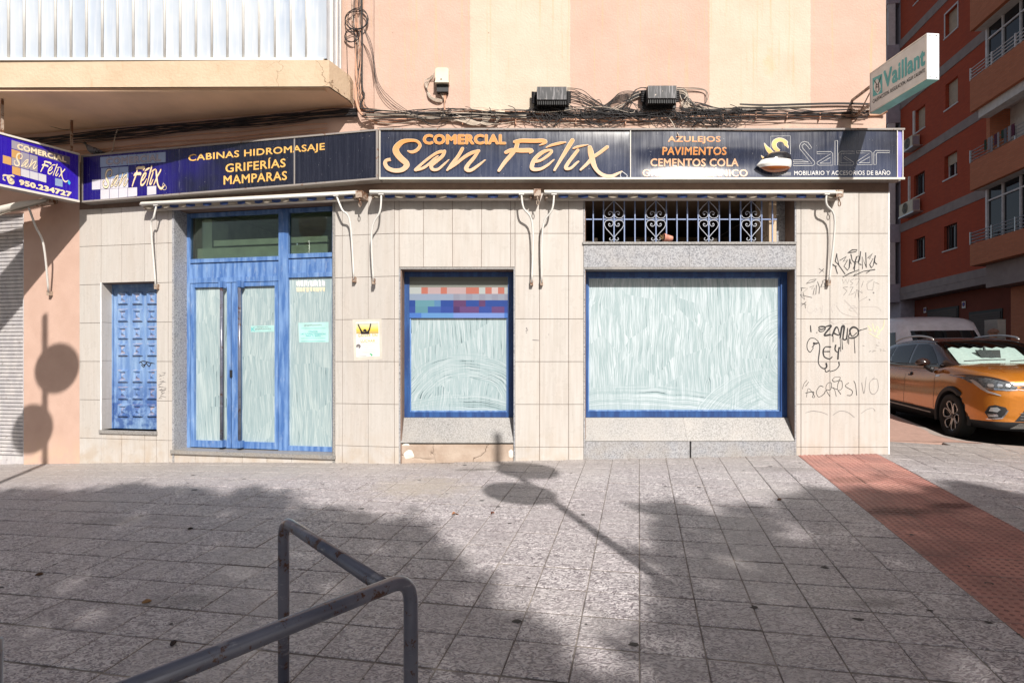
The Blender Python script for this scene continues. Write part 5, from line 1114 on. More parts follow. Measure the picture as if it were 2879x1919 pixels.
tag3 = W_(3, [(432,325),(445,365),(465,330),(478,368),(495,325)], [(535,325),(500,345),(530,365),(505,380)], [(545,330),(590,320),(560,380)], [(610,380),(620,345),(600,400)], [(655,350),(705,330),(650,370),(655,420),(700,425),(712,350),(755,370)], [(480,395),(440,400),(475,430),(445,470)], [(500,400),(530,395),(490,470),(530,455),(545,440)], [(545,490),(560,420),(610,450),(605,430)], [(572,430),(580,525),(650,485)])+W_(11, [(706,446),(708,448)], [(670,506),(674,509)])
strokes_on('tag', PM, tag3, fc, MT['ink2'], GF, .0016, smooth=False)
tag4 = W_(3, [(205,510),(150,540),(125,600),(160,625),(205,580),(200,620)], [(215,600),(240,580),(250,620),(230,640)], [(260,560),(255,630)], [(300,600),(400,530),(340,570),(350,620)], [(380,560),(440,630),(580,655),(450,510)], [(500,580),(530,560),(560,590),(520,610),(500,585),(640,570),(740,575),(775,610),(740,645)], [(250,700),(320,690),(360,720),(450,690),(430,720),(530,715)])
strokes_on('tag', PM, tag4, fc, MT['ink3'], GF, .0014)
tag5 = W_(9, [(153,738),(157,792)], [(225,775),(240,790),(275,780),(280,750),(240,745),(225,755),(245,770),(270,765)])+W_(11, [(290,745),(335,740),(275,820),(330,815)], [(345,825),(375,755),(395,760),(405,820),(355,800)], [(415,845),(430,750),(450,750),(440,850),(470,850),(480,760)], [(500,800),(490,840),(530,845),(570,820),(570,770),(530,750),(500,780),(520,830),(560,800)], [(570,785),(600,775)])+W_(4, [(590,778),(650,760)], [(352,830),(352,880)], [(415,850),(420,965)], [(430,850),(435,945)], [(478,850),(478,890)], [(490,850),(490,900)], [(538,845),(545,978)], [(208,797),(212,798)])
strokes_on('tag', PM, tag5, fc, MT['ink'], GF, .0018, grow=.8)
tag6 = W_(4, [(180,930),(150,970),(125,940),(125,890),(150,850),(190,850),(225,880)])+W_(9, [(170,925),(185,905),(180,890),(200,895),(225,890),(235,920),(230,980),(222,1050),(235,1090),(270,1115),(295,1100),(290,1065)], [(330,925),(285,925),(265,960),(275,1010),(320,1030),(345,1010)], [(270,965),(320,965)], [(375,910),(370,950),(395,970),(410,930)], [(405,930),(398,980),(395,1030)], [(280,1115),(290,1145),(320,1130)])+W_(8, [(330,1140),(375,1125),(405,1090),(402,1060)])
strokes_on('tag', PM, tag6, fc, MT['ink'], GF, .0016, grow=.8)
tag7 = W_(3.5, [(120,1220),(95,1250),(82,1295)], [(138,1232),(110,1270)], [(118,1365),(135,1290),(190,1360),(170,1365),(180,1320),(110,1330)], [(265,1275),(235,1270),(205,1320),(225,1365),(270,1340),(285,1310)], [(325,1360),(290,1300),(300,1250),(335,1240),(330,1300),(290,1300)], [(380,1360),(365,1300),(340,1280),(390,1300)], [(395,1310),(430,1290),(430,1230),(405,1225),(390,1290),(420,1340)], [(490,1240),(460,1270),(520,1310),(510,1350),(475,1350)], [(535,1225),(550,1260),(560,1350)], [(345,1215),(370,1190),(415,1192),(400,1220),(360,1230),(345,1215)])
strokes_on('tag', PM, tag7, fc, MT['ink'], GF, .0016, grow=.5)
strokes_on('tag', PM, W_(3, [(605,1240),(625,1335),(645,1190)], [(720,1190),(675,1240),(680,1320),(715,1340),(750,1290),(740,1210),(700,1210)]), fc, MT['ink2'], GF, .0015)
strokes_on('tag', PM, W_(4, [(108,1505),(170,1490),(250,1500),(305,1522)], [(350,1525),(410,1490),(480,1500),(540,1545)], [(600,1510),(650,1475),(700,1465),(722,1488)]), fc, MT['ink2'], GF, .0015)
strokes_on('tag', PM, W_(9, [(660,740),(690,780),(660,770)], [(700,720),(720,790),(740,740),(760,800),(730,830)], [(805,685),(790,760),(740,800)], [(670,800),(720,830),(760,850)]), fc, MT['yellow_ink'], GF, .0014)
for k_ in range(14): 
    x_, y_ = rc.uniform(600, 800), rc.uniform(865, 970); strokes_on('tag', PM, W_(3, [(x_, y_), (x_+rc.uniform(5, 25), y_+rc.uniform(-3, 4))]), fc, MT['ink2'], GF, .0015)
t = thing('wall_scuff', 'dark splatter marks on the tiles between the two windows', 'stain', PM.pt(PM.U(1480), ZM(930), 0))
strokes_on('mark', PM, [[(1270, 757, 7), (1272, 762, 9)], [(1278, 770, 5), (1265, 778, 4)], [(1272, 785, 3), (1268, 790, 4)], [(1417, 798, 4), (1418, 801, 4)], [(1312, 835, 5), (1352, 838, 4)]], lambda x, y: tq(Z5, [(x, y)])[0], MT['ink2'], t, .0016)
t = thing('door_scribbles', 'faint pen scribbles on the tiles beside the small blue door', 'graffiti', PL.pt(PL.U(455), ZM(1060), 0))
strokes_on('mark', PL, [[(1045+rc.uniform(0, 50), yy, 2.5), (1045+rc.uniform(0, 55), yy+rc.uniform(-14, 14), 2)] for yy in range(1050, 1225, 9)], lambda x, y: tq(Z4, [(x, y)])[0], MT['ink2'], t, .0016)
# ------------------------------------------------------------------ red brick apartment block across the side street
RP = VP((17.4, 22.0), (-.1454, -.9894))       # facade plane, u grows towards the viewer
k = NB('dark_red_brick'); u_ = k.sep(k.g); br = k.n.new('ShaderNodeTexBrick'); k.put(br.inputs['Vector'], k.comb(u_[1], u_[2], 0)); br.inputs['Scale'].default_value = 1
br.inputs['Brick Width'].default_value = .25; br.inputs['Row Height'].default_value = .065; br.inputs['Mortar Size'].default_value = .006
for i_, c_ in ((1, (.50, .082, .032)), (2, (.43, .066, .027)), (3, (.37, .085, .045))): br.inputs[i_].default_value = c_+(1,)
c = k.mix(k.mr(streaks(k, 3, .8), .45, .75, 0, .5), br.outputs[0], (.36, .075, .04)); MT['rbrick'] = k.done(c, .85)
k = NB('orange_brick'); u_ = k.sep(k.g); br = k.n.new('ShaderNodeTexBrick'); k.put(br.inputs['Vector'], k.comb(k.ma('ADD', u_[1], u_[0]), u_[2], 0)); br.inputs['Scale'].default_value = 1
br.inputs['Brick Width'].default_value = .25; br.inputs['Row Height'].default_value = .065; br.inputs['Mortar Size'].default_value = .007
for i_, c_ in ((1, (.60, .215, .11)), (2, (.52, .175, .085)), (3, (.44, .19, .12))): br.inputs[i_].default_value = c_+(1,)
k.bump(br.outputs[1], .4, .01); MT['obrick'] = k.done(k.mix(k.mr(k.noise(2, 5), .4, .7, 0, .4), br.outputs[0], (.50, .17, .09)), .85)
MT['rband'] = simple('grey_band_render', (.33, .27, .26), .9, sc=3); MT['rend'] = simple('white_soffit', (.70, .68, .66), .9); MT['pvc'] = simple('white_window_frame', (.70, .68, .70), .5)
MT['blind'] = simple('beige_roller_blind', (.54, .44, .34), .7); MT['lav'] = simple('grey_balcony_render', (.46, .42, .48), .9)
RB = thing('apartment_building', 'tall red brick apartment block with grey bands across the side street', 'building', (20, 20, .4))
zr = lambda x, y, q=0.: RP.px(x, y, q)[1]; ur = lambda x, q=0.: RP.px(x, HY, q)[0]
ub0 = ur(2532); z_slab = zr(2735, 784); ZTOP = 24
wins = [(2655, 2690.8, 421, 489, .42, 'w'), (2569.4, 2599.7, 478.6, 541, 0, 'd'), (2654, 2690.8, 624, 694.6, 0, 'd'), (2570.4, 2600.8, 662.5, 723, 0, 'd'), (2658, 2693, 8, 76, 1, 'w'), (2658, 2693, 212, 286, 1, 'b'), (2573.7, 2601, 292, 356, 1, 'b'), (2571, 2590, -62, -8, 1, 'b')]
rect = []
for x0, x1, y0, y1, sh, kd in wins: rect.append((ur(x0), ur(x1), zr(x1, y1), zr(x1, y0), sh, kd))
# facade as a grid with window holes
us = sorted({ub0, 26.0}|{r[0] for r in rect}|{r[1] for r in rect}); zs_ = sorted({z_slab, ZTOP}|{r[2] for r in rect}|{r[3] for r in rect})  # unseen near end of the block carried on to shade the street
mb = MB()
for a, b in zip(us, us[1:]):
    run = None
    for c_, d in zip(zs_, zs_[1:]):
        um, zm = (a+b)/2, (c_+d)/2; hole = any(r[0] < um < r[1] and r[2] < zm < r[3] for r in rect)
        if hole:
            if run: RP.box(mb, a, b, run, c_, -.3, 0); run = None
        elif run is None: run = c_
    if run: RP.box(mb, a, b, run, ZTOP, -.3, 0)
mk('brick_wall', mb, MT['rbrick'], RB)
wb('core', RP, ub0+.01, 25.9, -.5, ZTOP-.05, -9, -.9, MT['rbrick'], RB); wb('ground_floor_wall', RP, ub0, 26, -.5, z_slab-.30, -.9, -.60, simple('dark_ground_floor_render', (.20, .05, .03), .9, sc=2), RB)
for (ya, yb_, xx) in ((760.7, 784, 2735), (541, 569.6, 2735), (313, 341, 2749), (108, 137.5, 2741)):
    z0, z1 = zr(xx, yb_), zr(xx, ya); wb('grey_band', RP, ub0-.02, 25.9, z0, z1, -.02, .03, MT['rband'], RB)
zb4 = zr(2741, 137.5)
for i in (1, 2): wb('grey_band', RP, ub0-.02, 25.9, zb4+2.85*i, zb4+2.85*i+.38, -.02, .03, MT['rband'], RB)
wb('overhang_slab', RP, ub0, 25.9, z_slab-.28, z_slab-.002, -.9, .02, MT['rband'], RB)
for a, b, z0, z1, sh, kd in rect:
    Wn = make('window', [], [], MT['pvc'], RB); fr = .05
    wb('pane', RP, a+.002, b-.002, z0+.002, z1-.002, -.22, -.2, MT['dark_glass'], Wn)
    for a_, b_, c_, d_ in ((a, a+fr, z0, z1), (b-fr, b, z0, z1), (a+fr, b-fr, z0, z0+fr), (a+fr, b-fr, z1-fr, z1), ((a+b)/2-.02, (a+b)/2+.02, z0+fr, z1-fr)): wb('frame', RP, a_+.001, b_-.001, c_+.001, d_-.001, -.195, -.16, MT['pvc'] if kd != 'd' else MT['alu'], Wn)
    wb('sill', RP, a-.08, b+.04, z0-.05, z0-.001, -.16, .04, MT['pvc'] if kd != 'd' else MT['rend'], Wn)
    if sh:
        n = int((z1-z0)*sh/.05)
        for j in range(n): zz_ = z1-.004-.05*j; wb('blind_slat', RP, a+.004, b-.004, zz_-.044, zz_, -.155, -.135-.004*(j % 2), MT['blind'], Wn)
    if kd == 'd':
        for j in range(6): uu = a+(b-a)*(j+.5)/6; wb('bar', RP, uu-.01, uu+.01, z0, z1, -.1, -.08, MT['black_plastic'], Wn)
    if kd == 'w' and sh == 1:
        for a_, b_, c_, d_ in ((a-.06, a-.001, z0, z1), (b+.001, b+.05, z0, z1), (a-.06, b+.05, z1+.001, z1+.06)): wb('surround', RP, a_, b_, c_, d_, -.16, .02, MT['pvc'], Wn)
# projecting balconies with brick parapets
q2 = 1.25; uL = ur(2727, q2); uR = 25.8
ph = [(457, 536), (225, 315), (-10, 87)]; par_z = [(zr(2730, b, q2), zr(2730, a, q2)) for a, b in ph]; par_z.insert(0, (zr(2730, 748, q2), zr(2730, 687, q2)))
step = par_z[3][0]-par_z[2][0]
for i in (1, 2): par_z.append((par_z[3][0]+step*i, par_z[3][1]+step*i))
for i, (z0, z1) in enumerate(par_z):
    BL = make('balcony', [], [], MT['obrick'], RB)
    wb('parapet', RP, uL, uR, z0, z1, q2-.14, q2, MT['obrick'], BL); wb('parapet_side', RP, uL, uL+.14, z0, z1, .031, q2-.141, MT['obrick'], BL)
    wb('slab', RP, uL+.003, uR, z0-.01, z0+.12, .032, q2-.143, MT['rend'] if i != 0 else MT['obrick'], BL)
    # railing
    for j in range(4): zz_ = z1+.06+j*.11; mb = MB(); mb.tube([RP.pt(uL-.04, zz_, q2-.03), RP.pt(uR, zz_, q2-.03)], .016, 5); mk('rail', mb, MT['pvc'] if i in (2,) else MT['alu'], BL)
    for j in range(12): uu = uL-.03+j*1.1; wb('rail_post', RP, uu-.022, uu+.022, z1+.001, z1+.44, q2-.06, q2-.015, MT['pvc'] if i == 2 else MT['alu'], BL)
    mb = MB()
    for j in range(4): zz_ = z1+.06+j*.11; mb.tube([RP.pt(uL-.04, zz_, q2-.03), RP.pt(uL-.04, zz_, .06)], .014, 5)
    o_ = mk('side_rail', mb, MT['alu'], BL); o_['kind'] = 'stuff'
    if i < len(par_z)-1:
        zt2 = par_z[i+1][0]-.012; qg2 = q2-.45 if i != 1 else .10
        if i == 1:
            wb('white_back_wall', RP, uL+.2, uR, z1-.6, zt2, .033, .12, MT['rend'], BL)
            wb('balcony_pier', RP, uL+.02, uL+.2, z0+.12, zt2, .033, q2-.5, MT['obrick'], BL)
            wb('white_beam', RP, uL+.2, uR, zt2-.28, zt2-.001, q2-.5, q2-.15, MT['rend'], BL)
            rcx = random.Random(3)
            for j in range(9): uu = uL+.8+j*.16+rcx.uniform(-.03, .03); wb('hanging_laundry', RP, uu, uu+rcx.uniform(.07, .14), z1+.5-rcx.uniform(.25, .5), z1+.5, q2+.005, q2+.02, simple('laundry', rcx.choice([(.03, .03, .04), (.1, .02, .05), (.12, .12, .14), (.3, .28, .3), (.02, .05, .03)]), .9), BL)
        else:
            wb('glazing', RP, uL+.12, uR, z0+.1, zt2, qg2-.06, qg2-.03, MT['dark_glass'], BL)
            gu = uL+.10; j = 0
            while gu < uR-.5:
                wd2 = .10 if j % 3 == 0 else .045; wb('mullion', RP, gu, gu+wd2, z0+.12, zt2-.01, qg2-.029, qg2+.03, MT['pvc'], BL); gu += .82; j += 1
            wb('transom', RP, uL+.11, uR, zt2-.42, zt2-.37, qg2-.0285, qg2+.02, MT['pvc'], BL); wb('side_glazing', RP, uL+.10, uL+.13, z1-.2, zt2-.01, .1, qg2-.07, MT['pvc'], BL)
wb('soffit_block', RP, uL+.25, uR, z_slab-.6, par_z[0][0]-.012, -.6, q2-.35, MT['rband'], RB)
xpl = ur(2842, .3); wb('street_pier', RP, xpl, 26, -.5, z_slab-.62, -.59, .3, MT['obrick'], RB)
for x0, x1, y0 in ((2612, 2693, 866), (2730, 2816, 874)):
    z1 = zr(x1, y0, -.6); a, b = ur(x0, -.6), ur(x1, -.6); GD = make('garage_door', [], [], MT['black_plastic'], RB)
    wb('frame', RP, a-.08, b+.08, 0, z1+.1, -.598, -.57, MT['black_plastic'], GD)
    for j in range(28):
        zz_ = z1-.09*j
        if zz_ < .4: break
        wb('slat', RP, a, b, zz_-.075, zz_, -.568, -.55, simple('brown_shutter_slat', (.06, .03, .028), .5) if j == 0 else bpy.data.materials['brown_shutter_slat'], GD)
def no_park(xc, y0, y1):
    t = thing('parking_sign', 'small round no-parking sign '+('nearest the right garage door' if xc > 2650 else 'left of the left garage door'), 'sign', RP.pt(ur(xc, -.55), zr(xc, y1, -.55), -.55)); uc = ur(xc, -.55); z0, z1 = zr(xc, y1, -.55), zr(xc, y0, -.55); r_ = (z1-z0)*.36; zc_ = z1-r_-.02
    wb('plate', RP, uc-r_*1.15, uc+r_*1.15, z0, z1, -.56, -.552, MT['sign_white'], t)
    for nm, ra, m_, qq in (('ring', r_, simple('red_print', (.35, .03, .03), .5), -.5505), ('disc', r_*.72, simple('blue_print', (.03, .06, .3), .5), -.5495)):
        make(nm, [RP.pt(uc+ra*math.cos(j*math.pi/10), zc_+ra*math.sin(j*math.pi/10), qq) for j in range(20)], [tuple(range(20))], m_, t)
    P = [RP.pt(uc+r_*.72*c1-.02*s1, zc_+r_*.72*c2+.02*s2, -.549) for c1, s1, c2, s2 in ((-.7, 1, .7, 1), (-.7, -1, .7, -1), (.7, -1, -.7, -1), (.7, 1, -.7, 1))]
    make('bar', P, [(0, 1, 2, 3)], m_, t)
no_park(2709, 847, 866); no_park(2600, 864, 879)
# far bay at the left end
LB = thing('apartment_building', 'grey rendered block with white bay windows seen past the pink corner', 'building', (19, 30, .4))
q3 = 1.0; ua = ur(2380, q3) if False else ub0-9; uE = ub0-.05
wb('wall', RP, ua, uE, -.5, ZTOP, -9, -.02, MT['lav'], LB)
for z0 in [z_slab+step*i-.35 for i in range(0, 8)]:
    if z0 > ZTOP: break
    wb('bay_slab', RP, ua, uE, z0, z0+.85, -.015, .55, MT['lav'], LB)
    wb('bay_pane', RP, ua, uE-.12, z0+.852, z0+step-.002, .20, .40, MT['dark_glass'], LB)
    for j in range(5): wb('bay_mullion', RP, uE-.12-j*.75, uE-.02-j*.75, z0+.852, z0+step-.002, .19, .50, MT['pvc'], LB)
    wb('bay_blind', RP, uE-1.5, uE-.75, z0+1.6, z0+step-.05, .402, .43, MT['blind'], LB)
# air conditioners
def ac(x0, x1, y0, y1, label):
    t = thing('air_conditioner', label, 'air conditioner', RP.pt(ur((x0+x1)/2), zr(x1, y1), 0), 'air conditioners on the red brick wall')
    a, b = ur(x0+3, .2), ur(x1-4, .2); z0, z1 = zr(x1, y1-5, .2), zr(x1, y0+6, .2)
    wb('case', RP, a, b, z0, z1, .08, .38, MT['ivory'], t); wb('side_grille', RP, b+.001, b+.006, z0+.05, z1-.05, .1, .36, MT['grey_film'], t)
    uc, zc_ = (a+b)/2-.05, (z0+z1)/2; rr_ = min(.24, (b-a)*.4)
    make('fan_grille', [RP.pt(uc+rr_*math.cos(j*math.pi/9), zc_+rr_*math.sin(j*math.pi/9), .384) for j in range(18)], [tuple(range(18))], MT['black_plastic'], t)
    mb = MB()
    for j in range(5): mb.tube([RP.pt(uc+rr_*(j+1)/5*math.cos(i*math.pi/8), zc_+rr_*(j+1)/5*math.sin(i*math.pi/8), .39) for i in range(17)], .004, 4, False)
    mk('fan_guard', mb, MT['ivory'], t)
    wb('bracket', RP, a-.05, b+.1, z0-.06, z0-.005, .0, .40, MT['alu'], t); wb('pipe_cover', RP, a+.12, a+.20, z1+.05, z1+1.25, .0, .07, MT['sign_white'], t)
ac(2550, 2581, 370, 411, 'white air conditioner under the blind window just right of the fascia sign end'); ac(2537, 2582, 550, 596, 'white air conditioner with a visible fan, one floor lower on the brick wall')
t = thing('utility_cabinet', 'grey electricity cabinet standing by the right garage door', 'cabinet', (12.5, 14.6, .4))
def box_at(t, name, x0, x1, y0, y1, Y, dp, mat, **kw):
    mb = MB(); mb.box(((x0-CX)*Y/F, Y, PZ(y1, Y)), ((x1-CX)*Y/F, Y+dp, PZ(y0, Y))); return mk(name, mb, mat, t)
box_at(t, 'cabinet_body', 2803, 2828, 897, 1050, 15, .4, simple('grey_cabinet', (.42, .41, .38), .6)); box_at(t, 'cabinet_door', 2805, 2826, 900, 1045, 14.985, .012, simple('grey_cabinet_door', (.46, .45, .42), .6))
lt = thing('street_lamp', 'slender lamp arm fixed to the far grey block at first-floor height', 'lamp', RP.pt(ub0-.4, 4.5, 0))
pts = [RP.pt(ub0-.6, zr(2533, 643), .1), RP.pt(ub0-.2, zr(2535, 642), .9), RP.pt(ub0+.5, zr(2540, 644), 1.3)]; mb = MB(); mb.tube(pts, .03, 6); mk('arm', mb, MT['alu'], lt)
mb = MB(); mb.tube([pts[-1], (Vector(pts[-1])+Vector((0, 0, -.45)))[:]], .06, 8); mk('lamp_head', mb, MT['alu'], lt)
# ------------------------------------------------------------------ cars
def loft(sections, close=True):
    n = len(sections[0]); V = [p for s_ in sections for p in s_]; Fc = []
    for i in range(len(sections)-1):
        for j in range(n): j2 = (j+1) % n; Fc.append((i*n+j, i*n+j2, (i+1)*n+j2, (i+1)*n+j))
    if close: Fc.append(tuple(range(n-1, -1, -1))); Fc.append(tuple((len(sections)-1)*n+j for j in range(n)))
    return V, Fc
def evald(V, Fc, sub=2, cutters=()):
    me = bpy.data.meshes.new('tmp'); me.from_pydata(V, [], Fc); me.update(); o = bpy.data.objects.new('tmp', me); COL.objects.link(o)
    if sub: m = o.modifiers.new('s', 'SUBSURF'); m.levels = sub; m.render_levels = sub
    cs = []
    for (cV, cF) in cutters:
        cm_ = bpy.data.meshes.new('c'); cm_.from_pydata(cV, [], cF); cm_.update(); co = bpy.data.objects.new('c', cm_); COL.objects.link(co); cs.append(co)
        m = o.modifiers.new('b', 'BOOLEAN'); m.operation = 'DIFFERENCE'; m.object = co; m.solver = 'EXACT'
    dg = bpy.context.evaluated_depsgraph_get(); dg.update(); e = o.evaluated_get(dg); m2 = e.to_mesh()
    V2 = [v.co.copy() for v in m2.vertices]; F2 = [tuple(p.vertices) for p in m2.polygons]; e.to_mesh_clear()
    for q_ in cs+[o]: bpy.data.objects.remove(q_)
    return V2, F2
def pip(p, poly):
    c_ = False; x, y = p
    for i in range(len(poly)):
        (x0, y0), (x1, y1) = poly[i-1], poly[i]
        if (y0 > y) != (y1 > y) and x < (x1-x0)*(y-y0)/(y1-y0)+x0: c_ = not c_
    return c_
def patch(name, bvh, poly, axis, mat, parent, off=.006, res=.03, far=3., thick=True):
    """conforming panel: polygon seen along an axis, draped over the body"""
    import mathutils.geometry as mg
    pts = []; L_ = len(poly)
    for i in range(L_):
        a, b = Vector(poly[i]), Vector(poly[(i+1) % L_]); n_ = max(1, int((b-a).length/res))
        for k_ in range(n_): pts.append(a.lerp(b, k_/n_))
    nb = len(pts); x0 = min(p.x for p in pts); x1 = max(p.x for p in pts); y0 = min(p.y for p in pts); y1 = max(p.y for p in pts); bp = [tuple(p) for p in pts]
    gx_ = x0+res/2
    while gx_ < x1:
        gy_ = y0+res/2
        while gy_ < y1:
            if pip((gx_, gy_), bp) and min((Vector((gx_, gy_))-p).length for p in pts[:nb]) > res*.45: pts.append(Vector((gx_, gy_)))
            gy_ += res
        gx_ += res
    r_ = mg.delaunay_2d_cdt(pts, [(i, (i+1) % nb) for i in range(nb)], [], 1, 1e-5); V = []; ok = []
    for p in r_[0]:
        if axis == 'front': o_, d_ = Vector((-far, p.x, p.y)), Vector((1, 0, 0))
        elif axis == 'side+': o_, d_ = Vector((p.x, far, p.y)), Vector((0, -1, 0))
        elif axis == 'side-': o_, d_ = Vector((p.x, -far, p.y)), Vector((0, 1, 0))
        else: o_, d_ = Vector((p.x, p.y, far)), Vector((0, 0, -1))
        h = bvh.ray_cast(o_, d_)
        if h[0] is None: V.append(None)
        else: nn = h[1] if h[1].dot(d_) < 0 else -h[1]; V.append(h[0]+nn*off)
    Fc = [f for f in r_[2] if all(V[i] is not None for i in f)]; used = sorted({i for f in Fc for i in f}); mp = {v: i for i, v in enumerate(used)}
    return make(name, [V[i] for i in used], [tuple(mp[i] for i in f) for f in Fc], mat, parent, smooth=True, local=True)
k = NB('orange_car_paint'); c = k.mix(k.mr(k.noise(900, 2), .35, .65), (.62, .20, .018), (.74, .28, .035)); MT['paint'] = k.done(c, .20, metal=.5, coat=1.0, coatr=.03)
k = NB('orange_paint_over_black_cladding'); x_, y_, z_ = k.sep(k.obj()); lo = k.ma('MAXIMUM', k.ma('LESS_THAN', z_, .33), k.ma('MULTIPLY', k.ma('LESS_THAN', z_, k.ma('ADD', .355, k.ma('MULTIPLY', x_, .03))), k.ma('GREATER_THAN', x_, .4)))
c = k.mix(k.mr(k.noise(900, 2), .35, .65), (.62, .20, .018), (.74, .28, .035)); c = k.mix(k.mr(k.noise(2.5, 6), .5, .75, 0, .18), c, (.45, .33, .22)); c = k.mix(lo, c, (.02, .02, .022)); k.done(c, k.mr(lo, 0, 1, .13, .55), k.mr(lo, 0, 1, .5, 0)); k.put(k.b.inputs['Coat Weight'], k.mr(lo, 0, 1, 1, 0)); MT['bodyp'] = k.m
MT['roofp'] = simple('black_roof_paint', (.028, .016, .014), .14, coat=1.); MT['chrome'] = simple('chrome', (.75, .75, .77), .10, 1.); MT['lampg'] = simple('lamp_lens', (.10, .11, .12), .05, coat=1., sc=30, var=.6)
MT['rubber'] = simple('tyre_rubber', (.022, .021, .02), .75); MT['darkalloy'] = simple('dark_alloy', (.03, .03, .032), .3, .5); MT['alloy'] = simple('machined_alloy', (.66, .63, .60), .25, .8)
MT['shade'] = simple('white_windscreen_shade', (.60, .66, .64), .45, sc=30); MT['led'] = simple('lamp_chrome_strip', (.8, .82, .85), .12, .7)
def car():
    rz = math.atan2(.98, .199); t = thing('parked_car', 'orange compact SUV with black roof parked round the corner', 'car', (7.40, 7.89, .349), rotz=rz)
    st = [(-.005, .50, .70, .36), (.01, .62, .80, .27), (.06, .73, .93, .20), (.16, .82, 1.0, .19), (.34, .875, 1.045, .19), (.62, .895, 1.08, .19), (.95, .90, 1.115, .19), (1.15, .90, 1.13, .19), (1.6, .90, 1.08, .19), (2.2, .90, 1.09, .19), (3.0, .90, 1.11, .19), (3.6, .895, 1.14, .20), (3.95, .87, 1.15, .23), (4.13, .80, 1.10, .30), (4.21, .68, .98, .38)]
    sec = []
    for x, w_, zt, zb_ in st:
        h = zt-zb_; prof = [(0, zb_), (w_*.80, zb_), (w_*.975, zb_+.05*h), (w_*.997, zb_+.24*h), (w_*1.0, zb_+.45*h), (w_*.978, zb_+.62*h), (w_*.985, zb_+.74*h), (w_*.945, zb_+.90*h), (w_*.86, zb_+.975*h), (w_*.60, zt-.002), (w_*.40, zt+.012), (0, zt+.02)]
        sec.append([(x, y, z) for y, z in prof]+[(x, -y, z) for y, z in prof[-2:0:-1]])
    V, Fc = loft(sec)
    cut = []
    for xc in (.85, 3.49):
        n = 28; r_ = .385; cV = [(xc+r_*math.cos(2*math.pi*j/n), y, .335+r_*math.sin(2*math.pi*j/n)) for y in (.62, 1.2) for j in range(n)]; cF = [tuple(range(n)), tuple(range(2*n-1, n-1, -1))]+[(j, n+j, n+(j+1) % n, (j+1) % n) for j in range(n)]
        cut.append((cV, cF)); cut.append(([(x, -y, z) for x, y, z in cV], [f[::-1] for f in cF]))
    V0, F0 = evald(V, Fc, 2); bvh = BVHTree.FromPolygons(V0, F0); V2, F2 = evald(V, Fc, 2, cut)
    mi = []
    for f in F2:
        cc = sum((V2[i] for i in f), Vector())/len(f); xx = cc.x
        low = .40 if xx > .5 else .30
        deep = any(abs(math.hypot(cc.x-xc, cc.z-.335)-.385) < .012 and abs(cc.y) < .95 for xc in (.85, 3.49)) or (.61 < abs(cc.y) < .63 and any(math.hypot(cc.x-xc, cc.z-.335) < .39 for xc in (.85, 3.49)))
        mi.append(1 if deep else 0)
    me_o = make('body', V2, F2, [MT['bodyp'], MT['black_plastic']], t, smooth=True, local=True, mi=mi)
    # greenhouse
    gs = [(1.02, .70, 1.06, 1.075), (1.20, .80, 1.07, 1.165), (1.50, .815, 1.08, 1.325), (1.80, .82, 1.09, 1.475), (1.98, .82, 1.09, 1.535), (2.4, .82, 1.09, 1.575), (2.9, .82, 1.10, 1.572), (3.4, .81, 1.12, 1.53), (3.75, .79, 1.13, 1.46), (3.98, .75, 1.13, 1.30), (4.10, .70, 1.10, 1.14)]
    sec = []
    for x, w_, zb_, zt in gs:
        h = zt-zb_; prof = [(0, zb_-.1), (w_, zb_-.1), (w_, zb_), (w_-.055*h/.48, zb_+.35*h), (w_-.14*h/.48, zb_+.74*h), (w_-.20*h/.48, zb_+.90*h), (w_-.29*h/.48, zb_+.975*h), (w_*.35, zt), (0, zt+.006)]
        sec.append([(x, y, z) for y, z in prof]+[(x, -y, z) for y, z in prof[-2:0:-1]])
    V, Fc = loft(sec); VG, FG = evald(V, Fc, 2); bg_ = BVHTree.FromPolygons(VG, FG)
    # leave the windscreen open so that the shade behind it shows
    keep = []
    for f in FG:
        cc = sum((VG[i] for i in f), Vector())/len(f); e1 = VG[f[1]]-VG[f[0]]; e2 = VG[f[2]]-VG[f[0]]; nn = e1.cross(e2).normalized()
        if 1.10 < cc.x < 1.90 and abs(cc.y) < .62 and abs(nn.z) > .5 and cc.z > 1.12: continue
        keep.append(f)
    make('roof', VG, keep, MT['roofp'], t, smooth=True, local=True)
    patch('windscreen', bg_, [(1.10, -.66), (1.10, .66), (1.5, .66), (1.90, .615), (1.93, 0), (1.90, -.615), (1.5, -.66)], 'top', MT['carglass'], t, .004, .06)
    # folded sun shade behind the windscreen
    V = []; nx = 12
    for j in range(3):
        for i in range(nx+1):
            y = -.52+1.04*i/nx; f = j/2; x = 1.25+.52*f; z = 1.13+.285*f; cr = .045*(1 if i % 2 else -1)*(1-.3*f); V.append((x+.05+cr*.6, y*(1-.06*f), z-.03+cr*.4-.10*(1-f)*abs(y)**2))
    make('sun_shade', V, [(j*(nx+1)+i, j*(nx+1)+i+1, (j+1)*(nx+1)+i+1, (j+1)*(nx+1)+i) for j in range(2) for i in range(nx)], MT['shade'], t, local=True)
    mb = MB(); mb.tube([(1.72, .0, 1.40), (1.70, .0, 1.345)], .02, 6); mb.hexa([(1.50, -.13, 1.20), (1.50, .13, 1.20), (1.54, .13, 1.20), (1.54, -.13, 1.20), (1.60, -.17, 1.345), (1.60, .17, 1.345), (1.64, .17, 1.345), (1.64, -.17, 1.345)]); mk('rear_view_mirror', mb, MT['black_plastic'], t, local=True)
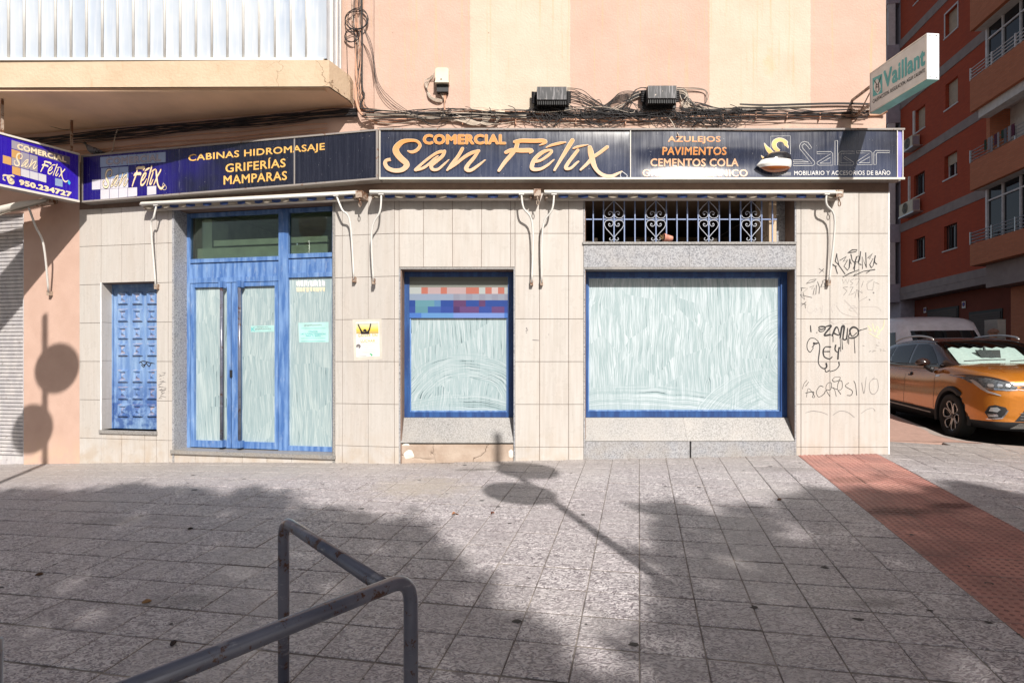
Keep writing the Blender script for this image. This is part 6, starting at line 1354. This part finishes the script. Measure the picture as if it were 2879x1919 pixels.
    for sg, ax in ((1, 'side+'), (-1, 'side-')):
        w1 = patch('door_window', bg_, [(1.42, 1.115), (2.36, 1.13), (2.38, 1.46), (2.02, 1.455), (1.86, 1.405), (1.62, 1.27)], ax, MT['dark_glass'], t, .004, .06)
        patch('door_window', bg_, [(2.44, 1.13), (3.12, 1.15), (3.20, 1.25), (3.14, 1.44), (2.46, 1.462)], ax, MT['dark_glass'], t, .004, .06)
        patch('quarter_window', bg_, [(3.26, 1.2), (3.62, 1.27), (3.40, 1.40), (3.22, 1.43)], ax, MT['dark_glass'], t, .004, .05)
        P = [(x, sg*y, z) for x, y, z in ((1.30, .865, 1.12), (1.6, .868, 1.118), (2.4, .87, 1.125), (3.1, .868, 1.15), (3.6, .85, 1.24))]
        mb = MB(); mb.tube(catmull(P, 4), .007, 5); mk('window_trim', mb, MT['black_plastic'], t, local=True)
        P = [(x, sg*y, z) for x, y, z in ((1.95, .63, 1.515), (2.05, .635, 1.565), (2.5, .63, 1.61), (3.1, .62, 1.595), (3.45, .60, 1.535))]; mb = MB(); mb.tube(catmull(P, 5), [.012]*1+[.017]*19+[.012], 8); mk('roof_rail', mb, MT['alu'], t, smooth=True, local=True)
        # wheel arch cladding
        for xc in (.85, 3.49):
            V = []; n = 26
            for j in range(n+1):
                a = math.radians(-14+208*j/n)
                for r_, y in ((.378, .80), (.382, .915), (.43, .922), (.452, .895)): V.append((xc+r_*math.cos(a), sg*(y-(.05 if (xc < 1 and math.cos(a) < -.55) else 0)*(1 if y > .85 else 0)), .335+r_*math.sin(a)))
            make('wheel_arch_trim', V, [(j*4+i, j*4+i+1, j*4+i+5, j*4+i+4) for j in range(n) for i in range(3)], MT['black_plastic'], t, smooth=False, local=True)
        patch('sill_trim', bvh, [(1.33, .20), (3.03, .20), (3.03, .44), (2.1, .42), (1.33, .36)], ax, MT['black_plastic'], t, .012, .08)
        patch('sill_strip', bvh, [(1.42, .335), (2.95, .395), (2.95, .415), (1.42, .352)], ax, MT['clad_trim'], t, .024, .05)
        patch('door_handle', bvh, [(2.18, .93), (2.34, .935), (2.34, .965), (2.18, .96)], ax, MT['paint'], t, .028, .03)
        patch('handle_recess', bvh, [(2.15, .915), (2.30, .915), (2.30, .975), (2.15, .975)], ax, MT['black_plastic'], t, .003, .03)
        for xs__ in (1.36, 2.40, 3.25): patch('door_gap', bvh, [(xs__, .42), (xs__+.007, .42), (xs__+.007, 1.06), (xs__, 1.06)], ax, MT['black_plastic'], t, .0025, .06)
        patch('side_badge', bvh, [(1.22, .93), (1.34, .92), (1.34, .935), (1.22, .945)], ax, MT['chrome'], t, .006, .03)
        # mirror
        V = []; cx_, cy_, cz_ = 1.50, sg*.99, 1.14
        mm = []
        for i in range(7):
            th = math.pi*i/6
            for j in range(12): a = 2*math.pi*j/12; mm.append((cx_-.075*math.cos(th), cy_+.115*math.sin(th)*math.cos(a), cz_+.078*math.sin(th)*math.sin(a)*(1 if math.sin(a) > 0 else .8)))
        make('wing_mirror', mm, [(i*12+j, i*12+(j+1) % 12, (i+1)*12+(j+1) % 12, (i+1)*12+j) for i in range(6) for j in range(12)], MT['roofp'], t, smooth=True, local=True)
        mb = MB(); mb.tube([(1.50, sg*.96, 1.09), (1.47, sg*.90, 1.04), (1.44, sg*.86, 1.02)], [.035, .04, .045], 8); mk('mirror_arm', mb, MT['black_plastic'], t, smooth=True, local=True)
        s = sg
        # lamps and bumper pods, seen from the front
        hl = patch('headlight', bvh, [(s*a, b) for a, b in ((.865, .955), (.855, .86), (.81, .79), (.745, .765), (.60, .76), (.49, .785), (.47, .82), (.60, .875), (.74, .925))], 'front', MT['lampg'], t, .004, .03)
        patch('headlight_rim', bvh, [(s*a, b) for a, b in ((.86, .975), (.86, .957), (.74, .927), (.60, .877), (.43, .815), (.30, .80), (.30, .815), (.43, .835), (.60, .90), (.74, .95))], 'front', MT['roofp'], t, .008, .03)
        patch('light_strip', bvh, [(s*a, b) for a, b in ((.835, .90), (.80, .80), (.765, .75), (.66, .695), (.665, .685), (.775, .725), (.815, .77), (.84, .83), (.848, .90))], 'front', MT['led'], t, .008, .02)
        patch('light_strip', bvh, [(s*a, b) for a, b in ((.79, .80), (.60, .775), (.49, .775), (.48, .765), (.60, .757), (.775, .77))], 'front', MT['chrome'], t, .009, .02)
        for ya in (.745, .665, .585): patch('reflector', bvh, [(s*(ya+a), .825+b) for a, b in ((.028, 0), (.018, .025), (-.02, .022), (-.028, 0), (-.018, -.02), (.02, -.02))], 'front', MT['led'], t, .007, .02)
        fg = patch('fog_lamp_pod', bvh, [(s*a, b) for a, b in ((.77, .37), (.80, .45), (.77, .54), (.72, .56), (.62, .53), (.60, .49), (.65, .39))], 'front', MT['black_plastic'], t, .007, .03)
        patch('pod_trim', bvh, [(s*a, b) for a, b in ((.775, .372), (.79, .36), (.77, .352), (.65, .375), (.59, .485), (.60, .495), (.66, .39), (.77, .366))], 'front', MT['chrome'], t, .012, .02)
        patch('fog_lamp', bvh, [(s*a, b) for a, b in ((.77, .47), (.755, .52), (.70, .53), (.67, .50), (.70, .46))], 'front', MT['led'], t, .013, .02)
        patch('pod_vane', bvh, [(s*a, b) for a, b in ((.77, .39), (.78, .43), (.70, .435), (.69, .40))], 'front', MT['chrome'], t, .013, .02)
    patch('upper_grille', bvh, [(-.47, .80), (-.30, .77), (.30, .77), (.47, .80), (.30, .825), (-.30, .825)], 'front', MT['black_plastic'], t, .006, .04)
    patch('grille_chrome', bvh, [(-.50, .775), (-.30, .745), (.30, .745), (.50, .775), (.50, .785), (.30, .757), (-.30, .757), (-.50, .785)], 'front', MT['chrome'], t, .010, .03)
    patch('lower_grille', bvh, [(-.52, .34), (.52, .34), (.40, .50), (.2, .56), (-.2, .56), (-.40, .50)], 'front', MT['black_plastic'], t, .006, .04)
    for zz_ in (.37, .41, .45): patch('grille_bar', bvh, [(-.46, zz_), (.46, zz_), (.46, zz_+.008), (-.46, zz_+.008)], 'front', MT['chrome'], t, .012, .04)
    patch('skid_plate', bvh, [(-.56, .245), (.56, .245), (.47, .315), (-.47, .315)], 'front', MT['alloy'], t, .012, .04)
    P = catmull([(-.0+.03, 0, .63), (.0, .2, .63), (.03, .4, .625)], 3)
    for sg in (-1, 1): patch('bonnet_crease', bvh, [(.2, sg*.50), (.21, sg*.515), (1.05, sg*.66), (1.05, sg*.652)], 'top', MT['paint'], t, .006, .05)
    patch('bonnet_gap', bvh, [(1.085, -.80), (1.10, -.80), (1.10, .80), (1.085, .80)], 'top', MT['black_plastic'], t, .004, .06)
    for y0, y1 in ((.58, -.02), (-.05, -.62)): mb = MB(); mb.tube([(1.12, y0, 1.165), (1.13, (y0+y1)/2, 1.185), (1.19, y1, 1.19)], .009, 6); mk('wiper', mb, MT['black_plastic'], t, local=True)
    # wheels
    proto = None
    for xc in (.85, 3.49):
        for sg in (1, -1):
            wh = make('wheel', [], [], MT['rubber'], t, local=True); wh.location = (xc, sg*.80, .335); wh.rotation_euler = (0, 0, 0 if sg > 0 else math.pi)
            if proto is None:
                prof = [(.235, .09), (.25, .105), (.30, .112), (.325, .10), (.335, .07), (.336, -.07), (.325, -.10), (.25, -.1), (.235, -.09)]; n = 40
                V = [(r_*math.cos(2*math.pi*j/n), y, r_*math.sin(2*math.pi*j/n)) for j in range(n) for r_, y in prof]; m_ = len(prof)
                ty = make('tyre', V, [(j*m_+i, j*m_+i+1, ((j+1) % n)*m_+i+1, ((j+1) % n)*m_+i) for j in range(n) for i in range(m_-1)], MT['rubber'], wh, smooth=True, local=True)
                prof = [(0, .03), (.21, .02), (.228, .09), (.236, .09)]; m_ = 4; V = [(r_*math.cos(2*math.pi*j/n), y, r_*math.sin(2*math.pi*j/n)) for j in range(n) for r_, y in prof]
                rm = make('rim', V, [(j*m_+i, j*m_+i+1, ((j+1) % n)*m_+i+1, ((j+1) % n)*m_+i) for j in range(n) for i in range(m_-1)], MT['darkalloy'], wh, smooth=True, local=True)
                sp = []
                for j in range(6):
                    a0 = j*math.pi/3+.2; mb = MB(); P = []
                    for r_, da in ((.035, 0), (.07, -.30), (.135, -.42), (.205, -.30), (.222, 0), (.205, .30), (.135, .42), (.07, .30), (.035, 0)): P.append((r_*math.cos(a0+da), .085-.03*(1-r_/.22), r_*math.sin(a0+da)))
                    mb.tube(catmull(P, 3), .0115, 6, False); sp.append(mk('spoke', mb, MT['alloy'], wh, smooth=True, local=True))
                mb = MB(); mb.tube([(0, .03, 0), (0, .075, 0)], .035, 14); hb = mk('hub_cap', mb, MT['darkalloy'], wh, local=True); proto = [ty, rm, hb]+sp
            else:
                for p in proto: c_ = p.copy(); COL.objects.link(c_); c_.parent = wh
    return t
car()
def van():
    t = thing('parked_van', 'white van with a raised sloping roof, mostly hidden behind the orange car', 'van', (10.35, 13.0, .45), rotz=math.atan2(.98, .199))
    def sec(x, w_, zb_, zt, wr): h = zt-zb_; return [(x, y, z) for y, z in ((0, zb_), (w_, zb_), (w_, zb_+.45*h), (w_*.99, zb_+.6*h), (wr, zt-.10), (wr-.08, zt-.01), (0, zt))]
    S_ = []
    for x, w_, zb_, zt, wr in ((0, .75, .3, .75, .7), (.08, .9, .25, .98, .85), (.7, .97, .25, 1.15, .9), (.95, .98, .25, 1.25, .88), (1.55, .98, .25, 1.90, .82), (1.62, .98, .25, 2.06, .86), (2.05, .98, .25, 2.24, .88), (4.9, .98, .25, 2.27, .90), (5.0, .96, .3, 2.22, .86)):
        h_ = sec(x, w_, zb_, zt, wr); S_.append(h_+[(a, -b, c_) for a, b, c_ in h_[-2:0:-1]])
    V, Fc = loft(S_); V2, F2 = evald(V, Fc, 1); bv = BVHTree.FromPolygons(V2, F2); make('body', V2, F2, simple('white_van_paint', (.80, .78, .84), .3, coat=.6), t, smooth=True, local=True)
    patch('windscreen', bv, [(-.76, 1.28), (.76, 1.28), (.70, 1.80), (-.70, 1.80)], 'front', MT['dark_glass'], t, .01, .08)
    for sg, ax in ((1, 'side+'), (-1, 'side-')):
        for a, b in ((1.25, 2.1), (2.25, 3.4), (3.55, 4.7)): patch('side_window', bv, [(a+(.35 if a < 2 else 0), 1.3+(.0)), (b, 1.3), (b, 1.78), (a+(.55 if a < 2 else 0), 1.78)], ax, MT['dark_glass'], t, .008, .1)
        for j in range(2): patch('roof_groove', bv, [(2.3, 2.0+j*.06), (4.7, 2.0+j*.06), (4.7, 2.012+j*.06), (2.3, 2.012+j*.06)], ax, MT['grey_film'], t, .004, .1)
        patch('headlight', bv, [(sg*.6, .72), (sg*.84, .74), (sg*.82, .92), (sg*.6, .88)], 'front', MT['led'], t, .01, .06)
        for xc in (.95, 4.1):
            mb = MB(); mb.tube([(xc, sg*.75, .33), (xc, sg*.99, .33)], .33, 24); mk('wheel', mb, MT['rubber'], t, local=True)
            mb = MB(); mb.tube([(xc, sg*.98, .33), (xc, sg*1.0, .33)], .2, 16); mk('hub_cap', mb, MT['alu'], t, local=True)
    patch('grille', bv, [(-.5, .6), (.5, .6), (.5, .8), (-.5, .8)], 'front', MT['black_plastic'], t, .01, .08)
van()
# ------------------------------------------------------------------ tube railing in the foreground
RL = thing('railing', 'scuffed grey-blue tube railing with rounded corners in the foreground', 'railing', (-.6, 2.0, .09))
def bent(a, b, c_, r=.085, n=8):      # rounded corner b between a and c
    a, b, c_ = Vector(a), Vector(b), Vector(c_); u_ = (a-b).normalized(); v_ = (c_-b).normalized()
    p0 = b+u_*r; p2 = b+v_*r; return [tuple((1-t)**2*p0+2*t*(1-t)*b+t*t*p2) for t in [i/n for i in range(n+1)]]
HZ = .842; tr = .0235
def rail(P, name='rail'):
    pts = [P[0]]
    for i in range(1, len(P)-1): pts += bent(P[i-1], P[i], P[i+1])
    pts.append(P[-1]); mb = MB(); mb.tube(pts, tr, 18); return mk(name, mb, MT['tube'], RL, smooth=True)
c1 = (-.975, 2.49, HZ+.012); c2 = (-.325, 1.875, HZ)
rail([(c1[0], c1[1], gz(c1[0], c1[1])-.02), c1, (-.400, 1.80, HZ+.001)], 'hoop')
rail([(c2[0], c2[1], gz(c2[0], c2[1])-.02), (c2[0], c2[1], HZ), (-1.225, .69, HZ)], 'hoop')
mb = MB(); mb.tube([(-1.352, 1.515, gz(-1.35, 1.5)-.02), (-1.352, 1.515, HZ-.03)], tr, 14); mk('post', mb, MT['tube'], RL, smooth=True)
rail([(-1.352, 1.515, HZ-.06), (-1.352, 1.515, HZ), (-2.4, 1.4, HZ)], 'hoop')
for p in (c1, c2, (-1.352, 1.515, 0)):
    g_ = gz(p[0], p[1]); mb = MB(); mb.tube([(p[0], p[1], g_-.002), (p[0], p[1], g_+.006)], .05, 16); mk('base_collar', mb, MT['tube'], RL)
# ------------------------------------------------------------------ traffic sign posts standing just outside the view (their shadows fall in it)
def post(x, y, lbl, top, offs, dtop):
    g_ = gz(x, y); t = thing('traffic_sign', lbl, 'traffic sign', (x, y, g_), 'traffic sign posts beside the pavement')
    mb = MB(); mb.tube([(x, y, g_-.05), (x, y, g_+top)], .042, 10); mk('pole', mb, MT['alu'], t, smooth=True)
    for o_, dz in zip(offs, dtop):
        mb = MB(); mb.tube([(x+o_, y+.035, g_+top-dz), (x+o_, y+.05, g_+top-dz)], .328, 36); mk('sign_disc', mb, MT['alu'], t)
        wb2 = MB(); wb2.box((x-.04, y-.0, g_+top-dz-.03), (x+o_+.04*(1 if o_ > 0 else -1), y+.034, g_+top-dz+.03)); mk('clamp', wb2, MT['alu'], t)
post(1.57, 1.5, 'tall pole with two round signs right of the camera, casting the shadow on the paving', 4.85, (.16, -.22), (.76, 1.51))
post(-5.10, 4.35, 'tall pole with two round signs at the left, casting the shadow on the pink pier', 4.76, (.16, -.22), (.76, 1.51))
# ------------------------------------------------------------------ street trees behind the camera
k = NB('street_tree_leaves'); c = k.mix(k.rnd(), (.05, .09, .025), (.09, .14, .04)); c = k.mix(k.mr(k.noise(3, 3), .3, .7), c, (.10, .13, .05)); MT['leaf'] = k.done(c, .55)
MT['bark'] = simple('bark', (.16, .12, .09), .9, sc=14, bump=.6, bsc=20)
LP_ = [(-1500,1135),(0,1133),(120,1124),(230,1130),(300,1112),(420,1126),(560,1120),(640,1135),(700,1170),(760,1160),(800,1182),(860,1205),(935,1188),(975,1205),(985,1225),(1010,1262),(1075,1300),(1095,1345),(1160,1372),(1185,1430),(1290,1500),(1310,1568),(1400,1900),(1500,6000),(-3500,6000)]
RP_ = [(1470,1170),(1500,1150),(1560,1160),(1640,1192),(1700,1165),(1780,1160),(1830,1140),(1880,1120),(1960,1130),(2050,1102),(2130,1118),(2230,1105),(2352,1140),(2900,1180),(4200,1200),(4200,6000),(1500,6000),(1400,1900),(1345,1568),(1345,1515),(1420,1478),(1500,1450),(1545,1425),(1530,1380),(1560,1345),(1500,1300),(1470,1255),(1530,1235),(1500,1205)]
holes = [((1830, 1222), 95, 15), ((1400, 1540), 90, 30), ((2190, 1075), 10, 5), ((690, 1262), 40, 9), ((1640, 1275), 90, 14), ((1500, 1500), 70, 16), ((1720, 1300), 60, 14), ((2080, 1118), 110, 12)]
rt = random.Random(5)
def tree(lbl, poly, xr, trunk, n, seed):
    t = thing('street_tree', lbl, 'tree', (trunk[0], trunk[1], gz(*trunk)), 'street trees behind the viewer'); mb = MB(); cnt = 0; tries = 0
    clumps = []
    while len(clumps) < n and tries < n*12:
        tries += 1; gx_, gy_ = rt.uniform(*xr), rt.uniform(.5, 6.3); z = gz(gx_, gy_); p = proj((gx_, gy_, z)); D = (p[0]/1.2241, p[1]/1.2241)
        if not pip(D, poly): continue
        if any(((D[0]-h[0][0])/h[1])**2+((D[1]-h[0][1])/h[2])**2 < rt.uniform(.5, 1.3) for h in holes): continue
        s_ = rt.uniform(6.7, 9.0) if gy_ > 3.5 else rt.uniform(6.0, 8.6); clumps.append(Vector((gx_+T*s_, gy_-s_, z+K*s_)))
    for c_ in clumps:
        for j in range(5):
            p = c_+Vector((rt.gauss(0, .07), rt.gauss(0, .07), rt.gauss(0, .07))); a = Vector((rt.gauss(0, 1), rt.gauss(0, 1), rt.gauss(0, .6))).normalized(); b = a.cross(Vector((rt.gauss(0, 1), rt.gauss(0, 1), 1))).normalized()
            l_, w_ = rt.uniform(.07, .12), rt.uniform(.035, .06); mb.add([p-a*l_, p+b*w_, p+a*l_, p-b*w_], [(0, 1, 2, 3)])
    mk('crown', mb, MT['leaf'], t)
    base = Vector((trunk[0], trunk[1], gz(*trunk)-.1)); mb = MB(); mb.tube([base, base+Vector((.03, 0, 1.5)), base+Vector((-.05, .05, 3.2))], [.17, .13, .11], 10); mk('trunk', mb, MT['bark'], t, smooth=True)
    tip = base+Vector((-.05, .05, 3.2))
    for j in range(9): c_ = clumps[(j*97) % len(clumps)]; m_ = (tip+c_)/2+Vector((0, 0, -.25)); mb = MB(); mb.tube([tip-Vector((0, 0, .2)), m_, c_], [.07, .04, .012], 6); mk('limb', mb, MT['bark'], t, smooth=True)
tree('leafy street tree behind the viewer, shading the left of the paving', LP_, (-9, 1.2), (-.9, -4.2), 4600, 1)
tree('leafy street tree behind the viewer, shading the right of the paving', RP_, (.3, 8.5), (5.6, -4.4), 3300, 2)
# ------------------------------------------------------------------ pigeon, flower pot, litter
def blob(secs, n=12):
    V = [(x, y+ry*math.cos(2*math.pi*j/n), z+rz*math.sin(2*math.pi*j/n)) for x, y, z, ry, rz in secs for j in range(n)]; m = len(secs)
    return V, [(i*n+j, i*n+(j+1) % n, (i+1)*n+(j+1) % n, (i+1)*n+j) for i in range(m-1) for j in range(n)]+[tuple(range(n-1, -1, -1)), tuple((m-1)*n+j for j in range(n))]
pu, pz_ = PL.px(262, 432, .03); pp = PL.pt(pu, 0, .03); pg = thing('pigeon', 'grey pigeon perched on the left end of the fascia sign', 'pigeon', (pp[0], pp[1], 4.152), rotz=math.pi+.1)
k = NB('pigeon_feathers'); xx, yy, zz = k.sep(k.obj()); c = k.mix(k.mr(xx, .04, .08), (.16, .16, .18), (.045, .06, .06)); c = k.mix(k.ma('MULTIPLY', k.ma('LESS_THAN', xx, -.03), k.ma('GREATER_THAN', k.noise(40, 2), .52)), c, (.04, .04, .05)); pf = k.done(c, .6)
V, Fc = blob([(-.15, 0, .055, .012, .006), (-.10, 0, .07, .028, .018), (-.04, 0, .085, .045, .042), (.02, 0, .10, .05, .052), (.06, 0, .125, .036, .042), (.08, 0, .155, .022, .026), (.088, 0, .18, .021, .021), (.10, 0, .19, .018, .018), (.112, 0, .188, .008, .008), (.128, 0, .182, .003, .003)])
make('body', V, Fc, pf, pg, smooth=True, local=True)
V, Fc = blob([(-.17, 0, .045, .02, .004), (-.12, 0, .06, .026, .006), (-.08, 0, .075, .02, .01)]); make('tail', V, Fc, MT['black_plastic'], pg, smooth=True, local=True)
for sg in (-1, 1):
    V, Fc = blob([(-.13, sg*.03, .075, .004, .008), (-.06, sg*.045, .09, .008, .028), (.02, sg*.047, .10, .008, .032), (.045, sg*.04, .105, .004, .02)]); make('wing', V, Fc, pf, pg, smooth=True, local=True)
    mb = MB(); mb.tube([(.0, sg*.018, .06), (.003, sg*.018, .003)], .004, 6); mb.tube([(-.012, sg*.018, .003), (.022, sg*.018, .003)], .003, 5); mk('leg', mb, simple('pigeon_leg', (.4, .12, .1), .6), pg, local=True)
    V, Fc = blob([(.096, sg*.0165, .193, .002, .003), (.102, sg*.0172, .193, .002, .003)], 6); make('eye', V, Fc, simple('pigeon_eye', (.5, .12, .03), .3), pg, local=True)
pb = PM.pt(PM.U(1883, .0), ZM(681)+.001, -.055+.085); pt_ = thing('flower_pot', 'tipped pink plastic flower pot lying between the grille bars', 'flower pot', PM.pt(PM.U(1880), ZM(680.5), -.02))
ax = Vector((-1, -.15, .12)).normalized(); base = Vector(PM.pt(PM.U(1891, 0), ZM(670), -.02)); mb = MB(); n = 18
u1 = ax.cross(Vector((0, 0, 1))).normalized(); u2 = ax.cross(u1); V = []
for d_, r_ in ((0, .030), (.085, .042), (.085, .046), (.105, .047), (.105, .041), (.09, .039), (.01, .028)): V += [base+ax*(d_-.0)+u1*r_*math.cos(2*math.pi*j/n)+u2*r_*math.sin(2*math.pi*j/n) for j in range(n)]
make('pot', V, [(i*n+j, i*n+(j+1) % n, (i+1)*n+(j+1) % n, (i+1)*n+j) for i in range(6) for j in range(n)]+[tuple(range(n))], simple('pink_pot', (.62, .27, .20), .6), pt_, smooth=True)
mb = MB()
for j in range(26):
    p0 = base+ax*.10+Vector((rt.uniform(-.01, .01), rt.uniform(-.02, .02), rt.uniform(-.03, .0))); p1 = p0+ax*rt.uniform(.02, .06)+Vector((0, rt.uniform(-.02, .02), rt.uniform(-.015, .05))); mb.tube([p0, (p0+p1)/2+Vector((0, 0, .008)), p1], .0018, 4)
mk('withered_plant', mb, simple('withered_stems', (.30, .20, .09), .9), pt_)
def leafy(px, py, sz, label, cat, kind, col, nm):
    x, y = ray_ground(px*1.2241, py*1.2241); z = gz(x, y); a = rt.uniform(0, 6.28)
    if kind == 'leaf':
        V = []; m = 7
        for j in range(m): f = j/(m-1); w_ = sz*.32*math.sin(math.pi*min(.97, f+.03)); V += [(sz*(f-.5), w_, .006+.012*math.sin(f*5)+.008), (sz*(f-.5), 0, .004+.010*math.sin(f*5)), (sz*(f-.5), -w_, .010+.010*math.sin(f*4))]
        Fc = [(3*i+j, 3*i+j+1, 3*i+j+4, 3*i+j+3) for i in range(m-1) for j in range(2)]
    else: V, Fc = blob([(-sz*.5, 0, .006, .002, .002), (-sz*.3, 0, sz*.2, sz*.2, sz*.17), (0, 0, sz*.24, sz*.28, sz*.22), (sz*.3, 0, sz*.2, sz*.2, sz*.17), (sz*.5, 0, .008, .003, .003)], 9)
    o = make(nm, V, Fc, simple(nm+'_mat', col, .8), None, smooth=True, local=True); o.location = (x, y, z+.001); o.rotation_euler = (0, 0, a); tag(o, label, cat, 'litter on the paving')
for a in ((437, 1215, .04, 'small black seed pod on the shaded tiles behind the railing hoop', 'seed pod', 'pod', (.02, .015, .012), 'seed_pod'), (90, 1321, .045, 'dark brown dry pod on the shaded tiles at far left', 'seed pod', 'pod', (.08, .04, .02), 'seed_pod'), (337, 1384, .05, 'tan dry pod on the tiles left of the railing', 'seed pod', 'pod', (.26, .15, .07), 'seed_pod'),
    (398, 1480, .05, 'black crumpled pod just above the lowest railing tube', 'seed pod', 'pod', (.03, .02, .02), 'seed_pod'), (1046, 1182, .06, 'brown dry leaf on sunlit tiles below the round sign shadow', 'leaf', 'leaf', (.28, .12, .05), 'dry_leaf'), (1131, 1180, .045, 'smaller reddish dry leaf right of the other leaf below the sign shadow', 'leaf', 'leaf', (.30, .09, .04), 'dry_leaf'),
    (1790, 1149, .05, 'dark dry leaf on a joint left of the red tactile strip', 'leaf', 'pod', (.07, .03, .015), 'dry_leaf'), (1462, 608, .03, 'x', 'x', 'none', (0, 0, 0), '')):
    if a[5] != 'none': leafy(*a)
mb = MB()
for j in range(150):
    x, y = rt.uniform(-5, 6.5), rt.uniform(1.6, 6.7)
    if x < C0[0] and y > C0[1]-.1885*(x-C0[0])-.1: continue
    z = gz(x, y)+.0012; r_ = rt.choice([rt.uniform(.006, .014), rt.uniform(.012, .032)]); n = 9
    mb.add([(x, y, z+.0012)]+[(x+r_*rt.uniform(.7, 1.2)*math.cos(i*2*math.pi/n), y+r_*.75*rt.uniform(.7, 1.2)*math.sin(i*2*math.pi/n), z) for i in range(n)], [(0, 1+i, 1+(i+1) % n) for i in range(n)])
o = mk('gum_spots', mb, simple('old_gum', (.055, .05, .048), .8)); o['kind'] = 'stuff'; tag(o, 'dark old chewing gum spots trodden into the paving', 'gum spots')
mb = MB()
for j in range(420):
    x = rt.uniform(-5.6, 4.4); yw = (C0[1]-.1885*(x-C0[0]) if x < C0[0] else C0[1])-.012-abs(rt.gauss(0, .05)); z = gz(x, yw); r_ = rt.uniform(.003, .011)
    p = Vector((x, yw, z+.003)); mb.add([p+Vector((r_*rt.uniform(-1, 1), r_*rt.uniform(-1, 1), r_*rt.uniform(0, .7))) for _ in range(4)], [(0, 1, 2), (0, 2, 3), (0, 3, 1), (1, 3, 2)])
o = mk('wall_foot_litter', mb, simple('dry_litter', (.16, .11, .07), .9)); o['kind'] = 'stuff'; tag(o, 'dry crumbs and leaf litter along the foot of the shop wall', 'litter')
# ------------------------------------------------------------------ person behind the car (only the cap shows)
def person():
    px_, py_ = 10.72, 13.0; g_ = .58; t = thing('person', 'person in a brown cap standing behind the orange car', 'person', (px_, py_, g_))
    J = {'pel': (0, 0, .92, .14), 'sp': (0, 0, 1.12, .13), 'ch': (0, .0, 1.30, .15), 'nk': (0, 0, 1.43, .06), 'sl': (-.17, 0, 1.38, .065), 'sr': (.17, 0, 1.38, .065), 'el': (-.23, .02, 1.12, .048), 'er': (.23, .02, 1.12, .048), 'wl': (-.25, -.05, .88, .035), 'wr': (.25, -.05, .88, .035), 'hl': (-.25, -.07, .80, .04), 'hr': (.25, -.07, .80, .04),
         'tl': (-.09, 0, .84, .09), 'tr': (.09, 0, .84, .09), 'kl': (-.10, -.01, .48, .06), 'kr': (.10, -.01, .48, .06), 'al': (-.10, .02, .09, .045), 'ar': (.10, .02, .09, .045), 'fl': (-.11, -.13, .04, .04), 'fr': (.11, -.13, .04, .04), 'hd': (0, -.01, 1.50, .085), 'ht': (0, -.01, 1.58, .09)}
    E = [('pel', 'sp'), ('sp', 'ch'), ('ch', 'nk'), ('nk', 'hd'), ('hd', 'ht'), ('ch', 'sl'), ('ch', 'sr'), ('sl', 'el'), ('sr', 'er'), ('el', 'wl'), ('er', 'wr'), ('wl', 'hl'), ('wr', 'hr'), ('pel', 'tl'), ('pel', 'tr'), ('tl', 'kl'), ('tr', 'kr'), ('kl', 'al'), ('kr', 'ar'), ('al', 'fl'), ('ar', 'fr')]
    ks = list(J); me = bpy.data.meshes.new('tmp'); me.from_pydata([J[q_][:3] for q_ in ks], [(ks.index(a), ks.index(b)) for a, b in E], []); o = bpy.data.objects.new('tmp', me); COL.objects.link(o)
    o.modifiers.new('s', 'SKIN'); 
    for i, q_ in enumerate(ks): me.skin_vertices[0].data[i].radius = (J[q_][3],)*2; me.skin_vertices[0].data[i].use_root = (i == 0)
    m = o.modifiers.new('u', 'SUBSURF'); m.levels = 1; dg = bpy.context.evaluated_depsgraph_get(); dg.update(); e = o.evaluated_get(dg); m2 = e.to_mesh(); V = [v.co.copy() for v in m2.vertices]; Fc = [tuple(p.vertices) for p in m2.polygons]; e.to_mesh_clear(); bpy.data.objects.remove(o)
    mi = [];
    for f in Fc:
        cc = sum((V[i] for i in f), Vector())/len(f); mi.append(0 if (cc.z > 1.44 or (abs(cc.x) > .2 and cc.z < .9)) else (1 if cc.z > .88 else 2))
    make('body', V, Fc, [simple('skin', (.48, .28, .20), .6), simple('grey_shirt', (.2, .2, .22), .9), simple('dark_trousers', (.05, .05, .07), .9)], t, smooth=True, local=True, mi=mi)
    V = []; n = 16
    for i in range(6): th = i*math.pi/10; V += [(.105*math.cos(th)*math.cos(2*math.pi*j/n), -.01+.115*math.cos(th)*math.sin(2*math.pi*j/n), 1.55+.10*math.sin(th)) for j in range(n)]
    make('cap', V, [(i*n+j, i*n+(j+1) % n, (i+1)*n+(j+1) % n, (i+1)*n+j) for i in range(5) for j in range(n)]+[tuple(5*n+j for j in range(n))], simple('brown_cap', (.24, .14, .11), .9), t, smooth=True, local=True)
person()
